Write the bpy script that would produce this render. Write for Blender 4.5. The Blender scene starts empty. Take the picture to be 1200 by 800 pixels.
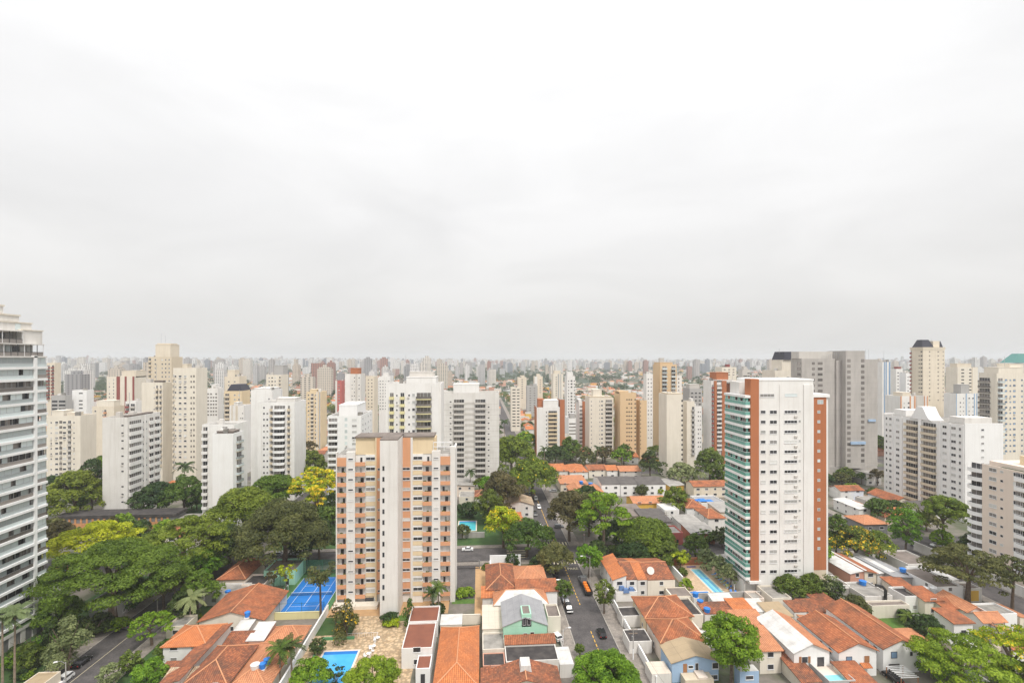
import bpy, math, random
import numpy as np
from mathutils import Vector
R = math.radians
SC = bpy.context.scene
COL = SC.collection

# ------------------------------------------------------------------ camera, world, sun, exposure
TH = R(3.8)                      # the street grid runs 3.8 degrees left of the view direction
CT, ST = math.cos(TH), math.sin(TH)
FP, HZ, CH = 567.0, 420.0, 72.0  # focal length and horizon in photo pixels, eye height in metres
cam = bpy.data.cameras.new('camera')
cam.sensor_width = 36; cam.lens = 36 * FP / 1200; cam.shift_y = 20 / 1200
cam.clip_start = 0.5; cam.clip_end = 30000
camo = bpy.data.objects.new('camera', cam); COL.objects.link(camo)
camo.location = (0, 0, CH); camo.rotation_euler = (R(90), 0, -TH)
SC.camera = camo

SUN_EL, SUN_AZ = R(56), R(158)   # azimuth from +Y clockwise: behind the camera, a little to the right
w = bpy.data.worlds.new('World'); SC.world = w; w.use_nodes = True
nt = w.node_tree; N = nt.nodes; L = nt.links
for n in list(N): N.remove(n)
out = N.new('ShaderNodeOutputWorld'); bg = N.new('ShaderNodeBackground')
sky = N.new('ShaderNodeTexSky'); sky.sky_type = 'NISHITA'; sky.sun_disc = False
sky.sun_elevation = SUN_EL; sky.sun_rotation = SUN_AZ; sky.dust_density = 4; sky.air_density = 1.5
tc = N.new('ShaderNodeTexCoord'); sep = N.new('ShaderNodeSeparateXYZ'); L.new(tc.outputs['Generated'], sep.inputs[0])
ramp = N.new('ShaderNodeValToRGB'); L.new(sep.outputs['Z'], ramp.inputs[0])
cr = ramp.color_ramp
cr.elements[0].position = 0.0; cr.elements[0].color = (6.05, 6.0, 5.85, 1)
cr.elements[1].position = 1.0; cr.elements[1].color = (16.0, 16.0, 16.2, 1)
for p, c in ((0.10, (6.65, 6.58, 6.48)), (0.26, (7.45, 7.4, 7.38)), (0.42, (8.15, 8.12, 8.12)), (0.6, (8.9, 8.9, 8.95))):
    e = cr.elements.new(p); e.color = (*c, 1)
mp = N.new('ShaderNodeMapping'); mp.inputs['Scale'].default_value = (1.0, 1.0, 3.2); mp.inputs['Rotation'].default_value = (0.0, 0.12, 0.4)
L.new(tc.outputs['Generated'], mp.inputs[0])
nz = N.new('ShaderNodeTexNoise'); nz.inputs['Scale'].default_value = 2.1; nz.inputs['Detail'].default_value = 5; nz.inputs['Roughness'].default_value = 0.5
nz.inputs['Distortion'].default_value = 0.5
L.new(mp.outputs[0], nz.inputs['Vector'])
nr = N.new('ShaderNodeMapRange'); L.new(nz.outputs[0], nr.inputs[0])
nr.inputs[1].default_value = 0.3; nr.inputs[2].default_value = 0.62; nr.inputs[3].default_value = 0.925; nr.inputs[4].default_value = 1.05
mul = N.new('ShaderNodeMix'); mul.data_type = 'RGBA'; mul.blend_type = 'MULTIPLY'; mul.inputs[0].default_value = 1
L.new(ramp.outputs[0], mul.inputs[6]); L.new(nr.outputs[0], mul.inputs[7])
mx = N.new('ShaderNodeMix'); mx.data_type = 'RGBA'; mx.inputs[0].default_value = 0.04
L.new(mul.outputs[2], mx.inputs[6]); L.new(sky.outputs[0], mx.inputs[7])
L.new(mx.outputs[2], bg.inputs['Color']); bg.inputs['Strength'].default_value = 0.1
L.new(bg.outputs[0], out.inputs['Surface'])

sl = bpy.data.lights.new('sun', 'SUN'); sl.energy = 2.0; sl.angle = R(12); sl.color = (1.0, 0.95, 0.88)
so = bpy.data.objects.new('sun', sl); COL.objects.link(so)
d = Vector((math.sin(SUN_AZ) * math.cos(SUN_EL), math.cos(SUN_AZ) * math.cos(SUN_EL), math.sin(SUN_EL)))
so.rotation_euler = d.to_track_quat('Z', 'Y').to_euler(); so.location = (0, -60, 300)
vs = SC.view_settings; vs.view_transform = 'Standard'; vs.look = 'None'; vs.exposure = 0.32; vs.gamma = 1; vs.use_curve_mapping = False
HAZE = 0.00015
SC.cycles.use_denoising = True
SC.cycles.max_bounces = 6; SC.cycles.diffuse_bounces = 3; SC.cycles.glossy_bounces = 2; SC.cycles.transmission_bounces = 3
SC.cycles.transparent_max_bounces = 6; SC.cycles.volume_bounces = 1
SC.cycles.caustics_reflective = False; SC.cycles.caustics_refractive = False

# ------------------------------------------------------------------ from the photo's geometry to the street grid
def PW(px, py, z=0.0):
    t = (CH - z) * FP / (py - HZ); u = (px - 600) / FP
    return t * (u * CT + ST), t * (CT - u * ST)
def TT(px, gy):
    return gy / (CT - (px - 600) / FP * ST)
def GX(px, gy):
    return TT(px, gy) * ((px - 600) / FP * CT + ST)
def ZP(px, py, gy):
    return CH - (py - HZ) * TT(px, gy) / FP
def GYP(px, gx):
    u = (px - 600) / FP; t = gx / (u * CT + ST)
    return t * (CT - u * ST)
def GYc(px, Y):
    return Y * (CT - (px - 600) / FP * ST)
def PIX(x, y, z):
    xc = x * CT - y * ST; yc = x * ST + y * CT
    return 600 + xc / yc * FP, HZ + (CH - z) / yc * FP, yc

# ------------------------------------------------------------------ materials
MATS = {}
def newmat(name):
    m = bpy.data.materials.new(name); m.use_nodes = True
    MATS[name] = m
    return m, m.node_tree.nodes, m.node_tree.links, m.node_tree.nodes['Principled BSDF']
def rgb(N, c):
    n = N.new('ShaderNodeRGB'); n.outputs[0].default_value = (*c, 1); return n.outputs[0]
def mixc(N, L, f, a, b, mode='MIX'):
    n = N.new('ShaderNodeMix'); n.data_type = 'RGBA'; n.blend_type = mode
    for i, v in ((0, f), (6, a), (7, b)):
        if hasattr(v, 'is_linked'): L.new(v, n.inputs[i])
        elif i: n.inputs[i].default_value = (*v, 1)
        else: n.inputs[i].default_value = v
    return n.outputs[2]
def math_(N, L, op, a, b=None, c=None):
    n = N.new('ShaderNodeMath'); n.operation = op
    for i, v in enumerate((a, b, c)):
        if v is None: continue
        if hasattr(v, 'is_linked'): L.new(v, n.inputs[i])
        else: n.inputs[i].default_value = v
    return n.outputs[0]
def noise(N, L, vec, scale, detail=3, rough=0.55, mscale=None):
    if mscale:
        m = N.new('ShaderNodeMapping'); m.inputs['Scale'].default_value = mscale; L.new(vec, m.inputs[0]); vec = m.outputs[0]
    n = N.new('ShaderNodeTexNoise'); n.inputs['Scale'].default_value = scale; n.inputs['Detail'].default_value = detail
    n.inputs['Roughness'].default_value = rough; L.new(vec, n.inputs['Vector']); return n.outputs[0]
def mrange(N, L, v, a, b, c=0.0, d=1.0):
    n = N.new('ShaderNodeMapRange'); L.new(v, n.inputs[0])
    for i, x in enumerate((a, b, c, d)): n.inputs[i + 1].default_value = x
    return n.outputs[0]
def uvout(N):
    n = N.new('ShaderNodeUVMap'); n.uv_map = 'UVMap'; return n.outputs[0]
def posout(N):
    return N.new('ShaderNodeNewGeometry').outputs['Position']
def bump(N, L, B, h, dist, strength=1.0):
    b = N.new('ShaderNodeBump'); b.inputs['Distance'].default_value = dist; b.inputs['Strength'].default_value = strength
    L.new(h, b.inputs['Height']); L.new(b.outputs[0], B.inputs['Normal'])

def plaster(name, c, stain=0.3, rough=0.85):
    m, N, L, B = newmat(name)
    p = posout(N)
    streak = mrange(N, L, noise(N, L, p, 1.0, 4, 0.6, (0.9, 0.9, 0.06)), 0.48, 0.75)
    blot = mrange(N, L, noise(N, L, p, 0.18, 5, 0.6), 0.42, 0.72)
    c2 = tuple(x * 0.72 * k for x, k in zip(c, (1.0, 0.97, 0.92)))
    col = mixc(N, L, math_(N, L, 'MULTIPLY', streak, stain), c, c2)
    col = mixc(N, L, math_(N, L, 'MULTIPLY', blot, stain * 0.6), col, c2)
    L.new(col, B.inputs['Base Color']); B.inputs['Roughness'].default_value = rough
    B.inputs['Specular IOR Level'].default_value = 0.25
    return m
def flat(name, c, rough=0.7, spec=0.3, metal=0.0):
    m, N, L, B = newmat(name)
    B.inputs['Base Color'].default_value = (*c, 1); B.inputs['Roughness'].default_value = rough
    B.inputs['Specular IOR Level'].default_value = spec; B.inputs['Metallic'].default_value = metal
    return m
def tiles(name, c, c2, dirt=0.5, dark=(0.12, 0.07, 0.05)):
    """clay tiles: courses along the eaves, rolls down the slope, each tile its own tone, lichen patches"""
    m, N, L, B = newmat(name)
    uv = uvout(N); s = N.new('ShaderNodeSeparateXYZ'); L.new(uv, s.inputs[0])
    iu = math_(N, L, 'FLOOR', math_(N, L, 'DIVIDE', s.outputs[0], 0.44))
    iv = math_(N, L, 'FLOOR', math_(N, L, 'DIVIDE', s.outputs[1], 0.42))
    cmb = N.new('ShaderNodeCombineXYZ'); L.new(iu, cmb.inputs[0]); L.new(iv, cmb.inputs[1])
    wn = N.new('ShaderNodeTexWhiteNoise'); wn.noise_dimensions = '2D'; L.new(cmb.outputs[0], wn.inputs[0])
    p = posout(N)
    patch = mrange(N, L, noise(N, L, p, 0.32, 5, 0.65), 0.40, 0.68)
    col = mixc(N, L, wn.outputs['Value'], c, c2)
    col = mixc(N, L, math_(N, L, 'MULTIPLY', patch, dirt), col, dark)
    fine = mrange(N, L, noise(N, L, p, 1.6, 3, 0.6), 0.5, 0.75)
    col = mixc(N, L, math_(N, L, 'MULTIPLY', fine, dirt * 0.6), col, tuple(x * 0.55 for x in c2))
    roll = math_(N, L, 'PINGPONG', s.outputs[0], 0.22)
    groove = mrange(N, L, roll, 0.0, 0.12, 0.52, 1.0)
    course = mrange(N, L, math_(N, L, 'FRACT', math_(N, L, 'DIVIDE', s.outputs[1], 0.42)), 0.0, 0.22, 0.72, 1.0)
    g = math_(N, L, 'MULTIPLY', groove, course)
    col = mixc(N, L, 1.0, col, g, 'MULTIPLY')
    L.new(col, B.inputs['Base Color']); B.inputs['Roughness'].default_value = 0.85; B.inputs['Specular IOR Level'].default_value = 0.2
    bump(N, L, B, math_(N, L, 'MULTIPLY', roll, course), 0.35, 0.8)
    return m
def sheet(name, c, c2, pitch=0.18, dirt=0.5, seam=1.1):
    """corrugated or fibre-cement sheet with overlapping seams and grime"""
    m, N, L, B = newmat(name)
    uv = uvout(N); s = N.new('ShaderNodeSeparateXYZ'); L.new(uv, s.inputs[0])
    p = posout(N)
    patch = mrange(N, L, noise(N, L, p, 0.4, 5, 0.65), 0.38, 0.7)
    col = mixc(N, L, math_(N, L, 'MULTIPLY', patch, dirt), c, c2)
    wave = math_(N, L, 'PINGPONG', s.outputs[0], pitch)
    sm = mrange(N, L, math_(N, L, 'FRACT', math_(N, L, 'DIVIDE', s.outputs[1], seam * 1.6)), 0.0, 0.06, 0.7, 1.0)
    sm2 = mrange(N, L, math_(N, L, 'FRACT', math_(N, L, 'DIVIDE', s.outputs[0], seam)), 0.0, 0.08, 0.8, 1.0)
    col = mixc(N, L, 1.0, col, math_(N, L, 'MULTIPLY', sm, sm2), 'MULTIPLY')
    L.new(col, B.inputs['Base Color']); B.inputs['Roughness'].default_value = 0.75
    bump(N, L, B, wave, 0.2, 0.6)
    return m
def mottled(name, c, c2, scale=0.5, lo=0.4, hi=0.65, rough=0.9, fine=None, spec=0.25):
    m, N, L, B = newmat(name)
    p = posout(N)
    col = mixc(N, L, mrange(N, L, noise(N, L, p, scale, 5, 0.62), lo, hi), c, c2)
    if fine:
        col = mixc(N, L, mrange(N, L, noise(N, L, p, fine, 2, 0.6), 0.42, 0.62, 0, 0.35), col, tuple(x * 0.5 for x in c2))
    L.new(col, B.inputs['Base Color']); B.inputs['Roughness'].default_value = rough; B.inputs['Specular IOR Level'].default_value = spec
    return m
def glass(name, c, rough=0.12, spec=0.5):
    m, N, L, B = newmat(name)
    oi = N.new('ShaderNodeObjectInfo')
    col = mixc(N, L, oi.outputs['Random'], tuple(x * 0.6 for x in c), tuple(min(1, x * 1.5) for x in c))
    L.new(col, B.inputs['Base Color']); B.inputs['Roughness'].default_value = rough; B.inputs['Specular IOR Level'].default_value = spec
    return m
def paving(name, c, c2, size=0.9, joint=0.6):
    m, N, L, B = newmat(name)
    p = posout(N)
    v = N.new('ShaderNodeTexVoronoi'); v.inputs['Scale'].default_value = 1 / size; L.new(p, v.inputs['Vector'])
    s = N.new('ShaderNodeSeparateColor'); L.new(v.outputs['Color'], s.inputs[0])
    col = mixc(N, L, s.outputs[0], c, c2)
    e = mrange(N, L, v.outputs['Distance'], 0.38, 0.6, 1.0, joint)
    col = mixc(N, L, 1.0, col, e, 'MULTIPLY')
    col = mixc(N, L, mrange(N, L, noise(N, L, p, 0.25, 4), 0.42, 0.7, 0, 0.5), col, tuple(x * 0.6 for x in c))
    L.new(col, B.inputs['Base Color']); B.inputs['Roughness'].default_value = 0.9
    return m
def foliage(name, dark, mid, light, trans=0.36):
    m, N, L, B = newmat(name)
    a = N.new('ShaderNodeAttribute'); a.attribute_name = 'tint'
    r = N.new('ShaderNodeValToRGB'); L.new(a.outputs['Fac'], r.inputs[0])
    r.color_ramp.elements[0].color = (*dark, 1); r.color_ramp.elements[1].color = (*light, 1)
    e = r.color_ramp.elements.new(0.5); e.color = (*mid, 1)
    oi = N.new('ShaderNodeObjectInfo')
    hs = N.new('ShaderNodeHueSaturation'); L.new(r.outputs[0], hs.inputs['Color'])
    L.new(mrange(N, L, oi.outputs['Random'], 0, 1, 0.478, 0.52), hs.inputs['Hue'])
    L.new(mrange(N, L, oi.outputs['Random'], 0, 1, 1.1, 0.85), hs.inputs['Value'])
    L.new(hs.outputs[0], B.inputs['Base Color']); B.inputs['Roughness'].default_value = 0.55; B.inputs['Specular IOR Level'].default_value = 0.25
    t = N.new('ShaderNodeBsdfTranslucent'); L.new(hs.outputs[0], t.inputs['Color'])
    ms = N.new('ShaderNodeMixShader'); ms.inputs[0].default_value = trans
    L.new(B.outputs[0], ms.inputs[1]); L.new(t.outputs[0], ms.inputs[2])
    L.new(ms.outputs[0], N['Material Output'].inputs['Surface'])
    return m

# painted walls
WHITE = plaster('white_wall', (0.80, 0.785, 0.76), 0.4)
WHITE2 = plaster('offwhite_wall', (0.73, 0.705, 0.67), 0.5)
BRWHITE = plaster('bright_white_wall', (0.84, 0.835, 0.825), 0.25)
CREAM = plaster('cream_wall', (0.74, 0.66, 0.54), 0.4)
CREAM2 = plaster('pale_cream_wall', (0.77, 0.71, 0.61), 0.4)
BEIGE = plaster('beige_wall', (0.66, 0.57, 0.44), 0.3)
TAN = plaster('tan_wall', (0.70, 0.51, 0.31), 0.2)
YSAND = plaster('sand_wall', (0.74, 0.60, 0.40), 0.25)
PINKB = plaster('pinkish_wall', (0.76, 0.65, 0.56), 0.2)
GREIGE = plaster('greige_wall', (0.58, 0.55, 0.51), 0.35)
GREYW = plaster('grey_wall', (0.45, 0.44, 0.43), 0.4)
DGREY = plaster('dark_grey_wall', (0.2, 0.2, 0.2), 0.4)
ORNG = plaster('orange_wall', (0.67, 0.345, 0.195), 0.3)
RUST = plaster('rust_wall', (0.45, 0.17, 0.08), 0.45)
MAROON = plaster('maroon_wall', (0.28, 0.08, 0.07), 0.3)
REDW = plaster('red_wall', (0.5, 0.14, 0.12), 0.3)
LEMON = plaster('lemon_wall', (0.72, 0.66, 0.36), 0.3)
OCHRE = plaster('ochre_wall', (0.74, 0.46, 0.09), 0.3)
MINT = plaster('mint_wall', (0.40, 0.68, 0.52), 0.3)
SKYB = plaster('blue_wall', (0.36, 0.50, 0.68), 0.3)
SALMON = plaster('salmon_wall', (0.62, 0.33, 0.24), 0.3)
CONC = plaster('concrete', (0.42, 0.40, 0.38), 0.6)
GREEN_F = plaster('green_court_paint', (0.10, 0.27, 0.13), 0.2)
BRICKR = plaster('brick_red', (0.42, 0.17, 0.1), 0.4)
# roofs
T_ORG = tiles('orange_tiles', (0.70, 0.255, 0.10), (0.58, 0.19, 0.07), 0.5, (0.30, 0.13, 0.08))
T_RST = tiles('rust_tiles', (0.56, 0.205, 0.095), (0.40, 0.135, 0.065), 0.78, (0.15, 0.085, 0.06))
T_OLD = tiles('old_tiles', (0.52, 0.19, 0.09), (0.27, 0.10, 0.06), 0.85, (0.13, 0.085, 0.065))
T_BRN = tiles('brown_tiles', (0.29, 0.12, 0.075), (0.19, 0.085, 0.06), 0.6)
T_PAL = tiles('pale_tiles', (0.60, 0.47, 0.33), (0.46, 0.33, 0.22), 0.6, (0.2, 0.15, 0.1))
T_SAL = tiles('salmon_tiles', (0.69, 0.315, 0.165), (0.58, 0.24, 0.12), 0.42, (0.30, 0.15, 0.1))
R_FC = sheet('fibre_cement', (0.40, 0.38, 0.35), (0.21, 0.195, 0.18), 0.18, 0.8)
R_DK = sheet('dark_sheet', (0.085, 0.075, 0.07), (0.15, 0.135, 0.125), 0.18, 0.7)
R_WH = sheet('white_sheet', (0.68, 0.67, 0.65), (0.42, 0.4, 0.37), 0.15, 0.75)
R_GR = sheet('grey_sheet', (0.33, 0.33, 0.34), (0.22, 0.22, 0.23), 0.15, 0.6)
R_TAN = sheet('tan_sheet', (0.42, 0.32, 0.2), (0.30, 0.23, 0.15), 0.15, 0.5, 2.2)
R_BRN = mottled('brown_felt', (0.27, 0.105, 0.065), (0.2, 0.08, 0.055), 0.3, 0.3, 0.7)
R_FLT = mottled('flat_roof_grey', (0.36, 0.34, 0.31), (0.2, 0.19, 0.175), 0.35, 0.38, 0.66)
R_FBR = mottled('flat_roof_brown', (0.24, 0.20, 0.175), (0.16, 0.135, 0.12), 0.3, 0.38, 0.66)
R_BLK = mottled('black_felt', (0.05, 0.045, 0.045), (0.09, 0.08, 0.075), 0.5)
SLATE = flat('dark_mansard', (0.035, 0.035, 0.05), 0.5)
TEAL = flat('teal_copper', (0.11, 0.26, 0.24), 0.6)
CAP = plaster('ridge_mortar', (0.62, 0.30, 0.16), 0.4)
# glass, metal, paint
G_DARK = glass('window_glass', (0.045, 0.045, 0.05))
G_MID = glass('curtained_glass', (0.22, 0.21, 0.2), 0.2)
G_PALE = glass('blind_glass', (0.5, 0.5, 0.48), 0.3)
G_GREEN = glass('green_glass', (0.115, 0.275, 0.235), 0.1)
G_TEAL = glass('green_dark_glass', (0.05, 0.15, 0.13), 0.1)
G_PBLUE = glass('pale_glass', (0.47, 0.52, 0.52), 0.12)
G_LOB = glass('shaded_glass', (0.20, 0.18, 0.165), 0.18)
G_BLUE = glass('blue_glass', (0.18, 0.28, 0.42), 0.15)
FRAME = flat('white_frame', (0.72, 0.72, 0.72), 0.5)
DFRAME = flat('dark_frame', (0.06, 0.06, 0.06), 0.5)
METAL = flat('galvanised', (0.45, 0.45, 0.46), 0.4, 0.5, 0.6)
WPAINT = flat('white_paint', (0.8, 0.8, 0.8), 0.6)
BLKM = flat('black_metal', (0.03, 0.03, 0.03), 0.5)
GRNM = flat('green_metal', (0.03, 0.11, 0.06), 0.5)
BLUEP = flat('blue_plastic', (0.03, 0.20, 0.62), 0.4)
WOOD = flat('wood', (0.35, 0.17, 0.08), 0.7)
WOODL = mottled('orange_timber', (0.62, 0.32, 0.15), (0.48, 0.22, 0.1), 0.9)
POLEC = mottled('pole_concrete', (0.42, 0.4, 0.37), (0.3, 0.28, 0.26), 1.5)
ORP = flat('orange_plastic', (0.8, 0.22, 0.03), 0.5)
YEL = flat('yellow_paint', (0.72, 0.42, 0.05), 0.8)
YELW = flat('pale_yellow_paint', (0.62, 0.55, 0.38), 0.8)
BARK = mottled('bark', (0.17, 0.125, 0.09), (0.09, 0.065, 0.05), 2.0)
BARKP = mottled('palm_bark', (0.30, 0.235, 0.18), (0.2, 0.15, 0.11), 2.0)
# ground
ASPH = mottled('asphalt', (0.13, 0.118, 0.115), (0.078, 0.072, 0.072), 0.28, 0.38, 0.66, 0.95, 2.2)
SIDE = mottled('pavement_concrete', (0.34, 0.30, 0.26), (0.22, 0.195, 0.175), 0.5, 0.35, 0.68, 0.95, 2.5)
KERB = mottled('kerb_stone', (0.45, 0.42, 0.37), (0.3, 0.28, 0.25), 1.0)
STONE = paving('stone_paving', (0.56, 0.40, 0.24), (0.68, 0.52, 0.34), 0.75)
DECK = paving('deck_paving', (0.60, 0.43, 0.28), (0.66, 0.49, 0.33), 0.5, 0.85)
SANDY = mottled('sandy_paving', (0.52, 0.33, 0.17), (0.45, 0.28, 0.15), 0.6)
GRASS = mottled('lawn', (0.075, 0.17, 0.03), (0.12, 0.19, 0.045), 0.6, 0.35, 0.65, 0.95, 3.0)
GRASSD = mottled('dark_lawn', (0.04, 0.095, 0.03), (0.07, 0.12, 0.035), 0.6, 0.35, 0.65, 0.95, 3.0)
CBLUE = mottled('court_blue', (0.02, 0.17, 0.52), (0.025, 0.2, 0.58), 0.3, 0.3, 0.7, 0.7)
CGREEN = mottled('court_green', (0.08, 0.19, 0.07), (0.1, 0.22, 0.08), 0.4, 0.3, 0.7, 0.8)
def water(name, c, c2):
    m, N, L, B = newmat(name)
    p = posout(N)
    L.new(mixc(N, L, mrange(N, L, noise(N, L, p, 0.5, 3), 0.35, 0.65), c, c2), B.inputs['Base Color'])
    B.inputs['Roughness'].default_value = 0.08; B.inputs['Specular IOR Level'].default_value = 0.35
    bump(N, L, B, noise(N, L, p, 2.2, 3), 0.03, 0.4)
    return m
W_BLUE = water('pool_water_blue', (0.07, 0.40, 0.80), (0.09, 0.45, 0.84))
W_CYAN = water('pool_water_cyan', (0.24, 0.62, 0.70), (0.28, 0.66, 0.73))
W_AQUA = water('pool_water_aqua', (0.09, 0.52, 0.60), (0.12, 0.56, 0.63))
# foliage
F_BRI = foliage('leaves_bright', (0.070, 0.146, 0.009), (0.187, 0.319, 0.018), (0.316, 0.470, 0.037))
F_FRE = foliage('leaves_fresh', (0.058, 0.103, 0.011), (0.154, 0.224, 0.020), (0.252, 0.336, 0.040))
F_MID = foliage('leaves_mid', (0.042, 0.083, 0.013), (0.111, 0.171, 0.022), (0.193, 0.269, 0.040))
F_DRK = foliage('leaves_dark', (0.023, 0.048, 0.014), (0.058, 0.099, 0.024), (0.108, 0.162, 0.040))
F_OLV = foliage('leaves_olive', (0.049, 0.063, 0.018), (0.117, 0.132, 0.037), (0.205, 0.213, 0.064))
F_LIM = foliage('leaves_lime', (0.152, 0.224, 0.007), (0.351, 0.448, 0.013), (0.538, 0.605, 0.028))
F_PAL = foliage('leaves_pale', (0.099, 0.140, 0.055), (0.211, 0.263, 0.105), (0.328, 0.381, 0.171))
F_YEL = foliage('blossom_yellow', (0.468, 0.336, 0.009), (0.725, 0.526, 0.013), (0.750, 0.650, 0.033), 0.15)
F_BRO = foliage('leaves_bronze', (0.058, 0.054, 0.020), (0.123, 0.110, 0.040), (0.205, 0.174, 0.066))

# ------------------------------------------------------------------ mesh builder
class MB:
    def __init__(s): s.v = []; s.f = []; s.m = []; s.ms = []
    def mi(s, m):
        if m not in s.ms: s.ms.append(m)
        return s.ms.index(m)
    def poly(s, pts, m):
        b = len(s.v); s.v += [tuple(p) for p in pts]; s.f.append(tuple(range(b, b + len(pts)))); s.m.append(s.mi(m))
    def box(s, x0, x1, y0, y1, z0, z1, m, top=None):
        b = len(s.v)
        s.v += [(x0, y0, z0), (x1, y0, z0), (x1, y1, z0), (x0, y1, z0), (x0, y0, z1), (x1, y0, z1), (x1, y1, z1), (x0, y1, z1)]
        i = s.mi(m); t = s.mi(top) if top else i
        for q, k in (((3, 2, 1, 0), i), ((4, 5, 6, 7), t), ((0, 1, 5, 4), i), ((1, 2, 6, 5), i), ((2, 3, 7, 6), i), ((3, 0, 4, 7), i)):
            s.f.append(tuple(b + a for a in q)); s.m.append(k)
        return s
    def frus(s, x0, x1, y0, y1, z0, z1, dx, dy, m):
        """box whose top is inset by dx, dy"""
        b = len(s.v)
        s.v += [(x0, y0, z0), (x1, y0, z0), (x1, y1, z0), (x0, y1, z0), (x0 + dx, y0 + dy, z1), (x1 - dx, y0 + dy, z1), (x1 - dx, y1 - dy, z1), (x0 + dx, y1 - dy, z1)]
        i = s.mi(m)
        for q in ((3, 2, 1, 0), (4, 5, 6, 7), (0, 1, 5, 4), (1, 2, 6, 5), (2, 3, 7, 6), (3, 0, 4, 7)):
            s.f.append(tuple(b + a for a in q)); s.m.append(i)
        return s
    def cyl(s, cx, cy, z0, z1, r0, r1, m, n=12):
        b = len(s.v); i = s.mi(m)
        for z, r in ((z0, r0), (z1, r1)):
            s.v += [(cx + r * math.cos(2 * math.pi * k / n), cy + r * math.sin(2 * math.pi * k / n), z) for k in range(n)]
        for k in range(n):
            j = (k + 1) % n; s.f.append((b + k, b + j, b + n + j, b + n + k)); s.m.append(i)
        s.f.append(tuple(b + n + k for k in range(n))); s.m.append(i)
        s.f.append(tuple(b + n - 1 - k for k in range(n))); s.m.append(i)
        return s
    def tube(s, pts, rad, m, n=6):
        """a tapered tube through points; rad a number or one radius per point"""
        if not hasattr(rad, '__len__'): rad = [rad] * len(pts)
        i = s.mi(m); b = len(s.v)
        pts = [Vector(p) for p in pts]
        for k, p in enumerate(pts):
            dr = (pts[min(k + 1, len(pts) - 1)] - pts[max(k - 1, 0)]).normalized()
            a = dr.cross(Vector((0, 0, 1)) if abs(dr.z) < 0.9 else Vector((1, 0, 0))).normalized(); c = dr.cross(a)
            for q in range(n):
                w_ = 2 * math.pi * q / n
                s.v.append(tuple(p + (a * math.cos(w_) + c * math.sin(w_)) * rad[k]))
        for k in range(len(pts) - 1):
            for q in range(n):
                j = (q + 1) % n
                s.f.append((b + k * n + q, b + k * n + j, b + (k + 1) * n + j, b + (k + 1) * n + q)); s.m.append(i)
        s.f.append(tuple(b + q for q in range(n))); s.m.append(i)
        e = b + (len(pts) - 1) * n
        s.f.append(tuple(e + n - 1 - q for q in range(n))); s.m.append(i)
        return s
    def solid(s, polys, th, m):
        """a roof sheet of thickness th from connected top polygons"""
        from collections import Counter
        key = lambda p: (round(p[0], 4), round(p[1], 4), round(p[2], 4))
        cnt = Counter(); 
        for P in polys:
            for a, c in zip(P, P[1:] + P[:1]): cnt[frozenset((key(a), key(c)))] += 1
        dn = lambda p: (p[0], p[1], p[2] - th)
        for P in polys:
            s.poly(P, m); s.poly([dn(p) for p in reversed(P)], m)
            for a, c in zip(P, P[1:] + P[:1]):
                if cnt[frozenset((key(a), key(c)))] == 1: s.poly([a, dn(a), dn(c), c], m)
        return s
    def mesh(s, name):
        me = bpy.data.meshes.new(name); me.from_pydata(s.v, [], s.f)
        for m in s.ms: me.materials.append(m)
        me.polygons.foreach_set('material_index', s.m)
        uv = me.uv_layers.new(name='UVMap'); data = np.zeros(len(me.loops) * 2, 'f'); k = 0
        for f in s.f:
            P = [s.v[i] for i in f]; nx = ny = nz_ = 0.0
            for a, c in zip(P, P[1:] + P[:1]):
                nx += (a[1] - c[1]) * (a[2] + c[2]); ny += (a[2] - c[2]) * (a[0] + c[0]); nz_ += (a[0] - c[0]) * (a[1] + c[1])
            h = math.hypot(nx, ny); l = math.hypot(h, nz_) or 1
            if h < 1e-6 * l: ax, ay, fx, fy, fz = 1, 0, 0, 1, 0
            else:
                ax, ay = -ny / h, nx / h
                if abs(nz_) / l < 0.05: fx, fy, fz = 0, 0, 1
                else:
                    c_ = nz_ / l; fx, fy, fz = -nx / h * c_, -ny / h * c_, h / l
                    if fz < 0: fx, fy, fz = -fx, -fy, -fz
            for p in P:
                data[k] = p[0] * ax + p[1] * ay; data[k + 1] = p[0] * fx + p[1] * fy + p[2] * fz; k += 2
        uv.data.foreach_set('uv', data)
        me.update(); return me
    def build(s, name, parent=None, loc=(0, 0, 0), rz=0.0):
        return link(name, s.mesh(name), parent, loc, rz)
def link(name, me, parent=None, loc=(0, 0, 0), rz=0.0):
    o = bpy.data.objects.new(name, me); COL.objects.link(o)
    o.parent = parent; o.location = loc; o.rotation_euler = (0, 0, rz)
    return o
def tag(o, label, cat, group=None, kind=None):
    o['label'] = label; o['category'] = cat
    if group: o['group'] = group
    if kind: o['kind'] = kind
    return o
def thing(name, label, cat, loc=(0, 0, 0), rz=0.0, group=None):
    o = bpy.data.objects.new(name, None); COL.objects.link(o); o.empty_display_size = 0.5
    o.location = loc; o.rotation_euler = (0, 0, rz)
    return tag(o, label, cat, group)
def struct(name, mb):
    o = mb.build(name); o['kind'] = 'structure'; return o
def dup(root, loc, rz, label, group=None, swap=None):
    """copy a thing with its parts and sub-parts; swap maps old part meshes to new ones"""
    def cp(o, parent):
        c = o.copy(); COL.objects.link(c)
        if parent: c.parent = parent
        if swap and o.data in swap: c.data = swap[o.data]
        for ch in o.children: cp(ch, c)
        return c
    r = cp(root, None); r.location = loc; r.rotation_euler = (0, 0, rz); r['label'] = label
    if group: r['group'] = group
    return r
FOOT = []                        # footprints (x0, x1, y0, y1, height) that the fillers must keep clear of
def foot(x0, x1, y0, y1, h=6): FOOT.append((min(x0, x1), max(x0, x1), min(y0, y1), max(y0, y1), h))
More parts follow.
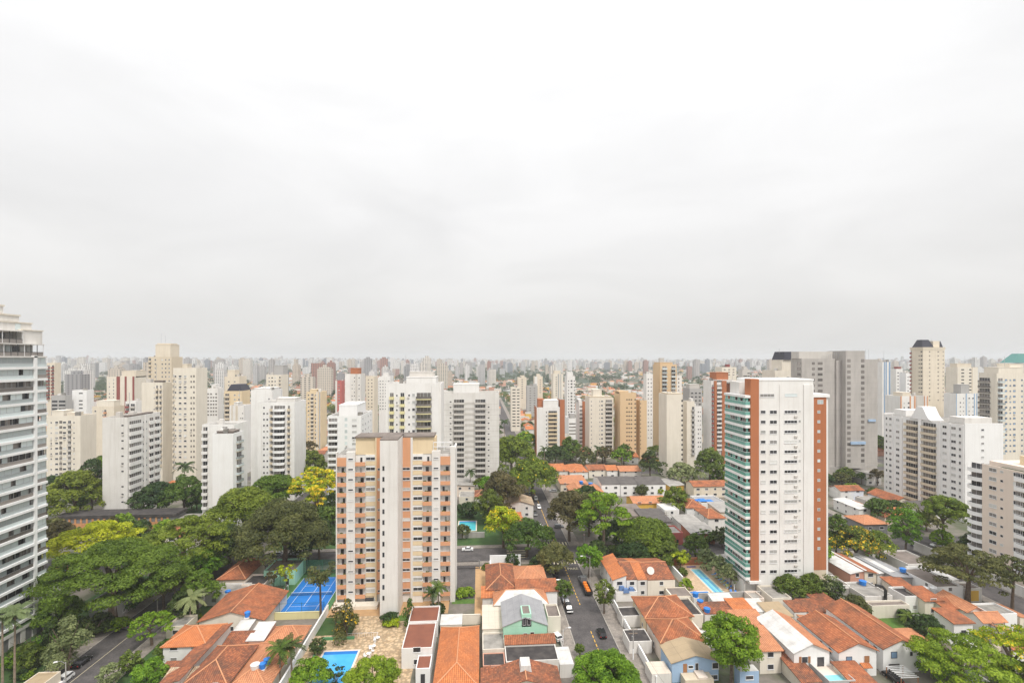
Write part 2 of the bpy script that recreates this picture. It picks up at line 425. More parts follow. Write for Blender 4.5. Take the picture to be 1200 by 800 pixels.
# ------------------------------------------------------------------ windows and balconies
WC = {}
def window_mesh(w_, h, style='std', var=0):
    key = ('w', round(w_, 2), round(h, 2), style, var)
    if key in WC: return WC[key]
    g = (G_DARK, G_MID, G_DARK, G_PALE)[var] if style not in GST else GST[style]
    fr = DFRAME if style in ('dark', 'green', 'teal', 'blue', 'shade') else FRAME
    mb = MB(); a = w_ / 2; t = 0.06 if w_ < 1.2 else 0.08
    mb.box(-a + .01, a - .01, -0.03, 0.05, 0.01, h - .01, g)
    mb.box(-a, a, -0.07, 0.05, 0, t, fr); mb.box(-a, a, -0.07, 0.05, h - t, h, fr)
    mb.box(-a, -a + t, -0.068, 0.05, t, h - t, fr); mb.box(a - t, a, -0.068, 0.05, t, h - t, fr)
    n = int(w_ / 0.95)
    for k in range(1, n):
        x = -a + w_ * k / n; mb.box(x - .03, x + .03, -0.06, 0.04, t, h - t, fr)
    if style == 'shut':                         # wooden shutters folded back
        for q in (-1, 1): mb.box(q * (a + .3) - .28, q * (a + .3) + .28, -0.09, 0.02, 0.02, h - .02, WOOD)
    if style == 'std' and w_ > 0.9: mb.box(-a - .08, a + .08, -0.13, 0.02, -0.09, -0.005, FRAME)
    WC[key] = mb.mesh('window'); return WC[key]
GST = {'dark': G_DARK, 'green': G_GREEN, 'teal': G_TEAL, 'blue': G_BLUE, 'shade': G_LOB, 'pale': G_PBLUE, 'blind': G_PALE}
def balcony_mesh(w_, d, slab, par, style, fh, var=0):
    key = ('b', round(w_, 2), round(d, 2), slab.name, par.name, style, fh, var)
    if key in WC: return WC[key]
    mb = MB(); a = w_ / 2
    mb.box(-a, a, -d, 0.02, -0.22, 0.0, slab)
    if style in ('solid', 'bow', 'high'):
        h = 1.0 if style != 'high' else 1.55
        if style == 'bow':                     # rounded front
            n = 8; P = []
            for k in range(n + 1):
                x = -a + w_ * k / n; P.append((x, -d - 0.9 * (1 - (2 * k / n - 1) ** 2)))
            for (x0, y0), (x1, y1) in zip(P, P[1:]):
                mb.poly([(x0, y0, .06), (x1, y1, .06), (x1, y1, h), (x0, y0, h)], par); mb.poly([(x0, y0 - .06, -.3), (x1, y1 - .06, -.3), (x1, y1 - .06, .08), (x0, y0 - .06, .08)], slab); mb.poly([(x0, y0 - .06, .08), (x1, y1 - .06, .08), (x1, y1, .08), (x0, y0, .08)], slab)
                mb.poly([(x1, y1 + .15, h), (x0, y0 + .15, h), (x0, y0, h), (x1, y1, h)][::-1], par)
                mb.poly([(x1, y1 + .15, 0), (x0, y0 + .15, 0), (x0, y0 + .15, h), (x1, y1 + .15, h)], par)
            mb.poly([(x, y, 0.001) for x, y in P] , slab); mb.poly([(x, y, -.3) for x, y in reversed(P)], slab)
        else: mb.box(-a, a, -d - .14, -d, -0.22, h, par)
        mb.box(-a, -a + .12, -d, 0, 0, h, par); mb.box(a - .12, a, -d, 0, 0, h, par)
    elif style == 'glass':
        mb.box(-a, a, -d - .03, -d, 0.0, 1.0, par); mb.box(-a, a, -d - .05, -d + .02, 1.0, 1.06, METAL)
        mb.box(-a, -a + .04, -d, 0, 0, 1.0, par); mb.box(a - .04, a, -d, 0, 0, 1.0, par)
    elif style == 'rail':
        mb.box(-a, a, -d - .04, -d, 0.95, 1.02, DFRAME)
        n = max(4, int(w_ / .4))
        for k in range(n + 1): x = -a + .03 + (w_ - .06) * k / n; mb.box(x - .025, x + .025, -d - .035, -d - .005, 0, .95, DFRAME)
    top = fh - 0.26
    cut = (a - .15) * (1, .2, -.3, -1)[var]; mb.box(-a + .15, cut, -0.035, 0.03, 0.03, top - .25, G_LOB)
    if var: mb.box(cut + .001, a - .15, -0.034, 0.03, 0.03, top - .25, (None, G_DARK, G_MID, G_DARK)[var])          # the glazed door behind
    n = max(2, int(w_ / 1.3))
    for k in range(n + 1):
        x = -a + .15 + (w_ - .3) * k / n; mb.box(x - .04, x + .04, -0.07, 0.03, 0.03, top - .25, FRAME)
    WC[key] = mb.mesh('balcony'); return WC[key]

ACM = MB().box(-.42, .42, -.38, .03, 0, .58, GREIGE).mesh('air_conditioner')
class Tower:
    def __init__(s, name, label, gx0, gx1, g0, H, D, group=None, cat='apartment tower', reg=True, zb=0.0):
        s.x0, s.W, s.g0, s.D, s.H = gx0, gx1 - gx0, g0, D, H
        s.root = thing(name, label, cat, (gx0, g0, zb), 0, group); s.p = {}; s.n = 0; s.rng = random.Random(hash((round(gx0), round(g0))) & 0xffff)
        if reg: foot(gx0, gx1, g0, g0 + D, H)
    def U(s, px): return GX(px, s.g0) - s.x0
    def mb(s, part='wall'): return s.p.setdefault(part, MB())
    def box(s, *a, part='wall', top=None): s.mb(part).box(*a, top=top)
    def place(s, name, me, face, q, z, off=0.0, parent=None):
        l, r = {'F': ((q, -off, z), 0), 'R': ((s.W + off, q, z), R(90)), 'L': ((-off, q, z), R(-90))}[face]
        return link(name, me, parent or s.root, l, r)
    def win(s, face, q, z, w_, h, style='std', off=0.0, name='window'):
        var = s.rng.choice((0, 0, 1, 2, 3)) if style in ('std', 'shut') else 0
        s.n += 1
        return s.place(name, window_mesh(w_, h, style, var), face, q, z, off)
    def bal(s, face, q, z, w_, d, slab, par, style, fh, off=0.0):
        return s.place('balcony', balcony_mesh(w_, d, slab, par, style, fh, s.rng.randrange(4)), face, q, z, off)
    def done(s):
        for k, mb in s.p.items(): mb.build(k, s.root)
        s.p = {}; return s.root

# ------------------------------------------------------------------ generic apartment towers
def G(label, pxl, pxr, Y, pyt, D, wall, F=(), S=(), fh=3.0, z0=3.6, zv=0.0, pent=None, roof=R_FLT, rim=0.9, group=None, name='apartment_tower', cat='apartment tower', mast=0, zb=0.0, sil=True):
    """F, S: columns of the front and of the side one can see. ('w', frac, width, height, style), ('b', f0, f1, depth, slab, parapet, style),
    ('p', f0, f1, material, proud), ('h', f0, f1, material, height, z in floor)"""
    pc = (pxl + pxr) / 2; g0 = GYc(pc, Y); x0, x1 = GX(pxl, g0), GX(pxr, g0); H = ZP(pc, pyt, g0) - zb
    side = 'R' if pc < 562 else 'L'
    if sil:                                     # the photo's span takes in the side one can see
        k = abs((pc - 600) / FP * CT + ST)
        D = max(6.5, min(D, .36 * (x1 - x0) / max(k, .02)))
        if side == 'L': x0 = min(GX(pxl, g0 + D), x1 - 5)
        else: x1 = max(GX(pxr, g0 + D), x0 + 5)
    t = Tower(name, label, x0, x1, g0, H, D, group, cat, zb=zb); W = t.W
    t.box(0, W, 0, D, 0, H - rim, wall, top=roof)
    e = .22
    for a in ((0, W, 0, e), (0, W, D - e, D), (0, e, e, D - e), (W - e, W, e, D - e)): t.box(*a, H - rim + .001, H, wall, part='parapet')
    n = int((H - z0 - .6) / fh)
    for face, cols in (('F', F), (side, S)):
        LN = W if face == 'F' else D
        for c in cols:
            if c[0] == 'p':
                pr = c[4] if len(c) > 4 else .25; a, b_ = c[1] * LN, c[2] * LN; mb = t.mb('pilaster')
                if face == 'F': mb.box(a, b_, -pr, .02, 0, H + .02, c[3])
                elif face == 'R': mb.box(W - .02, W + pr, a, b_, 0, H + .02, c[3])
                else: mb.box(-pr, .02, a, b_, 0, H + .02, c[3])
        for k in range(n):
            z = z0 + k * fh
            if z < zv - .1: continue
            for c in cols:
                if c[0] == 'w':
                    if t.rng.random() < .03: continue
                    t.win(face, c[1] * LN, z + 1.0, c[2], c[3], c[4] if len(c) > 4 else 'std', c[5] if len(c) > 5 else 0)
                elif c[0] == 'b':
                    t.bal(face, (c[1] + c[2]) / 2 * LN, z, (c[2] - c[1]) * LN, c[3], c[4], c[5], c[6], fh)
                elif c[0] == 'h':
                    a, b_ = c[1] * LN, c[2] * LN; mb = t.mb('floor_band'); z1 = z + c[5]
                    if face == 'F': mb.box(a, b_, -.36 if c[4] < .2 else -.1, .02, z1, z1 + c[4], c[3])
                    elif face == 'R': mb.box(W - .02, W + .1, a, b_, z1, z1 + c[4], c[3])
                    else: mb.box(-.1, .02, a, b_, z1, z1 + c[4], c[3])
    if pent is None: pent = ((.3, .7, .25, .75, 3.2, wall),)
    for (a, b_, c, d_, h, m) in pent:
        t.box(a * W, b_ * W, c * D, d_ * D, H - rim + .002, H + h, m, part='penthouse', top=roof)
        t.box(a * W - .15, b_ * W + .15, c * D - .15, d_ * D + .15, H + h + .001, H + h + .25, m, part='penthouse')
    for k in range(mast):
        u = t.rng.uniform(.3, .7) * W; v = t.rng.uniform(.3, .6) * D; h = (pent[0][4] if pent else 0)
        t.mb('antenna').tube([(u, v, H + h), (u, v, H + h + t.rng.uniform(5, 9))], .09, METAL, 4)
    if Y < 300:                                  # air conditioners under a few windows
        for o in [c for c in t.root.children if c.name.startswith('window')]:
            if t.rng.random() < .16 and abs(o.rotation_euler.z) < .1: link('air_conditioner', ACM, t.root, (o.location.x + t.rng.uniform(-.3, .3), o.location.y, o.location.z - .75))
    for k in range(t.rng.randrange(1, 4)):
        u, v = t.rng.uniform(.08, .85) * W, t.rng.uniform(.1, .6) * D; a_, h = t.rng.uniform(1.2, 2.6), t.rng.uniform(.9, 2.0)
        MB().box(u, min(W - .3, u + a_), v, v + a_, H - rim + .003, H + h, t.rng.choice((GREIGE, WHITE2, R_FLT))).build('roof_plant', t.root)
    if t.rng.random() < .5: MB().tube([(W * .5, D * .4, H), (W * .5, D * .4, H + t.rng.uniform(6, 11))], .1, METAL, 4).build('antenna', t.root)
    t.done(); return t

W_, WW, B_ = 1.3, 1.2, 1.5
def wn(f, w_=1.4, h=1.2, st='std', off=0): return ('w', f, w_, h, st, off)

# ---- the glazed white tower at the edge of the frame
x1 = -116.6; t = Tower('apartment_tower', 'tall white tower of glazed balconies with a stepped cream top at the photo\'s left edge', x1 - 26, x1, 108, 72.6, 30.4)
fh = 3.07
t.box(0, 25.0, 0.3, 29.4, 0, 72.2, WHITE2, top=R_FLT)
t.box(25.0, 26.3, 26.6, 27.5, 0, 72.8, BRWHITE, part='column')
for k in range(23):
    z = 2.0 + k * fh
    if z > 70.2: break
    def slab(v0, v1, ex):
        b = balk = MB(); b.box(-1.2, ex, v0, v1, -0.28, 0.34, BRWHITE); return b
    for v0, v1, lo in ((8.0, 26.55, True), (27.55, 30.4, False)):
        b = MB(); b.box(-1.1, .45, v0, v1, -.3, .32, BRWHITE); bo = b.build('balcony', t.root, (26, 0, z))
        m = MB(); m.box(0, .05, v0, v1, .32, 1.25, G_PBLUE if (k * 7 + lo) % 3 else G_LOB); m.box(-.01, .06, v0, v1, 1.25, 1.31, METAL); m.build('balustrade', bo, (.02, 0, 0))
        rg = random.Random(k * 3 + lo); m = MB(); v = v0
        while v < v1 - .2:
            w2 = min(rg.uniform(1.2, 2.2), v1 - v)
            op = rg.random() < (.75 if k % 3 == 2 or k < 7 else .12)
            m.box(-.62 if op else -.12, -.56 if op else -.06, v + .02, v + w2 - .04, .32, fh - .32, rg.choice((G_DARK, G_LOB)) if op else G_PBLUE)
            m.box(-.14, -.04, v + w2 - .06, v + w2, .32, fh - .3, METAL); v += w2
        m.build('glazing', bo)
for j, (uo, v1) in enumerate(((0.3, 30.2), (1.3, 25.5))):     # two set-back terrace floors
    z = 72.6 + j * 3.3
    if j == 0: t.box(-.0, 26.3, 0, 30.4, 72.25, 72.62, WHITE2, part='roof')
    t.box(0, 25.6 - uo - 1.4, 1, v1 - 1.3, z + .03, z + 3.0, WHITE2)
    t.box(0, 26.0 - uo, .6, v1 + .1, z + 3.0, z + 3.25, WHITE2, part='roof')
    m = MB(); m.box(25.75 - uo, 25.8 - uo, 4, v1 - .05, z + .03, z + 1.05, G_LOB); m.box(25.7 - uo, 25.84 - uo, 4, v1, z + 1.05, z + 1.12, DFRAME)
    for k in range(15): m.box(25.74 - uo, 25.86 - uo, v1 - .12 - k * 1.8, v1 - .02 - k * 1.8, z + .03, z + 3.0, DFRAME if k % 3 else FRAME)
    m.build('terrace_glazing', t.root); m = MB()
    rg = random.Random(j)
    for k in range(12): m.box(24.3 - uo, 24.36 - uo, v1 - 3.2 - k * 1.9, v1 - 1.5 - k * 1.9, z + .1, z + 2.7, rg.choice((G_DARK, G_LOB, G_PBLUE, G_PALE)))
    m.build('terrace_doors', t.root)
t.box(14, 24.0, 25.7, 31.6, 75.9, 79.3, WHITE2, part='penthouse'); t.box(13.9, 24.2, 25.6, 31.8, 79.31, 79.6, CREAM2, part='penthouse')
t.box(8, 23.0, 20, 29.6, 79.2, 81.2, WHITE2, part='penthouse'); t.box(7.8, 23.2, 19.8, 29.8, 81.21, 81.5, CREAM2, part='penthouse')
t.box(8, 22.4, 14, 26.8, 81.6, 83.0, WHITE2, part='penthouse'); t.box(7.8, 22.6, 13.8, 27.0, 83.01, 83.4, CREAM2, part='penthouse')
t.box(8, 22.0, 10, 23.0, 83.5, 85.2, WHITE2, part='penthouse'); t.box(7.8, 22.2, 9.8, 23.2, 85.21, 85.6, CREAM2, part='penthouse')
t.box(23.01, 23.08, 25.0, 26.4, 79.4, 81.0, G_PBLUE, part='penthouse')
t.box(22.6, 26.7, 12, 31.2, 0, 3.3, DGREY, part='podium'); t.box(22.5, 27.0, 11.9, 31.4, 3.31, 4.2, WHITE2, part='podium', top=GRASSD)  # podium wall coloured dark grey to stand for a shaded recess under the slab
for k in range(6): t.box(26.71, 26.85, 13 + k * 3.1, 14.2 + k * 3.1, 0, 3.3, WHITE2, part='podium_pier')
t.done()

# ---- the beige and orange balcony block
g0 = 144.0; x0, x1 = GX(393.3, g0), GX(533.3, g0)
t = Tower('apartment_block', 'beige and orange apartment block with a blank white front shaft and small orange balconies', x0, x1, g0, 44, 12, cat='apartment block')
U = t.U; W = t.W; fh = 2.975; zt = 43.75; NF = 14; zb = zt - NF * fh
t.box(0, W, 1.15, 12, 0, zt, WHITE, top=R_FLT)
t.box(0, U(394.9), 0.2, 1.5, 0, zt + .9, WHITE2, part='pier'); t.box(U(405.8), U(416), 0, 1.5, 0, zt + 1.0, WHITE2, part='pier')
t.box(U(506), U(516), 0, 1.5, 0, zt + 1.0, WHITE2, part='pier'); t.box(U(527.6), W, 0.1, 1.5, 0, zt + 2.2, WHITE2, part='pier')
t.box(W - .6, W, 1.52, 12, zt + .01, zt + 1.2, WHITE2, part='pier')
cols2 = ((427.9, 439.4), (483.4, 495.2))
for a, b in cols2: t.box(U(a), U(b), .6, 1.5, 0, zt, WHITE, part='wall')
t.box(U(439.4), U(441), .3, 1.5, 0, zt + 5.0, YSAND, part='wall'); t.box(U(480.9), U(483.4), .3, 1.5, 0, zt + 5.0, WHITE2, part='wall')
t.box(U(441), U(446.4), .45, 1.5, 2.9, zt + 5.0, ORNG, part='orange_strip'); t.box(U(470.2), U(480.9), .45, 1.5, 2.9, zt + 5.0, ORNG, part='orange_strip')
sh0 = GX(445.2, 135.5) - x0; sh1 = GX(466.0, 135.5) - x0
t.box(sh0, sh1, -8.5, .44, 0, 49.4, WHITE2, part='shaft'); t.box(sh0, sh1, -8.5, 3, 49.41, 49.8, R_FBR, part='shaft')
for a, b in ((415.8, 439.6), (482.6, 507.6)):
    t.box(U(a), U(b), 1.0, 7.5, zt + .01, zt + 5.0, YSAND, part='penthouse')
t.box(U(441), U(482), 1.52, 7.5, zt + .01, zt + 5.0, WHITE2, part='penthouse')
t.box(U(415.2), U(508.6), .4, 7.9, zt + 5.01, zt + 5.4, R_FBR, part='penthouse')
t.box(U(507.6) + .05, U(509.6), 2.5, 7.2, zt + .01, zt + 4.6, YSAND, part='penthouse')
rg = random.Random(5); plants = []
for k in range(NF):
    z = zb + k * fh; top = k == NF - 1
    for ci, (a, b) in enumerate(((394.9, 405.8), (416.0, 427.9), (495.2, 506.0), (516.0, 527.6))):
        ua, ub = U(a) + .02, U(b) - .02; w2 = ub - ua
        if ('t2', ci, top) not in WC:
            m = MB(); m.box(0, w2, 0.1, 1.14, -.16, 0, CREAM2); m.box(0, w2, -.06, .08, -.16, .98, ORNG)
            if top and ci in (0, 3): m.box(0, w2, -.06, .08, .99, 2.35, ORNG)
            WC[('t2', ci, top)] = m.mesh('balcony')
        bo = link('balcony', WC[('t2', ci, top)], t.root, (ua, 0, z))
        dw = rg.choice((.6, .7, .9)); link('balcony_door', window_mesh(dw, 2.1, 'dark' if rg.random() < .75 else 'blind'), bo, (w2 * rg.uniform(.3, .7), 1.13, .02))
        if rg.random() < .55: plants.append((bo, w2))
    if k < NF - 1 or True:
        for pq in (410.9, 511.0): t.win('F', U(pq), z + 1.55, 1.5, .62, 'std')
    for a, b in cols2:
        MB().box(U(a) + .01, U(b) - .01, .5, .6, z - .1, z + 1.1, YSAND).build('spandrel', t.root)
        t.win('F', (U(a) + U(b)) / 2, z + 1.35, 2.7, 1.0, 'std', -.6)
    if k < NF - 1:
        t.win('F', U(475.6), z + 1.3, 2.3, .85, 'std', -.45); t.win('F', U(443.8), z + 1.35, .8, .7, 'std', -.45)
    if k > 0: t.win('F', sh0 + (sh1 - sh0) * .2, z + .35, .55, 1.25, 'dark', 8.5)
t.win('F', U(432.4), .8 , 2.6, 1.5, 'dark', -.55, ); t.win('F', U(499), .2, 1.2, 2.0, 'dark', -1.5)
t.box(-.3, U(444), -2.6, .18, 0, 1.0, CREAM2, part='terrace')
m = t.mb('pergola')
for uu in (U(507.5), U(512), U(520), U(529.5)): m.box(uu, uu + .14, .3, .44, zt + 1.02, zt + 3.6, WPAINT)
m.box(U(507.5), U(530), .26, .46, zt + 3.4, zt + 3.6, WPAINT); m.box(U(507.5), U(530), .27, .45, zt + 2.1, zt + 2.25, WPAINT)
rngp = np.random.default_rng(3); PLM = []
for k in range(3):
    Cq = np.array([(rngp.uniform(-.5, .5), rngp.uniform(-.1, .1), rngp.uniform(.1, .4)) for _ in range(5)]); PLM.append((Cq, np.full(5, .22)))
T2 = t; t.done()

# ---- the white tower with rust-orange strips and green balconies
g0 = 141.2; x0 = GX(873.5, g0); x1 = GX(953, g0); t = Tower('apartment_tower', 'white tower with rust orange strips and sea green glass balconies wrapping one corner', x0, x1, g0, 65.3, 11.8)
U = t.U; W = t.W; fh = 3.05
zr = ZP(912, 446, g0); zg = ZP(876, 464, g0); zo = ZP(962, 466, g0)
t.box(U(888), W, 0, 11.8, 0, zr, WHITE, top=R_FLT); t.box(U(887.9), W + .15, -.12, 11.9, zr + .01, zr + .5, BRWHITE, part='parapet')
t.box(1.4, U(878.6), 1.0, 11.8, 0, zg - 1.0, WHITE2, top=R_FLT); t.box(U(869.5) + 2.5, U(888) - .05, 6, 11.7, zg - .95, zr - .6, WHITE2, part='penthouse')
t.box(U(878.2), U(888) - .02, -.7, 2.6, 5.2, zr + .6, RUST, part='orange_strip'); t.box(U(876.5), U(890), -1.1, 2.0, 4.4, 5.19, WHITE, part='podium')
t.box(U(873.2), U(888) - .05, .6, 11.8, 0, 4.4, WHITE2, part='plinth')
xo0 = GX(953, g0 + 2.2) - x0; xo1 = GX(968.4, g0 + 2.2) - x0
t.box(W + .02, xo1, 2.2, 11.0, 6.5, zo, RUST, part='orange_strip'); t.box(xo1 + .01, xo1 + .7, 2.4, 11.2, 0, zo + .1, WHITE, part='pilaster')
t.box(W + .02, xo1 + .9, 1.9, 11.3, zo + .02, zo + .95, BRWHITE, part='parapet'); t.box(W + .02, xo1, 2.25, 11, 0, 6.49, BEIGE, part='base_wall')
t.box(U(941.5), U(952.9), -.25, .0, 0, zr - 1.2, WHITE, part='pilaster'); t.box(U(913.5), U(914.4), -.12, .0, 0, zr - 1.2, WHITE, part='pilaster')
nf = 18; ztop = zg - fh
for k in range(nf):
    z = ztop - k * fh
    if z < 4.9: break
    m = MB(); m.box(-.25, U(878.3), -.5, 1.0, -.45, .42, BRWHITE); m.box(-.25, 1.4, 1.0, 12.0, -.45, .42, BRWHITE); bo = m.build('balcony', t.root, (0, 0, z))
    m = MB(); m.box(-.22, -.16, -.42, 11.9, .42, 1.42, G_GREEN); m.box(-.16, U(878), -.44, -.38, .42, 1.42, G_GREEN)
    m.box(-.24, -.14, -.44, 11.9, 1.42, 1.5, FRAME); m.box(-.14, U(878), -.46, -.36, 1.42, 1.5, FRAME); m.build('balustrade', bo)
    rg = random.Random(k + 77); m = MB(); v = -.2
    while v < 11.5:
        w2 = min(1.5, 11.8 - v); op = rg.random() < (.35 if k < 6 else .5)
        m.box(.55 if op else -.1, .6 if op else -.04, v, v + w2 - .05, .42, fh - .45, (G_LOB if rg.random() < .6 else WOOD if rg.random() < .3 else G_TEAL) if op else G_GREEN)
        m.box(-.1, -.02, v + w2 - .06, v + w2, .42, fh - .45, FRAME); v += w2
    m.box(.1, U(878) * .5, -.3, -.24, .42, fh - .45, G_GREEN); m.box(U(878) * .55, U(878), .3, .36, .42, fh - .45, G_TEAL)
    m.build('glazing', bo)
m = t.mb('parapet'); m.box(-.4, U(878.3), -.6, 12.1, zg - .5, zg + .25, BRWHITE)
n = 0
for k in range(21):
    z = ZP(906, 482.6 + 1.4, g0) - k * 3.02 - .2
    if z < 6: break
    t.win('F', U(894.2), z + .1, 1.6, 1.0, 'std'); t.win('F', U(906.2), z, 2.3, 1.1, 'std')
    t.win('F', U(926.6), z + .1, 4.1, .95, 'std'); t.win('F', U(937), z + .35, .7, .75, 'blind')
    m = t.mb('condenser')
    if k % 4 != 1: m.box(U(930.6), U(934.2), -.32, .02, z - 1.15, z - .65, GREIGE)
for k in range(15):
    z = zo - 5.0 - k * 3.02
    if z > 7: t.win('F', (W + 1.5 + xo1) / 2 - .3, z, .9, .9, 'pale', -2.2)
t.win('F', U(899), zr - 4.9, 4.5, .95, 'std'); t.win('F', U(927), zr - 4.9, 4.0, 1.0, 'pale')
t.win('F', (W + 1.5 + xo1) / 2 + .2, zo - 2.1, 1.9, 1.3, 'pale', -2.2)
t.done(); T3 = t

# ---- the tower under grey scaffold netting
g0 = GYc(960, 285); x0, x1 = GX(928, g0 + 10), GX(1030, g0)
def netting():
    m, N, L, B = newmat('scaffold_netting')
    uv = uvout(N); s = N.new('ShaderNodeSeparateXYZ'); L.new(uv, s.inputs[0])
    a = mrange(N, L, math_(N, L, 'FRACT', math_(N, L, 'DIVIDE', s.outputs[0], 2.4)), 0, .06, .75, 1); b = mrange(N, L, math_(N, L, 'FRACT', math_(N, L, 'DIVIDE', s.outputs[1], 3.2)), 0, .05, .8, 1)
    c = mixc(N, L, mrange(N, L, noise(N, L, posout(N), .3, 5, .6, (1, 1, .25)), .35, .65), (.48, .45, .42), (.40, .375, .35))
    L.new(mixc(N, L, 1.0, c, math_(N, L, 'MULTIPLY', a, b), 'MULTIPLY'), B.inputs['Base Color']); B.inputs['Roughness'].default_value = .9; return m
NET = netting()
t = Tower('tower_under_works', 'bulky grey tower wrapped in scaffold netting with bare concrete on top', x0, x1, g0, 77, 12); U = t.U; W = t.W
zl, zm, zn = ZP(955, 420, g0), ZP(997, 411, g0), ZP(1020, 421, g0)
t.box(0, U(980), 1, 11, 8, zl, NET, top=R_FLT); t.box(U(980.2), U(986), 0, 11, 8, zl - 1, NET); t.box(U(986), U(1008), -3.5, 12, 8, zm, NET, top=R_FLT)
t.box(U(1008) + .02, W, 1, 11, 8, zn, NET, top=R_FLT); t.box(1, W - 1, 0, 12, 0, 7.9, CONC, part='podium'); t.box(0, W + 1, -5, 12, 3.2, 3.8, CREAM, part='podium')
t.box(U(940), U(980), 3, 10, zl + .01, zm - .4, GREIGE, part='penthouse'); t.box(U(955), U(965), 3.2, 3.9, zl + .02, zl + 3.6, ORNG, part='penthouse')
m = t.mb('scaffold')
for k in range(9): m.tube([(U(966) + k * 1.3, 2, zl), (U(966) + k * 1.3, 2, zl + 1.5 + k * .35)], .1, METAL, 4)
for k in range(4): m.tube([(U(1010) + k * 2, 2, zn), (U(1010) + k * 2, 2, zm + 1.0)], .08, METAL, 4); m.tube([(U(1010), 2, zn + 1.5 + k * 1.2), (U(1017), 2, zn + 1.5 + k * 1.2)], .06, METAL, 4)
t.box(U(1018.4), U(1027), .3, .95, ZP(1020, 494, g0), ZP(1020, 491.5, g0), SKYB, part='hoist_platform'); t.box(U(991), U(1008), -4.3, -3.55, ZP(1000, 519, g0), ZP(1000, 516, g0), SKYB, part='hoist_platform')
for k in range(22):
    z = zl - 3.6 - k * 3.25
    if z < 9: break
    for pq, w2 in ((937.5, 2.0), (954.5, 1.7), (962.5, 2.9)):
        if pq < 950 and z < 46: continue
        if z < ZP(955, 446 if pq < 952 else 466, 290): continue
        t.win('F', U(pq), z, w2, 1.5, 'shade', -1)
    for pq in (989.5, 1005.5): t.win('F', U(pq), z + 1.5, 2.0, 1.7, 'shade', 3.5)
t.done()

# ---- white angular block with olive balconies, seen on its long side
gxl = 212.5; ga, gb = GYP(1131, gxl), GYP(1036, gxl)
t = Tower('apartment_block', 'bright white angular block with stacked beige balconies and a pointed gable in the roofline', gxl, gxl + 18, ga, 43.2, gb - ga, cat='apartment block'); D = t.D
vv = lambda px: GYP(px, gxl) - ga
t.box(0, 18, 0, D, 0, 42.8, BRWHITE, top=R_FLT)
for a, b in ((0, .3), (D - .3, D)): t.box(0, 18, a, b, 42.81, 43.5, BRWHITE, part='parapet')
va, vb, vm = vv(1098), vv(1061), vv(1079)
m = t.mb('gable'); zt = 42.81
pr = [(-6.0, 42.7), (-4.6, 43.6), (-3.4, 45.2), (-2.4, 47.2), (-1.5, 48.8), (1.5, 48.8), (2.4, 47.2), (3.4, 45.2), (4.6, 43.6), (6.0, 42.7)]
m.poly([(-.62, vm + a, z) for a, z in pr], BRWHITE); m.poly([(6, vm + a, z) for a, z in reversed(pr)], BRWHITE)
for (a, z), (b, y) in zip(pr, pr[1:]): m.poly([(-.62, vm + a, z), (6, vm + a, z), (6, vm + b, y), (-.62, vm + b, y)], BRWHITE)
t.box(3, 16, 3, va - 3, 42.82, 45.6, WHITE2, part='penthouse'); t.box(3, 16, vb + 3, D - 3, 42.82, 45.8, WHITE, part='stair_house')
t.box(-.6, .01, vm - .9, vm + .9, 0, 47, BRWHITE, part='pilaster')
for px in (1129, 1113, 1102, 1057, 1046): t.box(-.3, .01, vv(px) - .35, vv(px) + .35, 0, 42.9, BRWHITE, part='pilaster')
for k in range(13):
    z = 3.0 + k * 3.0
    for c in ((vm + .95 + vb) / 2, (va + vm - .95) / 2): t.bal('L', c, z, abs(vb - vm) - 1.6, 1.3, BEIGE, BEIGE, 'solid', 3.0)
    for px, w2 in ((1125, 1.0), (1117.5, 2.2), (1107, 2.0), (1052, 2.0), (1044, 2.0), (1039, .9)): t.win('L', vv(px), z + 1.1, w2, 1.25)
    t.win('F', 8.2, z + 1.2, 1.4, .9)
t.done()

# ---- pinkish block at the right edge, seen on its long side
gxl = 165.2; ga, gb = GYP(1216, gxl), GYP(1133, gxl)
t = Tower('apartment_block', 'pale pink block with rounded white corner balconies at the right edge of the photo', gxl, gxl + 16, ga, 37, gb - ga, cat='apartment block'); D = t.D
vv = lambda px: GYP(px, gxl) - ga
t.box(0, 16, 0, D - 5.0, 0, 36.6, PINKB, top=R_FLT); t.box(1.6, 16, D - 4.99, D, 0, 36.2, PINKB, top=R_FLT)
t.box(0, .25, 0, D - 5, 36.61, 37.4, PINKB, part='parapet'); t.box(5, 14, 1, D - 12, 36.62, 41.4, YSAND, part='penthouse'); t.box(1.5, 14, 0.5, D - 6, 36.62, 38.6, PINKB, part='penthouse')
for k in range(12):
    z = 2.6 + k * 2.9
    m = t.bal('L', D - 2.5, z, 4.9, 1.5, BRWHITE, BRWHITE, 'bow', 2.9, -1.6)
    if z > 3:
        t.win('L', vv(1163.5), z + 1.0, 2.3, 1.2, 'std'); t.win('L', vv(1174), z + 1.2, .9, .8, 'std')
        t.bal('L', vv(1204), z, 6.5, .5, BRWHITE, BRWHITE, 'solid', 2.9); t.win('L', vv(1193), z + 1.1, 2.6, 1.2)
t.done()
tag(MB().frus(0, 1.2, 0, 9, 0, .8, .2, .3, F_MID).build('roof_shrub', None, (gxl + .3, ga + 2, 36.62)), 'low green hedge along the roof edge of the pale pink block', 'hedge')

S_ = 'solid'
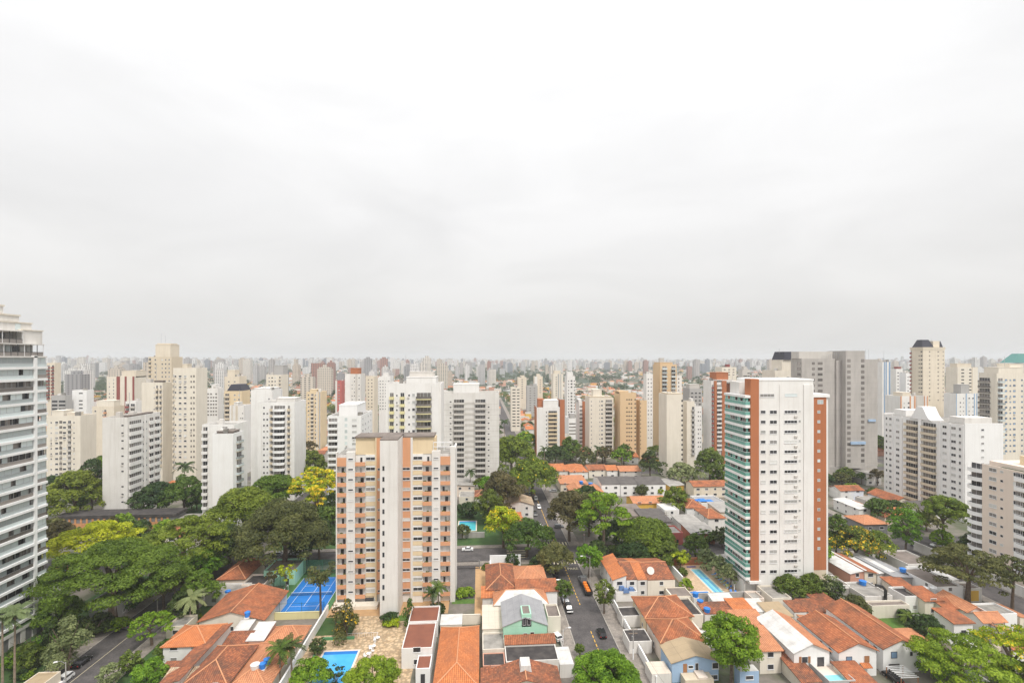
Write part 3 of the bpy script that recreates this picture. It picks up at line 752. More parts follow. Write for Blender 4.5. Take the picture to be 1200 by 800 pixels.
# ---- middle distance towers, each with its own columns
G('white tower with yellow rimmed dark rounded balconies just behind the beige and orange block', 452, 517, 203, 449, 15, WHITE, F=(('b', .07, .15, 1.0, LEMON, LEMON, S_), ('b', .26, .34, 1.0, LEMON, LEMON, S_), wn(.2, .7, .8), wn(.42, .8, .9), wn(.5, 1.2, 1.2), ('b', .55, .82, 1.4, LEMON, G_LOB, 'bow'), ('p', .83, .97, WHITE, .6)), fh=3.03, zv=38, pent=((.36, .9, .1, .8, 2.4, WHITE), (.4, .85, .3, .7, 4.5, GREIGE)), mast=1, sil=False)
G('greyish white slab with two dark columns of recessed balconies and roof garden', 515.5, 585, 274, 460, 16, WHITE2, F=(('p', 0, .22, WHITE2, .3), wn(.18, .9, .6, 'dark', .3), ('h', 0, .215, GREIGE, .16, -.2), ('h', .785, 1, GREIGE, .16, -.2), ('b', .23, .41, 1.2, GREIGE, GREIGE, S_), ('h', .42, .58, GREIGE, 1.3, -.2), ('b', .59, .77, 1.2, GREIGE, GREIGE, S_), ('p', .78, 1.0, WHITE2, .3), wn(.82, .9, .6, 'dark', .3)), fh=3.05, pent=((.22, .66, .2, .8, 4.6, WHITE),), sil=False)
G('low white slab with dark balcony ends and a stepped roof left of the beige block', 384, 423, 243, 487, 26, BRWHITE, F=(('b', .02, .3, 1.0, BRWHITE, BRWHITE, S_), wn(.55, 1.4, 1.7, 'pale'), wn(.8, 2.4, 1.1)), S=(wn(.15), wn(.35), wn(.6), wn(.85)), pent=((.25, .8, .2, .95, 4.8, BRWHITE),), sil=False)
G('tall blank white pillar tower behind the curved balcony block', 294, 331, 262, 457, 14, WHITE, F=(wn(.85, 1, 1),), zv=44, pent=((.1, .9, .1, .9, .8, WHITE),))
G('white block with rounded white balconies over brown recesses', 302, 358.5, 246, 471, 16, WHITE, F=(('p', 0, .1, WHITE), wn(.17, .9, 1), wn(.26, .9, 1), ('b', .34, .42, .9, BEIGE, BEIGE, S_), ('b', .44, .75, 1.8, BRWHITE, BRWHITE, 'bow'), ('p', .76, .8, WHITE), ('b', .81, .88, .8, BEIGE, BEIGE, S_), ('p', .92, 1, WHITE)), fh=3.0, pent=((.45, .95, .2, .7, 1.6, WHITE2),))
G('broad white slab with a bare end wall beside the trees', 237, 290, 212, 497, 12, WHITE, F=(('b', .02, .18, 1.1, WHITE, WHITE, S_), ('b', .62, .8, 1.1, WHITE, WHITE, S_), wn(.92, .8, .9)), zv=6, pent=())
G('narrow blank white shaft standing in front of the broad white slab', 249, 273, 199, 508, 9, BRWHITE, S=(('b', .3, .8, 1.0, BEIGE, G_PBLUE, 'glass'),), fh=3.3, zv=8, pent=((.1, .9, .2, .8, .6, R_FBR),), sil=False)
G('tall cream tower with rows of tiny windows and one dark balcony column', 203, 243, 270, 431, 18, CREAM2, F=(wn(.1, .9, 1), ('b', .0, .06, .8, CREAM, CREAM, S_), wn(.3, 1.5, 1), wn(.52, 1.5, 1), wn(.78, .7, 1, 'shade'), wn(.9, .7, 1.1, 'shade')), fh=3.0, zv=8, pent=((.3, .5, .2, .6, 2.0, CREAM),))
G('cream blank wing joined to the tall cream tower', 166, 202.5, 268, 448, 18, CREAM2, F=(('b', .68, .8, 1.0, CREAM, CREAM, S_), ('b', .86, .97, 1.0, CREAM, CREAM, S_), wn(.6, .6, .7)), zv=10, pent=((.55, .95, .1, .4, .8, R_FBR),))
G('stepped beige tower rising above the tall cream one', 174, 214, 345, 418, 18, BEIGE, F=(('b', .02, .12, .8, BEIGE, BEIGE, S_), wn(.3, 1, 1), wn(.6, 1, 1), wn(.75, 1, 1), wn(.9, 1, 1)), zv=48, pent=((.25, .9, .1, .9, 8.6, CREAM), (.28, .86, .2, .8, 9.4, CREAM)), mast=2)
G('pale grey slab showing a bare end wall and brown balcony rows above the dark hoarding', 120, 149.5, 215, 489, 22, WHITE2, F=(wn(.8, .9, .6, 'dark'),), S=(('b', .04, .4, .5, WHITE, WHITE, 'high'), wn(.46, .7, .8), wn(.56, .7, .8), ('p', .5, .52, WHITE), ('b', .64, .78, .4, MAROON, WHITE, 'high'), ('b', .82, .98, .4, MAROON, WHITE, 'high')), fh=3.4, pent=((.7, .95, .1, .8, .4, R_FBR),), sil=False)
G('broad cream block with small windows just right of the glazed white tower', 54.5, 113, 280, 487, 16, CREAM2, F=(wn(.14, .8, .9), wn(.3, 1.7, 1.1), wn(.42, 1.5, 1.5, 'shade'), wn(.53, 1.8, 1.1), ('b', .63, .73, .6, GREIGE, GREIGE, S_), wn(.81, .8, .8)), zv=0, pent=((.05, .4, .2, .8, 2.6, CREAM2), (.5, .75, .2, .7, 1.3, CREAM)))
G('cream balcony tower with brown balcony columns close to the glazed tower', 55, 71.5, 425, 425, 16, CREAM, F=(('b', .05, .4, 1.2, BEIGE, MAROON, S_), ('b', .65, .95, 1.0, CREAM, MAROON, S_)), zv=34, pent=())
G('low dark gridded block between the glazed tower and a white block', 60, 84.5, 380, 463, 14, GREYW, F=(wn(.25, 4, 1.6, 'dark'), wn(.7, 3, 1.5, 'dark'), wn(.92, 2, 1.5, 'dark')), zv=18, pent=())
G('plain white block with one column of slit windows', 84.5, 110, 390, 457, 18, BRWHITE, F=(wn(.6, 2.8, .9, 'dark'),), zv=24, pent=())
G('low cream block with a balcony strip under the maroon framed one', 108, 146, 340, 476, 16, CREAM, F=(wn(.15, 1.2, 1.1), wn(.5, 1, 1), ('b', .55, .66, .7, ORNG, ORNG, S_)), zv=16, pent=((.1, .9, .2, .8, 3.6, CREAM2),))
G('cream block with a maroon frame on its upper end', 125, 173, 425, 441, 18, CREAM2, F=(wn(.1, .8, 1.2), wn(.25, .8, 1.2), ('p', .36, .48, MAROON, .3), ('p', .66, .72, MAROON, .5), ('p', .94, 1, MAROON, .5)), zv=32, pent=((.5, 1, .1, .9, 4.8, CREAM),))
G('little white balcony block in front of the cream wing', 147, 167, 320, 470, 14, WHITE, F=(('b', .05, .4, .8, WHITE, MAROON, S_), ('b', .5, .95, .8, WHITE2, GREIGE, S_)), zv=12, pent=())
G('pale white tower pricked with a grid of square windows', 242, 262, 420, 455, 16, WHITE, F=(wn(.15, 1.3, 1.3, 'shade'), wn(.4, 1.3, 1.3, 'shade'), wn(.62, 1.3, 1.3, 'shade'), wn(.85, 1.3, 1.3, 'shade')), zv=20)
t = G('beige block crowned by a dark curved mansard roof', 263, 293, 330, 458, 16, YSAND, F=(wn(.6, 1.2, 1), wn(.85, 1.2, 1), ('b', .03, .3, .9, BEIGE, BEIGE, S_)), zv=26, pent=())
MB().frus(.6, t.W - .2, 1, 15, 0, 5.2, 2.2, 2.0, SLATE).build('mansard', t.root, (0, 0, t.H - .88))
G('stepped beige block behind the dark mansard roof', 263, 289, 395, 441, 18, CREAM, F=(wn(.3, 1.2, 1), wn(.7, 1.2, 1)), zv=44, pent=((.1, .6, .2, .8, 5, CREAM),))
G('cream tower with a taller grey wing behind the blank pillar', 312, 338, 400, 439, 16, CREAM2, F=(wn(.2, 1.2, 1), wn(.4, 1.2, 1, 'dark'), wn(.6, 1.2, 1), ('b', .85, .98, .8, CREAM, CREAM, S_)), zv=34, pent=((.35, .98, .3, .95, 7.5, GREYW),))
G('white block ruled by thin brown strips', 269, 294, 300, 475, 14, WHITE, F=(('p', .16, .2, BEIGE), ('p', .44, .48, BEIGE), ('p', .52, .56, BEIGE), wn(.78, .8, .9), wn(.92, .8, .9)), zv=24, pent=((.2, .5, .2, .8, 1.6, WHITE2),))
G('sand coloured block with white balconies next to the curved balcony block', 359, 383, 370, 459, 14, YSAND, F=(wn(.15, 1.1, 1), ('b', .3, .5, .9, CREAM, CREAM, S_), wn(.62, 1.1, 1), ('p', .7, .76, WHITE), ('p', .86, .95, GREYW)), zv=8, pent=((.15, .6, .2, .8, 1.5, YSAND),))
G('narrow red tower with a pale stripe', 393, 404, 520, 446, 14, REDW, F=(('p', .0, .3, WHITE2), wn(.6, 1.6, 1)), zv=24, pent=())
G('white ribbed tower with a rust red cap', 404.5, 428, 400, 438, 16, WHITE2, F=(('p', .0, .35, WHITE, .4), wn(.45, .8, 1), wn(.6, .8, 1), ('p', .66, .78, GREIGE), wn(.9, 1, 1)), zv=24, pent=((.28, .8, .2, .8, 4.6, RUST),))
G('plain beige slab right of the ribbed white tower', 429, 443, 430, 441, 16, CREAM, F=(wn(.3, 1, 1, 'shade'), wn(.7, 1, 1, 'shade')), zv=18, pent=())
G('white tower with fine window rows left of the yellow rimmed one', 444, 461, 470, 441, 16, WHITE, F=(wn(.12, 1.2, 1), wn(.35, 1.2, 1), wn(.6, 1.6, 1), wn(.85, 1.6, 1)), zv=20)
G('slim cream tower with brown window bands beyond the greyish slab', 598, 610, 480, 454, 14, CREAM2, F=(wn(.3, 3, 1, 'dark'), wn(.75, 2.4, 1, 'dark')), zv=0, pent=())
G('small cream tower at the head of the leafy avenue', 606, 617, 640, 442, 14, CREAM, F=(wn(.5, 2, 1, 'shade'),), pent=((.3, .8, .3, .7, 2, CREAM),), zv=16)
G('short grey block among tiled roofs in the middle distance', 616.5, 630, 600, 452, 14, GREYW, F=(wn(.3, 2, 1, 'shade'), wn(.7, 2, 1, 'shade')), pent=((.6, .95, .3, .7, 2, GREYW),))
G('pale beige tower with a white side right of the short grey block', 625, 636, 700, 441, 16, CREAM, F=(('p', 0, .35, WHITE, .3), wn(.7, 2, 1, 'shade')), zv=20)
G('cream tower with grey window bays above the rust sided white block', 646, 660, 640, 438, 18, CREAM2, F=(wn(.3, 1.4, 1.4, 'shade'), ('p', .45, .6, GREYW), ('p', .72, .8, GREYW)), pent=((.15, .8, .2, .7, 4, CREAM),), zv=20)
G('slender white tower with a narrow dark window column', 661.5, 674, 470, 441, 14, WHITE, F=(wn(.2, .9, 1, 'dark'), wn(.55, 1.6, 1.4, 'dark'), wn(.9, .9, 1, 'dark')), zv=12, pent=((.1, .8, .2, .8, 4, WHITE),))
G('white block with brown banded balconies and a rust flank', 629, 656, 360, 477, 14, WHITE, F=(wn(.42, .7, 1, 'dark'), ('b', .50, .88, 1.1, YSAND, YSAND, S_)), S=(('p', 0, 1, RUST, .2),), zv=5, pent=((.3, .95, .1, .9, 4.8, WHITE), (.1, .35, .3, .9, 5.5, RUST)), sil=False)
t = Tower('apartment_wing', 'plain rust flank standing right of the brown banded white block', GX(656.3, GYc(659, 362)), GX(661.8, GYc(659, 362)), GYc(659, 362), ZP(659, 468, GYc(659, 362)), 12, cat='apartment wing'); t.box(0, t.W, 0, 12, 0, t.H, RUST, top=R_FLT); t.done()
G('low white office slab tucked between two towers', 662, 675, 430, 490, 20, BRWHITE, F=(wn(.5, 6, 1, 'shade'),), zv=0, pent=((.3, 1, .2, .6, 3.4, GREYW),))
G('narrow white and rust tower squeezed beside the cream tower', 675, 686, 372, 470, 14, WHITE, F=(wn(.2, 1, 1, 'dark'), wn(.42, 1, 1, 'dark'), ('p', .52, .98, RUST, .4)), zv=0, pent=((.0, .5, .2, .8, 1.2, WHITE),))
G('pale cream tower with a plain face and brown balcony column', 685.5, 719, 350, 466, 15, CREAM2, F=(wn(.52, 1.5, 1), wn(.42, .6, .8), wn(.08, .7, .8), ('b', .66, .95, 1.0, BEIGE, GREIGE, S_)), zv=4, pent=((.2, .55, .2, .7, 5.5, CREAM2), (.05, .95, .1, .9, .6, BEIGE)))
G('tan tower with rows of small dark windows', 720, 745.5, 345, 460, 15, TAN, F=(wn(.42, 1.0, .8, 'dark'), wn(.56, 1.0, .8, 'dark'), wn(.7, 1.0, .8, 'dark'), wn(.94, 1.1, .8, 'dark')), zv=4, fh=2.9, pent=((.0, .6, .2, .8, .8, TAN),))
G('lower step of the tan tower', 745.7, 758, 346, 469, 14, TAN, F=(wn(.08, .6, .8, 'dark'),), zv=4, fh=2.9, pent=(), name='apartment_wing', cat='apartment wing')
G('blank off white slab with a row of windows down its edge', 772, 800, 292, 462, 13, CREAM2, F=(wn(.965, .9, 1.2, 'dark'),), fh=2.95, zv=2, pent=((.1, .95, .1, .9, .4, BEIGE),))
G('paler wing behind the blank off white slab with one balcony column', 800.5, 814, 300, 470, 12, CREAM2, F=(('b', .62, .98, .8, GREIGE, GREYW, S_),), zv=10, pent=())
G('white tower whose corners carry small windows behind the blank slab', 755, 765, 372, 438, 14, WHITE, F=(wn(.3, .9, 1), wn(.75, .9, 1)), zv=8, pent=())
G('tall tan and white balcony tower left of the white and rust one', 765.2, 793, 374, 427, 16, TAN, F=(('b', .1, .4, 1.2, WHITE, G_PBLUE, 'glass'), ('b', .66, .92, 1.2, WHITE, G_PBLUE, 'glass')), zv=8, pent=((.02, .8, .1, .9, 1.4, TAN),))
G('white wing with slit windows right of the tan balcony tower', 793.2, 799, 380, 440, 14, WHITE, F=(wn(.5, 1, 1),), zv=40, pent=(), name='apartment_wing', cat='apartment wing')
G('grey weathered block behind the blank off white slab', 800, 823, 390, 455, 16, GREYW, F=(wn(.2, 1.6, 1, 'dark'), wn(.5, 1.6, 1, 'dark'), wn(.8, 1.6, 1, 'dark')), zv=28, pent=((.1, .9, .2, .7, 3, GREIGE),))
G('narrow white block dotted with windows beside the brown striped tower', 813, 822.5, 335, 476, 12, WHITE, F=(wn(.5, .9, .9), wn(.8, .9, .9)), zv=5, pent=())
G('white tower with rust stripes and a rust box on its roof', 824, 851, 330, 446, 15, WHITE, F=(('b', .02, .14, .9, WHITE, MAROON, S_), ('p', .17, .33, RUST, .9), ('b', .35, .66, 1.0, WHITE, WHITE, S_), ('p', .68, .98, RUST, .9)), zv=8, pent=((.4, 1.2, .1, .9, 5.4, RUST), (.38, 1.35, .0, .95, .5, WHITE)))
G('short wing of the rust striped tower with dark bands under a white slab roof', 851.5, 865, 334, 448, 12, RUST, F=(wn(.5, 5.5, 1.3, 'dark'),), zv=38, pent=((-.05, 1.05, -.1, .9, .5, WHITE),), name='apartment_wing', cat='apartment wing')
G('beige distant block rising behind the rust striped tower', 838, 863, 560, 430, 16, CREAM2, F=(wn(.2, 2, 1, 'shade'), wn(.5, 2, 1, 'shade'), wn(.8, 2, 1, 'shade')), zv=50, pent=((.5, .7, .3, .6, 3, MAROON),))
G('grey white tower with dark bands right of the rust striped one', 865, 879, 520, 433, 14, GREIGE, F=(wn(.35, 4, 1.1, 'dark'), wn(.8, 2.4, 1.1, 'dark')), zv=40)
t = G('cream tower with arched dormers beside the netted tower', 893, 936, 330, 434, 16, CREAM2, F=(wn(.1, 1.2, 1), wn(.55, 2, 1), wn(.8, 1.2, 1.2)), zv=54, pent=((.35, .98, .1, .9, 7, CREAM2),), mast=1)
MB().frus(t.W * .4, t.W - .3, .6, t.D - .6, 0, 5.6, 1.2, 1.6, SLATE).build('mansard', t.root, (0, 0, t.H + 7.3))
t = G('very tall beige tower with a dark faceted crown', 1067, 1107, 360, 408, 17, CREAM, F=(wn(.3, .9, .8, 'shade'), wn(.7, 1, .8, 'shade'), wn(.93, .6, .8, 'shade')), S=(wn(.3, .9, .8, 'shade'), wn(.12, 1.3, .9, 'dark'), ('b', .9, .99, .8, CREAM, MAROON, S_)), zv=38, pent=((-.02, 1.02, -.02, 1.02, .6, CREAM),), mast=1)
w8, d8 = t.W, t.D; MB().frus(.6, w8 * .55, 1, d8 - .6, 0, 5.6, 1.8, 2.4, SLATE).build('mansard', t.root, (0, 0, t.H + .9)); MB().box(w8 * .55, w8 * .85, 1.5, d8 - 1, 0, 4.6, CREAM).build('penthouse', t.root, (0, 0, t.H + .9)); MB().frus(w8 * .85 + .05, w8 - .3, 1, d8 - 1, 0, 4.5, .5, 1.5, SLATE).build('mansard', t.root, (0, 0, t.H + .9))
t = G('cream tower with a dark balcony column near the right edge of the photo', 1147, 1204, 270, 437, 18, CREAM2, F=(('b', .03, .2, 1.4, WHITE2, G_PBLUE, 'glass'), wn(.3, 1.3, 1.0, 'blue'), wn(.44, .8, .8, 'blue'), wn(.57, 1.4, 1.0, 'blue'), wn(.82, .9, .9, 'blue'), ('b', .9, 1.0, 1.0, GREYW, G_LOB, 'glass')), zv=16, S=(('b', .35, .97, 1.0, WHITE2, G_LOB, 'glass'),), fh=3.05, pent=((.12, .9, .1, .9, 3.0, CREAM2), (.55, 1.0, .2, .9, 5, CREAM2)))
ux = GX(1184, t.g0 + 4) - t.x0; MB().frus(ux, ux + 14, 2, t.D, 0, 5.2, 5, 2.2, TEAL).build('copper_roof', t.root, (0, 0, ZP(1190, 425, t.g0)))
G('long cream block with a brown window column behind the very tall tower', 1108, 1146, 430, 430, 18, CREAM2, F=(wn(.25, 2.6, 1, 'dark'), wn(.62, 2.2, 1, 'dark'), ('p', .7, .72, BEIGE)), zv=40, pent=((.1, .8, .2, .8, 3, CREAM),), mast=1)
G('white low tower ruled with thin blue strips', 1106, 1145, 340, 461, 16, WHITE, F=(('p', .0, .02, SKYB), wn(.2, 1, 1), wn(.35, .8, .8), ('p', .46, .5, SKYB), wn(.62, 1.2, 1), wn(.8, 1.2, 1), ('p', .85, .88, SKYB), ('p', .97, 1, SKYB)), zv=30, pent=((.35, .75, .2, .8, 6, GREYW),))
G('white block with salmon strips right of the netted tower', 1037, 1087, 335, 464, 16, WHITE, F=(('p', 0, .04, ORNG), wn(.3, 1.4, 1.2), wn(.14, 1.2, 1), ('p', .34, .38, ORNG), ('p', .5, .55, ORNG), ('p', .58, .85, GREIGE), ('p', .87, .9, ORNG), ('p', .97, 1, ORNG)), zv=30, pent=((.2, .5, .2, .8, 2, CREAM),))
G('slim white tower with blue glass strips right of the netted tower', 1027, 1043, 430, 424, 16, WHITE, F=(('p', .2, .3, G_BLUE), ('p', .42, .55, G_BLUE), ('p', .85, 1, G_BLUE)), zv=30, pent=())
G('small white block with a maroon rooftop box', 1043, 1058, 440, 432, 15, WHITE, F=(wn(.3, 1.6, 1), wn(.75, 1.6, 1)), zv=40, pent=((.4, .9, .2, .8, 1.5, MAROON),))
G('white block half hidden by the very tall beige tower', 1056, 1068, 420, 437, 15, BRWHITE, F=(wn(.4, 1.4, 1),), zv=40, pent=())
# ------------------------------------------------------------------ the ground and the streets
def terr(x, y):
    r = math.hypot(x, y); s = min(1, max(0, (r - 900) / 4800)); s = s * s * (3 - 2 * s)
    return (9 + 15 * min(1, max(0, (500 - x) / 2800))) * s + (3 * math.sin(x / 420 + 1.3) * math.sin(y / 510) if r > 1000 else 0) * min(1, (r - 1000) / 800)
def ground_mat():
    m, N, L, B = newmat('ground_mat'); p = posout(N)
    v = N.new('ShaderNodeTexVoronoi'); v.inputs['Scale'].default_value = 1 / 13.0; L.new(p, v.inputs['Vector'])
    s = N.new('ShaderNodeSeparateColor'); L.new(v.outputs['Color'], s.inputs[0])
    r = N.new('ShaderNodeValToRGB'); r.color_ramp.interpolation = 'CONSTANT'; L.new(s.outputs[0], r.inputs[0])
    el = r.color_ramp.elements; el[0].position = 0; el[0].color = (.05, .085, .03, 1); el[1].position = .32; el[1].color = (.24, .21, .18, 1)
    for q, c in ((.46, (.33, .13, .08)), (.6, (.19, .17, .15)), (.72, (.36, .33, .3)), (.84, (.04, .075, .03)), (.93, (.27, .1, .06))):
        e = el.new(q); e.color = (*c, 1)
    near = mixc(N, L, mrange(N, L, noise(N, L, p, .07, 5, .6), .42, .6), (.21, .185, .16), (.075, .095, .04))
    near = mixc(N, L, mrange(N, L, noise(N, L, p, .9, 3), .4, .7, 0, .5), near, (.13, .115, .1))
    ln = N.new('ShaderNodeVectorMath'); ln.operation = 'LENGTH'; L.new(p, ln.inputs[0])
    big = mrange(N, L, noise(N, L, p, .0035, 4, .6), .40, .53)
    far = mixc(N, L, big, r.outputs[0], (.035, .062, .03))
    L.new(mixc(N, L, mrange(N, L, ln.outputs['Value'], 450, 800), near, far), B.inputs['Base Color']); B.inputs['Roughness'].default_value = .95
    return m
mb = MB(); GM = ground_mat()
xs = [-9000, -7000, -5000, -3800, -2800, -2000, -1500, -1100, -800, -500, -250, 0, 250, 500, 800, 1100, 1500, 2000, 2800, 3800, 5000, 7000, 9000]
ys = [-60, 60, 200, 400, 600, 900, 1100, 1350, 1600, 1900, 2200, 2600, 3000, 3500, 4000, 4600, 5200, 6000, 7000, 8500]
for i in range(len(xs) - 1):
    for j in range(len(ys) - 1):
        q = [(xs[i], ys[j]), (xs[i + 1], ys[j]), (xs[i + 1], ys[j + 1]), (xs[i], ys[j + 1])]
        mb.poly([(x, y, terr(x, y)) for x, y in q], GM)
mb.ms = [GM]; struct('ground', mb)

def sheet_(name, x0, x1, y0, y1, m, z=.004, kind='structure'):
    mb = MB(); mb.poly([(x0, y0, z), (x1, y0, z), (x1, y1, z), (x0, y1, z)], m); o = mb.build(name); o['kind'] = kind; return o
ROADX = [(-96.5, -85.0), (24.0, 34.3), (152.5, 162.5), (-214, -204), (-330, -320), (276, 286), (398, 408), (520, 530), (-446, -436), (-562, -552)]
CROSS = [(172.5, 184.0), (296, 306), (424, 434), (552, 562), (690, 700)]
for i, (a, b) in enumerate(ROADX):
    sheet_('road', a, b, 60, 172.48 if i < 3 else 900, ASPH, .008)
    if i < 3: sheet_('road', a, b, 184.02, 900, ASPH, .008); foot(a - 3.5, b + 3.5, 60, 900, 0)
    else: foot(a - 2, b + 2, 60, 900, 0)
sheet_('cross_road', -200, 300, 172.5, 184.0, ASPH, .0125); foot(-200, 300, 170, 187, 0)
for a, b in CROSS[1:]: sheet_('cross_road', -600, 600, a, b, ASPH, .012); foot(-600, 600, a - 2, b + 2, 0)
mb = MB()
for (a, b) in ROADX[:3]:
    for y0, y1 in ((60, 171.5), (185, 900)):
        wl = 3.5; wr = 4.2
        mb.box(a - wl, a - .18, y0, y1, 0, .13, SIDE); mb.box(b + .18, b + wr, y0, y1, 0, .13, SIDE)
        mb.box(a - .178, a, y0, y1, 0, .145, KERB); mb.box(b, b + .178, y0, y1, 0, .145, KERB)
for x0, x1 in ((-84.5, 20), (39, 152)):
    mb.box(x0, x1, 169, 172.3, 0, .13, SIDE); mb.box(x0, x1, 184.2, 187, 0, .13, SIDE)
struct('pavement', mb)
# painted markings of the main street: yellow dashed centre line, crossing, stop lettering
mb = MB(); c = 29.25
for y in [108 + 1.9 * k for k in range(10)] + [140 + 2.05 * k for k in range(14)] + [190 + 5 * k for k in range(20)]:
    d = 1.2 if y < 180 else 4.2
    mb.poly([(c - .09, y, .014), (c + .12, y, .014), (c + .12, y + d, .014), (c - .09, y + d, .014)], YEL)
for k in range(8):
    x = 24.7 + k * 1.22; mb.poly([(x, 168.2, .014), (x + .55, 168.2, .014), (x + .55, 171.6, .014), (x, 171.6, .014)], YELW)
for k in range(8):
    x = 24.7 + k * 1.22; mb.poly([(x, 185.2, .014), (x + .55, 185.2, .014), (x + .55, 188.4, .014), (x, 188.4, .014)], YELW)
for k in range(4): mb.poly([(10, 174.4 + k * 2.1, .014), (17, 174.4 + k * 2.1, .014), (17, 175.1 + k * 2.1, .014), (10, 175.1 + k * 2.1, .014)], YELW)
for x in (-90.9,): mb.poly([(x - .07, 70, .014), (x + .07, 70, .014), (x + .07, 170, .014), (x - .07, 170, .014)], YELW)
struct('road_markings', mb)
def text(name, body, size, m, loc, rot, parent=None):
    cu = bpy.data.curves.new(name, 'FONT'); cu.body = body; cu.size = size; cu.align_x = 'CENTER'; cu.extrude = .002; cu.materials.append(m)
    o = bpy.data.objects.new(name, cu); COL.objects.link(o); o.location = loc; o.rotation_euler = rot; o.parent = parent; return o
o = text('road_lettering', 'PARE', 2.0, YELW, (31.8, 163.4, .016), (0, 0, 0)); o.scale = (.82, 1.25, 1); o['kind'] = 'structure'

# ------------------------------------------------------------------ houses
R_CRM = sheet('cream_sheet', (0.66, 0.58, 0.48), (0.5, 0.43, 0.36), 0.15, 0.5, 1.6)
RCOUNT = random.Random(9)
def roofing(t, W, D, ze, rise, kind, ridge, m, m2=None, ov=.45, th=.16, cap=True):
    r = MB(); e = ze; zr = ze + rise
    if kind == 'gable':
        if ridge == 'y':
            zl = ze - ov * rise / (W / 2)
            A = [[(-ov, -ov, zl), (W / 2, -ov, zr), (W / 2, D + ov, zr), (-ov, D + ov, zl)], [(W / 2, -ov, zr), (W + ov, -ov, zl), (W + ov, D + ov, zl), (W / 2, D + ov, zr)]]
            ln = [(W / 2, -ov, zr), (W / 2, D + ov, zr)]
        else:
            zl = ze - ov * rise / (D / 2)
            A = [[(-ov, -ov, zl), (W + ov, -ov, zl), (W + ov, D / 2, zr), (-ov, D / 2, zr)], [(-ov, D / 2, zr), (W + ov, D / 2, zr), (W + ov, D + ov, zl), (-ov, D + ov, zl)]]
            ln = [(-ov, D / 2, zr), (W + ov, D / 2, zr)]
        lines = [ln]
    elif kind == 'hip':
        zl = ze - .2; a, b, c, d_ = (-ov, -ov, zl), (W + ov, -ov, zl), (W + ov, D + ov, zl), (-ov, D + ov, zl)
        if ridge == 'y':
            i = min(W * .5, D * .45); p, q = (W / 2, i, zr), (W / 2, D - i, zr)
            A = [[a, b, p], [b, c, q, p], [c, d_, q], [d_, a, p, q]]; lines = [[p, q], [a, p], [b, p], [c, q], [d_, q]]
        else:
            i = min(D * .5, W * .45); p, q = (i, D / 2, zr), (W - i, D / 2, zr)
            A = [[a, b, q, p], [b, c, q], [c, d_, p, q], [d_, a, p]]; lines = [[p, q], [a, p], [d_, p], [b, q], [c, q]]
    elif kind == 'shed':
        lo, hi = ze, zr; z = {'+x': (lo, hi, hi, lo), '-x': (hi, lo, lo, hi), '+y': (lo, lo, hi, hi), '-y': (hi, hi, lo, lo)}[ridge]
        A = [[(-ov, -ov, z[0]), (W + ov, -ov, z[1]), (W + ov, D + ov, z[2]), (-ov, D + ov, z[3])]]; lines = []; 
    for i, P in enumerate(A):
        pass
    if m2 is None: r.solid(A, th, m)
    else:
        for i, P in enumerate(A): r.solid([P], th, m2 if i in (m2i(kind)) else m)
    if cap and m.name.endswith('tiles'):
        for ln in lines: r.tube([(p[0], p[1], p[2] + .04) for p in ln], .14, CAP, 5)
    o = r.build('roof', t); return o
def m2i(kind): return {'gable': (1,), 'hip': (0,), 'shed': ()}[kind]
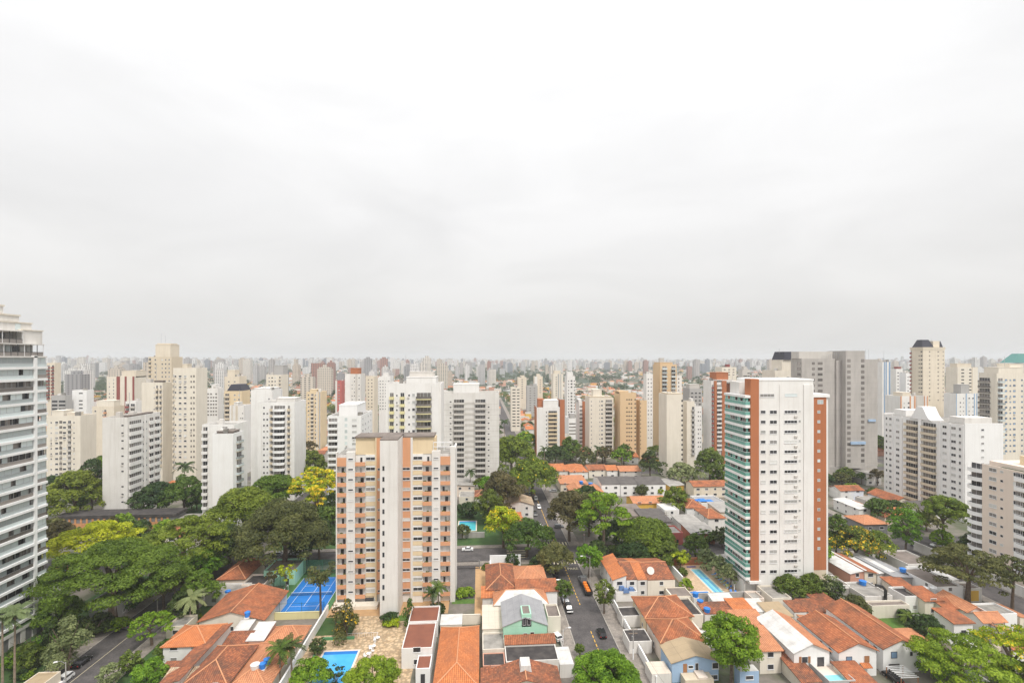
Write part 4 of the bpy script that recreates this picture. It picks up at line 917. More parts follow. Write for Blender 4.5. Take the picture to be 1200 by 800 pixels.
def house_at(label, x0, x1, y0, y1, ze, kind, ridge, rise, wall, roof, win=1, side='', door=False, m2=None, style='std', name='house', cat='house', ov=.45, rim=.5, group=None, z=0):
    W, D = x1 - x0, y1 - y0; t = thing(name, label, cat, (x0, y0, z), 0, group); foot(x0, x1, y0, y1, ze + rise)
    mb = MB()
    if kind == 'flat':
        mb.box(0, W, 0, D, 0, ze, wall, top=roof); e = .2
        if rim:
            for a in ((0, W, 0, e), (0, W, D - e, D), (0, e, e, D - e), (W - e, W, e, D - e)): mb.box(*a, ze + .001, ze + rim, wall)
    else:
        mb.box(0, W, 0, D, 0, ze - .22, wall)
        if kind == 'gable' and ridge == 'y':
            for y, s in ((0, 1), (D, -1)):
                P = [(0, y, ze - .23), (W, y, ze - .23), (W, y, ze - .18), (W / 2, y, ze + rise - .2), (0, y, ze - .18)]; mb.poly(P if s > 0 else P[::-1], wall)
        elif kind == 'gable':
            for x, s in ((0, -1), (W, 1)):
                P = [(x, 0, ze - .23), (x, D, ze - .23), (x, D, ze - .18), (x, D / 2, ze + rise - .2), (x, 0, ze - .18)]; mb.poly(P if s > 0 else P[::-1], wall)
        elif kind == 'shed':
            lo, hi = ze - .2, ze + rise - .2; c = {'+x': (lo, hi, hi, lo), '-x': (hi, lo, lo, hi), '+y': (lo, lo, hi, hi), '-y': (hi, hi, lo, lo)}[ridge]; q = [(0, 0), (W, 0), (W, D), (0, D)]
            for i in range(4):
                j = (i + 1) % 4; mb.poly([(*q[i], ze - .221), (*q[j], ze - .221), (*q[j], c[j]), (*q[i], c[i])], wall)
        roofing(t, W, D, ze, rise, kind, ridge, roof, m2, ov)
    mb.build('wall', t)
    rg = random.Random(int(abs(x0 * 31 + y0 * 17)))
    if win:
        st = 1 if ze < 4.3 else 2
        for f in range(st):
            n = max(1, int(W / 4.2)); zz = .95 + f * 2.8
            for i in range(n):
                u = W * (i + .5) / n; var = rg.choice((0, 0, 1, 2))
                if door and f == 0 and i == n - 1: link('door', window_mesh(.95, 2.1, 'dark'), t, (u, 0, .02)); continue
                link('window', window_mesh(rg.choice((1.2, 1.5, 1.8)), 1.2, style, var), t, (u, 0, zz))
            for s in side:
                n2 = max(1, int(D / 5))
                for i in range(n2):
                    v = D * (i + .5) / n2
                    link('window', window_mesh(1.0, 1.1, 'std', rg.choice((0, 1))), t, (W if s == 'R' else 0, v, zz), R(90) if s == 'R' else R(-90))
    return t, W, D
def H(label, pxl, pxr, py1, py2, ze, kind, ridge, rise, wall, roof, **k):
    mid = (pxl + pxr) / 2; y0 = PW(mid, py1, ze)[1]; y1 = PW(mid, py2, ze)[1]
    return house_at(label, GX(pxl, y0), GX(pxr, y0), y0, y1, ze, kind, ridge, rise, wall, roof, **k)
def wall_(label, x0, x1, y0, y1, h, m, name='garden_wall', cat='wall', cap=None):
    mb = MB(); mb.box(x0, x1, y0, y1, 0, h, m)
    mb.box(x0 - .05, x1 + .05, y0 - .05, y1 + .05, h + .001, h + .09, cap or m)
    return tag(mb.build(name), label, cat)

# left block, between the left street and the blue court
H('small orange hipped house with a white gable wall behind the tall palms', 256, 287, 677, 656, 4, 'hip', 'y', 2.2, PINKB, T_RST, win=1)
H('wide orange roofed house with a pale end wall left of the blue court', 233, 309, 726, 694, 3.8, 'gable', 'y', 2.4, CREAM2, T_RST, win=1)
H('two storey white house under a bright orange hipped roof beside the left street trees', 191, 241, 755, 732, 5, 'hip', 'x', 2.0, WHITE, T_ORG, side='R')
H('long narrow rust brown lean-to roof running to the bottom edge of the photo', 186, 209, 802, 738, 4.6, 'shed', '+x', 1.2, WHITE2, T_OLD, name='outbuilding', cat='outbuilding', win=0)
H('house under a big dark rust hipped roof with two white specks at the bottom left', 214, 265, 801, 757, 4.8, 'hip', 'y', 2.4, CREAM2, T_OLD)
H('low rust tiled annex between the white sheet roofs and the dark hipped roof', 263, 288, 754, 744, 3, 'shed', '+y', .9, PINKB, T_OLD, name='outbuilding', cat='outbuilding', win=0)
H('open shed under white translucent sheets, the one nearer the wide orange roof', 271, 288, 742, 729, 3.4, 'shed', '+y', .7, WHITE2, R_WH, name='shed', cat='shed', win=0, ov=.1)
H('open shed under white translucent sheets, the one nearer the blue court', 288, 309, 750, 732, 3.4, 'shed', '+y', .8, SALMON, R_WH, name='shed', cat='shed', win=0, ov=.1)
H('salmon roofed house with a cross ridge just below the blue court', 312, 352, 750, 734, 3.6, 'hip', 'x', 1.9, CREAM2, T_SAL)
H('long salmon roofed house carrying a white and a blue water tank', 264, 312, 806, 753, 3.6, 'hip', 'y', 2.0, CREAM2, T_SAL)
H('mint green house with a dark flat roof by the court netting', 309, 346, 670, 656, 4.2, 'flat', '', 0, MINT, R_FBR, door=True)
H('white walled patio block with a flat grey roof above the wide orange roof', 240, 283, 697, 685, 3, 'flat', '', 0, WHITE2, R_FLT)
H('low black felt roof between the orange hipped house and the mint green one', 283, 310, 686, 674, 3, 'flat', '', 0, PINKB, R_BLK, win=0, name='outbuilding', cat='outbuilding')
H('flat tan roofed gatehouse by the left street at the bottom edge', 23, 50, 803, 788, 3, 'flat', '', 0, CREAM, R_TAN, rim=.15, name='gatehouse', cat='gatehouse')
H('pale weathered tile roof at the bottom edge left of the long lean-to', 187, 222, 803, 789, 3.8, 'shed', '+y', 1.2, WHITE2, T_PAL, win=0, name='outbuilding', cat='outbuilding')
H('low rust roofed porch in front of the white two storey house', 187, 224, 788, 779, 3, 'shed', '+y', .8, WHITE2, T_OLD, win=0, name='outbuilding', cat='outbuilding')
H('grey two storey house half hidden under the huge spreading tree', 104, 135, 707, 694, 5, 'flat', '', 0, GREYW, R_FLT, side='R')
H('orange tiled house peeping out right of the glazed white tower', 54, 70, 675, 664, 4, 'gable', 'x', 1.6, WHITE, T_ORG)
# around the blue court and the beige and orange block
H('brown felt roofed party hall with white parapets, the half nearer the beige and orange block', 478.5, 513, 729, 711, 3.9, 'flat', '', 0, WHITE, R_BRN, win=0, rim=.35)
H('brown felt roofed party hall with white parapets, the larger half nearer the paved yard', 470.5, 506.5, 760.5, 730.5, 4.4, 'flat', '', 0, WHITE, R_BRN, rim=.35, side='L')
H('white annex with a small brown roof and dark doorway below the party hall', 487, 504, 784, 768, 3.1, 'flat', '', 0, BRWHITE, R_BRN, door=True, win=1, rim=.25)
H('house under one long vivid orange hipped roof at the bottom edge', 509, 559, 803, 734, 4, 'hip', 'y', 2.1, WHITE2, T_ORG)
H('small shed with a light grey sheet roof behind the vivid orange roof', 516, 541, 731, 720.5, 3, 'shed', '+y', .3, CREAM2, R_WH, win=0, name='shed', cat='shed', ov=.1)
# left side of the main street
H('house with a dark rust hipped roof and a pale ridge behind a white parapet wall', 571, 604, 689, 661, 5, 'hip', 'y', 2.2, WHITE2, T_OLD)
H('salmon hipped roof house with a blue skylight next to the main street trees', 604.3, 640, 680, 662, 5, 'hip', 'x', 2.0, CREAM, T_SAL)
H('tall white side wall topped by a narrow rust lean-to roof', 606, 653, 692, 682, 5.4, 'shed', '+y', 1.0, BRWHITE, T_RST, win=0)
H('house whose hipped roof is painted white in front and orange at both ends', 580, 641, 706, 693, 5.2, 'hip', 'x', 2.2, WHITE, T_SAL, m2=R_WH)
H('tiny orange lean-to in the corner of a white walled yard', 565.5, 578, 699, 689, 4.2, 'shed', '+y', .6, WHITE2, T_ORG, win=0, name='outbuilding', cat='outbuilding')
t, W, D = H('mint green house with a grey gabled roof and a small roof turret', 590, 641, 732, 704, 6.6, 'gable', 'y', 2.0, MINT, R_GR, win=0, ov=.25)
m = MB(); m.box(W * .42, W * .64, .0, 4.2, 6.2, 9.3, MINT); m.box(W * .45, W * .61, .3, 3.9, 9.31, 9.34, R_FBR); m.build('turret', t)
for u, z, w2, h in ((.48, 6.6, .8, 1.8), (.58, 6.6, .8, 1.8), (.50, 3.9, 1.0, .8), (.66, 3.6, 1.0, 1.3)): link('window', window_mesh(w2, h, 'std', 0), t, (W * u, 0, z))
H('low house with a rust tile strip under the mint green wall', 592, 651, 753.5, 746.5, 4.3, 'shed', '+y', .8, PINKB, T_RST, win=0, ov=.15, name='outbuilding', cat='outbuilding')
H('flat black roofed extension in front of the rust tile strip', 593, 655, 775, 756, 3.7, 'flat', '', 0, WHITE2, R_BLK, win=0, rim=.3, name='outbuilding', cat='outbuilding')
t, W, D = H('house with a weathered orange gable roof and a white ridge skylight at the bottom edge', 576.5, 657, 806, 782, 4.8, 'gable', 'y', 2.0, CREAM2, T_OLD)
m = MB(); m.frus(W * .42, W * .60, 2.5, D - .6, 6.2, 7.7, .25, .2, R_WH); m.build('skylight', t)
H('narrow orange tile strip left of the ridge skylight house', 563.5, 575.5, 806, 782, 4.2, 'shed', '+x', .5, WHITE2, T_OLD, win=0, ov=.1, name='outbuilding', cat='outbuilding')
H('pale cream sheet roof left of the mint green house', 565.5, 589, 736, 711, 4, 'shed', '+y', .7, CREAM2, R_CRM, win=0, ov=.1, name='outbuilding', cat='outbuilding')
H('cluttered grey roof terrace below the pale cream sheet roof', 565.5, 592, 762, 742, 3.2, 'flat', '', 0, CREAM2, R_FLT, win=0, rim=.4, name='outbuilding', cat='outbuilding')
H('black roof with bare orange battens left of the flat black roofed extension', 566, 592, 780, 765, 3.4, 'flat', '', 0, SALMON, R_BLK, win=0, rim=.15, name='outbuilding', cat='outbuilding')
H('white garage roof beside the main street pavement', 656, 672.5, 778, 757, 3, 'flat', '', 0, WHITE2, R_WH, win=0, rim=.0, name='garage', cat='garage')
H('plain beige annex with a brown flat roof facing the main street', 641.8, 657, 724, 709, 5, 'flat', '', 0, CREAM2, R_FBR, win=0, name='outbuilding', cat='outbuilding')
# right side of the main street
H('white corner house under a bright orange half roof on the main street', 718.5, 733.8, 678.5, 653, 5.5, 'shed', '+x', 1.5, WHITE, T_ORG, side='L', ov=.3)
H('terraced house with a patchy rust roof next to the orange corner house', 734.3, 747, 678.5, 653, 5.5, 'gable', 'x', 2.0, WHITE, T_OLD, ov=.05)
H('terraced house whose roof is newly tiled in plain orange', 747.2, 759, 678.5, 653, 5.5, 'gable', 'x', 2.0, WHITE2, T_ORG, ov=.05)
H('end terrace with a dark brown roof carrying a satellite dish', 759.2, 791, 678.5, 653, 5.5, 'gable', 'x', 2.0, CREAM2, T_OLD, ov=.05, m2=T_RST)
H('broad rust hipped roof house below the terraced row', 757, 811, 721, 697, 5, 'hip', 'x', 2.4, YSAND, T_RST, side='L')
H('broad rust hipped roof house above the blue house', 775, 826, 750, 723, 5, 'hip', 'x', 2.4, PINKB, T_RST, side='L')
t, W, D = H('sky blue house with a tan sheet gable roof', 787.5, 842, 774, 753, 4.6, 'gable', 'y', 1.5, SKYB, R_TAN, win=0, ov=.35)
m = MB(); m.box(-.45, .45, -.06, .04, 0, 1.9, WOOD); dm = m.mesh('door'); link('door', dm, t, (W * .28, 0, 2.2))
for u, z, w2, h in ((.4, 3.0, 1.2, .7), (.53, 2.4, .8, 1.8), (.93, 2.7, 1.5, 1.4), (.88, .3, 2.2, 1.1)): link('window', window_mesh(w2, h, 'std', 0), t, (W * u, 0, z))
m = MB(); m.box(W * .18, W * .78, -2.6, -.05, 0, 2.15, BEIGE); m.box(W * .46, W * .66, -2.6, -.06, 2.16, 2.6, PINKB); m.build('terrace', t)
t, W, D = H('small sky blue annex with a white flat roof right of the bright green tree', 867, 889.5, 786, 778, 4, 'flat', '', 0, SKYB, R_WH, win=0, rim=0)
link('window', window_mesh(1.8, .9, 'std', 0), t, (W / 2, 0, 2.2))
H('tall cream house with a plain orange lean-to roof and an arched window', 890.5, 915.5, 761, 739, 5.4, 'shed', '+y', 1.4, LEMON if False else CREAM2, T_SAL)
H('cream house with a wide orange roof just above the bright green tree', 868, 900, 735, 720, 5.2, 'shed', '+y', 1.4, CREAM2, T_SAL, win=0)
t, W, D = H('white gabled house roofed half in white sheets and half in orange tiles', 930.5, 972, 762, 721, 6, 'gable', 'y', 1.8, BRWHITE, R_WH, m2=T_SAL, win=0, side='L')
link('window', window_mesh(1.5, 1.5, 'shut', 0), t, (W * .3, 0, 3.3)); link('door', window_mesh(1.6, 2.3, 'dark'), t, (W * .75, 0, 2.2))
for v in (D * .25, D * .5): link('window', window_mesh(1.0, 1.1, 'std', 0), t, (0, v, 3.4), R(-90))
t, W, D = H('white gabled house with a rust roof and one brown shutter', 983, 1027, 761, 722, 6, 'gable', 'y', 1.8, BRWHITE, T_RST, win=0)
link('window', window_mesh(1.4, 1.4, 'blue', 0), t, (W * .27, 0, 3.2)); link('window', window_mesh(1.4, 1.4, 'blind', 0), t, (W * .74, 0, 3.2)); link('shutter', MB().box(-.6, .6, -.1, -.02, 0, 1.4, WOOD).mesh('shutter'), t, (W * .74, 0, 3.2))
for v in (D * .2, D * .42): link('window', window_mesh(.9, 1.4, 'std', 0), t, (0, v, 3.6), R(-90))
m = MB(); m.solid([[(W * .55, -1.2, 2.6), (W * .8, -1.2, 2.6), (W * .8, 0, 3.1), (W * .55, 0, 3.1)]], .12, T_ORG); m.build('awning', t)
t, W, D = H('long white gabled house with a fresh orange roof beside the lawn', 1035, 1077, 757, 707, 6, 'gable', 'y', 1.8, BRWHITE, T_RST, win=0)
link('window', window_mesh(1.5, 1.5, 'blue', 0), t, (W * .3, 0, 3.4)); link('window', window_mesh(2.6, 1.5, 'shade', 0), t, (W * .3, 0, .6)); link('window', window_mesh(.6, .9, 'dark', 0), t, (W * .78, 0, 3.8))
for v in (D * .12, D * .25): link('window', window_mesh(1.1, 1.6, 'std', 0), t, (0, v, 3.4), R(-90))
H('low soot stained orange lean-to between the cream house and the white sheet roof', 940, 960, 797, 764, 2.8, 'shed', '+y', 1.2, CREAM2, T_OLD, win=0, name='outbuilding', cat='outbuilding')
H('low rust lean-to in front of the house with the brown shutter', 1004, 1030, 804, 779, 2.9, 'shed', '+y', 1.0, CREAM2, T_RST, win=0, name='outbuilding', cat='outbuilding')
# row of low roofs behind the garden wall of the lap pool
for lab, a, b, y1, y2, ze, rf, wl in (
    ('low patchy rust roof by the garden wall, just right of three blue tanks', 826, 862, 718, 707, 3.4, T_OLD, WHITE2), ('low clean orange roof by the garden wall, the brightest of its row', 862.5, 886, 717, 702.5, 3.8, T_ORG, WHITE),
    ('low white painted roof by the garden wall', 886.5, 903, 716, 703, 3.2, R_WH, WHITE), ('low tan sheet roof by the garden wall', 903.5, 930, 722, 707, 3.4, R_TAN, CREAM2),
    ('low rust roof by the garden wall, left of a white party wall', 931, 948, 716, 705, 3.6, T_OLD, WHITE), ('low rust roof by the garden wall, at the foot of the long white house', 948.5, 972, 717, 703, 3.6, T_OLD, WHITE)):
    H(lab, a, b, y1, y2, ze, 'shed', '+y', .7, wl, rf, win=0, name='outbuilding', cat='outbuilding', ov=.1)
# right of the white and rust tower
for (lab, a, b, y1, y2, ze, kind, rid, rise, wl, rf, kw) in (
    ('salmon fronted house roofed in white sheets right of the white and rust tower', 996.5, 1013, 671, 648.5, 5, 'shed', '+x', 1.0, SALMON, R_WH, {}),
    ('cream fronted house with a plain rust roof and a green arched window', 1013.3, 1027, 671, 648.5, 5.0, 'shed', '-x', 1.0, CREAM, T_RST, {}),
    ('white box building with a flat roof at the foot of the white and rust tower', 957, 996, 688, 675, 3.4, 'flat', '', 0, WHITE, R_FLT, dict(win=0)),
    ('long low warehouse under pale grime streaked sheets', 1028, 1046, 671, 649, 4.4, 'shed', '+x', .6, WHITE2, R_WH, dict(win=0)),
    ('long low warehouse under mid grey sheets', 1046.5, 1068, 676, 651, 4.4, 'shed', '-x', .6, GREYW, R_GR, dict(win=0)),
    ('flat brown roofed hall at the corner of the right hand street', 1064, 1096, 662, 645, 4.2, 'flat', '', 0, WHITE2, R_FBR, dict(win=0)),
    ('low building with a black flat roof among the warehouses', 1080, 1094.5, 674, 664, 4.0, 'flat', '', 0, WHITE, R_BLK, dict(win=0)),
    ('long white building with a brown flat roof along the street trees', 1098, 1129, 689, 665, 4.6, 'flat', '', 0, BRWHITE, R_FBR, dict(side='L')),
    ('ochre yellow fronted shop under a brown flat roof', 1131, 1150.5, 691, 682.5, 3.6, 'flat', '', 0, WHITE2, R_FBR, dict(win=0)),
    ('little orange roof tucked under the mid grey warehouse', 1047, 1067, 686, 678, 4, 'shed', '+y', .8, CREAM2, T_RST, dict(win=0)),
    ('white house with a black flat roof beside an orange one', 1061, 1083, 700, 688, 4.2, 'flat', '', 0, WHITE, R_BLK, {}),
    ('cream house with tall narrow windows and a rust roof', 1084, 1104, 703, 690, 4.4, 'shed', '+y', 1.0, CREAM2, T_RST, {}),
    ('cream house with a low rust roof right of the narrow windows', 1108, 1133, 712, 703, 3.6, 'shed', '+y', .8, CREAM2, T_RST, dict(win=0)),
    ('orange roofed house below the ochre yellow shop', 1133.5, 1153, 715, 695, 4.0, 'gable', 'y', 1.2, WHITE, T_SAL, dict(win=0)),
    ('white walled house with a rust lean-to behind the tall hedge', 1118, 1140, 729, 715, 4.0, 'shed', '+y', .9, BRWHITE, T_RST, dict(side='L')),
    ('house with a faded orange roof above the yellow tinged tree', 1152, 1178, 727, 716, 4.0, 'gable', 'x', 1.2, WHITE, T_SAL, dict(win=0)),
    ('white house with a blue painted base near the right edge', 1163, 1192, 721, 707, 4.0, 'flat', '', 0, BRWHITE, R_FLT, dict(win=0)),
    ('flat brown open carport with white posts facing the lawn', 1022, 1066, 711, 704.5, 3.0, 'flat', '', 0, CREAM2, R_FBR, dict(win=0)),
    ('low pale concrete roofs between the blue tank and the carport', 1014, 1046, 700, 682, 3.0, 'flat', '', 0, WHITE2, R_FLT, dict(win=0)),
    # beyond the cross street, right of the main street
    ('long cream two storey house with a straight rust roof left of the green balconies', 813, 853, 569, 563.5, 6, 'gable', 'x', 1.6, CREAM, T_RST, {}),
    ('white house with a rust hipped roof left of a blue tarpaulin', 805, 826, 594, 585, 5.4, 'hip', 'y', 1.8, BRWHITE, T_RST, dict(side='L')),
    ('white balconied house with a rust hipped roof near the green balconies', 830, 849.5, 606, 595, 5.6, 'hip', 'x', 1.7, WHITE, T_RST, dict(side='L')),
    ('ochre yellow house under a wide orange roof', 743, 781, 589, 580.5, 4.4, 'gable', 'x', 1.6, OCHRE, T_SAL, {}),
    ('small white cube house with a pale flat roof', 779, 796, 598.5, 590.5, 5, 'flat', '', 0, WHITE, R_WH, dict(side='L')),
    ('long dark sheet roof below the ochre yellow house', 757, 787, 611, 598, 4, 'shed', '+y', 1.0, GREYW, R_DK, dict(win=0)),
    ('weathered brown roof left of the long dark sheet roof', 733, 756.5, 604, 592, 4, 'shed', '+y', .8, BEIGE, R_FBR, dict(win=0)),
    ('workshop under stained grey fibre cement sheets', 798, 823, 613, 604, 4.4, 'shed', '+y', .6, WHITE2, R_FC, dict(win=0)),
    ('brown fronted workshop with a sloping fibre cement roof', 810, 838, 624, 614, 4.4, 'shed', '+y', .8, BRICKR, R_FC, dict(door=True)),
    ('narrow red fronted garage shop', 787, 800.5, 625.5, 616.5, 4.2, 'flat', '', 0, REDW, R_FLT, dict(door=True)),
    ('white yard building with a grey roof under a blue tarpaulin', 822, 851, 590, 581, 4.4, 'flat', '', 0, WHITE, R_GR, dict(win=0)),
    ('terraced white house with a dark grey roof, nearest the main street', 705, 727, 567.5, 557.5, 6, 'gable', 'x', 1.8, BRWHITE, R_DK, dict(ov=.05)),
    ('terraced white house with a dark grey roof, in the middle of its row', 727.6, 748, 567.5, 557.5, 6, 'gable', 'x', 1.8, BRWHITE, R_DK, dict(ov=.05)),
    ('terraced white house with a dark grey roof, at the end of its row', 748.6, 780, 567.5, 557.5, 6, 'gable', 'x', 1.8, BRWHITE, R_DK, dict(ov=.05)),
    ('bright orange hipped roof at the near end of the tiled row by the avenue', 645, 666, 551, 542.5, 4.6, 'hip', 'x', 1.8, WHITE2, T_ORG, {}),
    ('orange hipped roof behind the white yard walls by the avenue', 668, 689, 552, 544, 4.6, 'hip', 'y', 1.8, WHITE, T_ORG, {}),
    ('orange roofed house with a brown strip in the tiled row', 690, 711, 550, 544.5, 5, 'gable', 'x', 1.6, CREAM2, T_RST, {}),
    ('narrow bright orange roof in the tiled row', 711.5, 724, 550.5, 545, 5, 'gable', 'x', 1.6, WHITE, T_ORG, {}),
    ('wide orange roof near the blank off white slab', 727, 751, 551.5, 545.5, 5, 'gable', 'x', 1.6, GREIGE, T_SAL, {}),
    ('white house with an orange roof above the tiled row', 735, 748, 535, 531, 5, 'gable', 'x', 1.6, WHITE, T_ORG, {}),
    ('cream building with an orange strip roof and blue tanks by the avenue', 657, 688, 566, 558, 4.6, 'shed', '+y', .8, CREAM, T_SAL, {}),
    ('white gabled house with a pale tiled roof on the left of the avenue', 594, 625, 591, 582, 6, 'gable', 'y', 1.8, WHITE2, T_PAL, {}),
    ('small cream house behind the aqua pool', 538, 556, 583, 575.5, 5, 'flat', '', 0, CREAM2, R_FLT, {}),
    # right, under the netted tower
    ('white walled house with a rust roof in front of the netted tower', 985, 1012, 574, 569, 5, 'gable', 'x', 1.4, WHITE, T_RST, {}),
    ('long white sheet roofed house right of the white and rust tower', 1007, 1020, 596, 583.5, 5, 'shed', '+x', .6, WHITE, R_WH, dict(side='L')),
    ('narrow rust roofed wing beside a blue covered pool', 1037, 1049, 605, 588, 3.6, 'gable', 'y', 1.0, PINKB, T_RST, dict(win=0)),
    ('dark timber walled house with a brown hipped roof', 1013, 1040, 613, 603, 6.2, 'hip', 'x', 1.8, DGREY, T_SAL, {}),
):
    tq, Wq, Dq = H(lab, a, b, y1, y2, ze, kind, rid, rise, wl, rf, **kw)
    if lab.startswith('ochre yellow fronted'): MB().box(-.05, Wq * .8, -.12, -.01, .4, 3.4, OCHRE).build('shop_front', tq)

# brown timber hoarding and dark roofed yard on the left
x0, y0 = PW(66, 622, 0); x1, _ = PW(222, 622, 0)
gy = GYc(150, 203); xa, xb = GX(66, gy), GX(205, gy)
t = thing('market_hall', 'long dark flat roofed hall faced with orange timber posts', 'hall', (xa, gy, 0)); foot(xa, xb, gy, gy + 24, 8)
W = xb - xa; zt = ZP(140, 603, gy)
MB().box(0, W, 0, 8, 0, zt - 1.2, DGREY, top=R_BLK).build('wall', t); m = MB(); m.box(-.3, W + .3, -.4, 8.3, zt - 1.19, zt, R_BLK); m.build('roof', t)
m = MB()
for k in range(int(W / 2.3)): m.box(.3 + k * 2.3, 1.0 + k * 2.3, -.25, -.02, 0, zt - 1.25, WOODL)
m.box(0, W, -.12, -.021, 0, zt - 3.2, WOODL); m.build('timber_facing', t)
m = MB(); m.box(W + .31, W + 9, -14, 8, 0, zt - 2.5, WHITE2, top=R_FLT); m.build('side_wing', t)

# ------------------------------------------------------------------ the blue court
TNET, N_, L_, B_n = newmat('tennis_netting'); B_n.inputs['Base Color'].default_value = (.05, .06, .07, 1); B_n.inputs['Alpha'].default_value = .3
gx0, gx1, gy0, gy1 = -57.6, -44.6, 138.4, 163.2
sheet_('court_surround', gx0 - 4.2, gx1 + 1.6, gy0 - .3, gy1 + 3, CGREEN, .06); sheet_('court', gx0, gx1, gy0, gy1, CBLUE, .066)
mb = MB(); wpl = MATS.get('wp') or WPAINT
def line(x0, x1, y0, y1): mb.poly([(x0, y0, .072), (x1, y0, .072), (x1, y1, .072), (x0, y1, .072)], WPAINT)
cx = (gx0 + gx1) / 2; cy = (gy0 + gy1) / 2
for x in (-4.15, 4.03): line(cx + x, cx + x + .09, gy0 + .6, gy1 - .6)
for y in (gy0 + .6, gy1 - .7): line(cx - 4.06, cx + 4.02, y, y + .09)
for y in (cy - 6.4, cy + 6.3): line(cx - 4.05, cx + 4.02, y, y + .09)
line(cx - .06, cx + .06, cy - 6.28, cy + 6.3)
for a, b in ((gx0 + .02, gx0 + .14), (gx1 - .14, gx1 - .02)): line(a, b, gy0, gy1)
o = struct('court_markings', mb)
t = thing('tennis_net', 'tennis net stretched across the blue court', 'net', (cx, cy, .07)); m = MB(); m.box(-6.1, 6.1, -.02, .02, .1, .95, TNET); m.box(-6.1, 6.1, -.03, .03, .951, 1.03, WPAINT); m.build('mesh', t)
for s in (-1, 1): MB().cyl(s * 6.2, 0, 0, 1.1, .05, .05, GRNM, 8).build('post', t)
def netmat():
    m, N, L, B = newmat('fence_netting'); B.inputs['Base Color'].default_value = (.02, .11, .055, 1); B.inputs['Alpha'].default_value = .55; B.inputs['Roughness'].default_value = .9; return m
NETG = netmat()
def fence(label, x0, y0, x1, y1, h, step=5.0):
    t = thing('court_fence', label, 'fence', (x0, y0, 0)); dx, dy = x1 - x0, y1 - y0; l = math.hypot(dx, dy); n = max(1, round(l / step))
    m = MB(); m.poly([(0, 0, .05), (dx, dy, .05), (dx, dy, h), (0, 0, h)], NETG); m.build('netting', t)
    for k in range(n + 1): MB().cyl(dx * k / n, dy * k / n, 0, h + .1, .06, .06, GRNM, 6).build('post', t)
    return t
fence('tall green netting along the goal side of the blue court', gx0 - 4.2, gy0, gx0 - 4.2, gy1 + 2, 5)
fence('green netting behind the far end of the blue court', gx0 - 4.2, gy1 + 2.1, gx1 + 1.4, gy1 + 2.1, 5)
t = fence('low mesh fence along the near end of the blue court', gx0 - 4.0, gy0 - .2, gx1 + 1.2, gy0 - .2, 4.2, 6)
for ch in list(t.children):
    if ch.name.startswith('netting'): bpy.data.objects.remove(ch)
m = MB(); m.box(0, gx1 - gx0 + 5.2, -.02, .02, 4.0, 4.06, GRNM); m.box(0, gx1 - gx0 + 5.2, -.02, .02, 2.0, 2.05, GRNM); m.build('rail', t)
def goal(label, y):
    t = thing('goal_frame', label, 'goal', (gx0 - 1.6, y, .07), 0, 'small white goals beside the court')
    m = MB(); m.tube([(0, -1.5, 0), (0, -1.5, 2), (0, 1.5, 2), (0, 1.5, 0)], .07, WPAINT, 6); m.build('frame', t)
    m = MB()
    for s in (-1.5, 1.5): m.tube([(0, s, 2), (-.6, s, 1.95), (-1.2, s, .05), (0, s, .05)], .05, WPAINT, 6)
    m.tube([(-1.2, -1.5, .05), (-1.2, 1.5, .05)], .05, WPAINT, 6); m.build('back_frame', t)
goal('white goal frame beside the court, the nearer of two', 145.2); goal('white goal frame beside the court, the farther of two', 152.5)
wall_('salmon painted retaining wall below the blue court', gx0 - 9, gx0 + 1.0, gy0 - 1.2, gy0 - .8, 1.6, SALMON)
wall_('pale green stained wall at the near end of the blue court', gx0 + 1.1, gx1 + .8, gy0 - 1.0, gy0 - .7, 1.9, LEMON)
wall_('long white boundary wall between the salmon roof and the pool garden', gx1 + 1.6, gx1 + 1.9, 98, 140, 2.4, BRWHITE)

# ------------------------------------------------------------------ grounds of the beige and orange block
sheet_('planted_verge', -117, -100.2, 60, 168, GRASSD, .03); sheet_('planted_verge', -84.2, -66, 60, 168, GRASSD, .03); sheet_('planted_verge', -60, 20, 187.2, 232, GRASSD, .03); sheet_('planted_verge', -140, -100, 187.2, 260, GRASSD, .03); sheet_('planted_verge', -84, -60.1, 187.2, 300, GRASSD, .03)
sheet_('planted_verge', -66, -43.5, 167, 168.9, GRASSD, .03)
sheet_('stone_yard', -43, -15.5, 92, 137.8, STONE, .02); sheet_('sandy_yard', -43, -9, 137.8, 150, SANDY, .02); sheet_('lawn', -42.7, -33.5, 128.8, 137.6, GRASSD, .05)
sheet_('lawn', -24.5, -14.5, 134.6, 137.6, GRASS, .05)
def pool(label, x0, x1, y0, y1, m, rim=STONE, lanes=0, kind='swimming_pool'):
    t = thing(kind, label, 'pool', (x0, y0, 0)); W, D = x1 - x0, y1 - y0
    m1 = MB(); m1.poly([(0, 0, .045), (W, 0, .045), (W, D, .045), (0, D, .045)], m); m1.build('water', t)
    c = MB()
    for a in ((-.45, W + .45, -.45, 0), (-.45, W + .45, D, D + .45), (-.45, 0, 0, D), (W, W + .45, 0, D)): c.box(*a, .0, .12, PINKB)
    c.build('coping', t)
    if lanes:
        q = MB()
        for k in range(lanes):
            x = W * (k + .5) / lanes; q.poly([(x - .13, 1.5, .049), (x + .13, 1.5, .049), (x + .13, D - 1.5, .049), (x - .13, D - 1.5, .049)], BLUEP)
            for yy in (D * .62, D * .1): q.poly([(x - .7, yy, .05), (x + .7, yy, .05), (x + .7, yy + .35, .05), (x - .7, yy + .35, .05)], BLUEP)
        q.build('lane_lines', t)
    else:
        q = MB(); q.poly([(.02, D - 1.2, .049), (W - .02, D - 1.2, .049), (W - .02, D - .02, .049), (.02, D - .02, .049)], CBLUE); q.build('step', t)
    return t
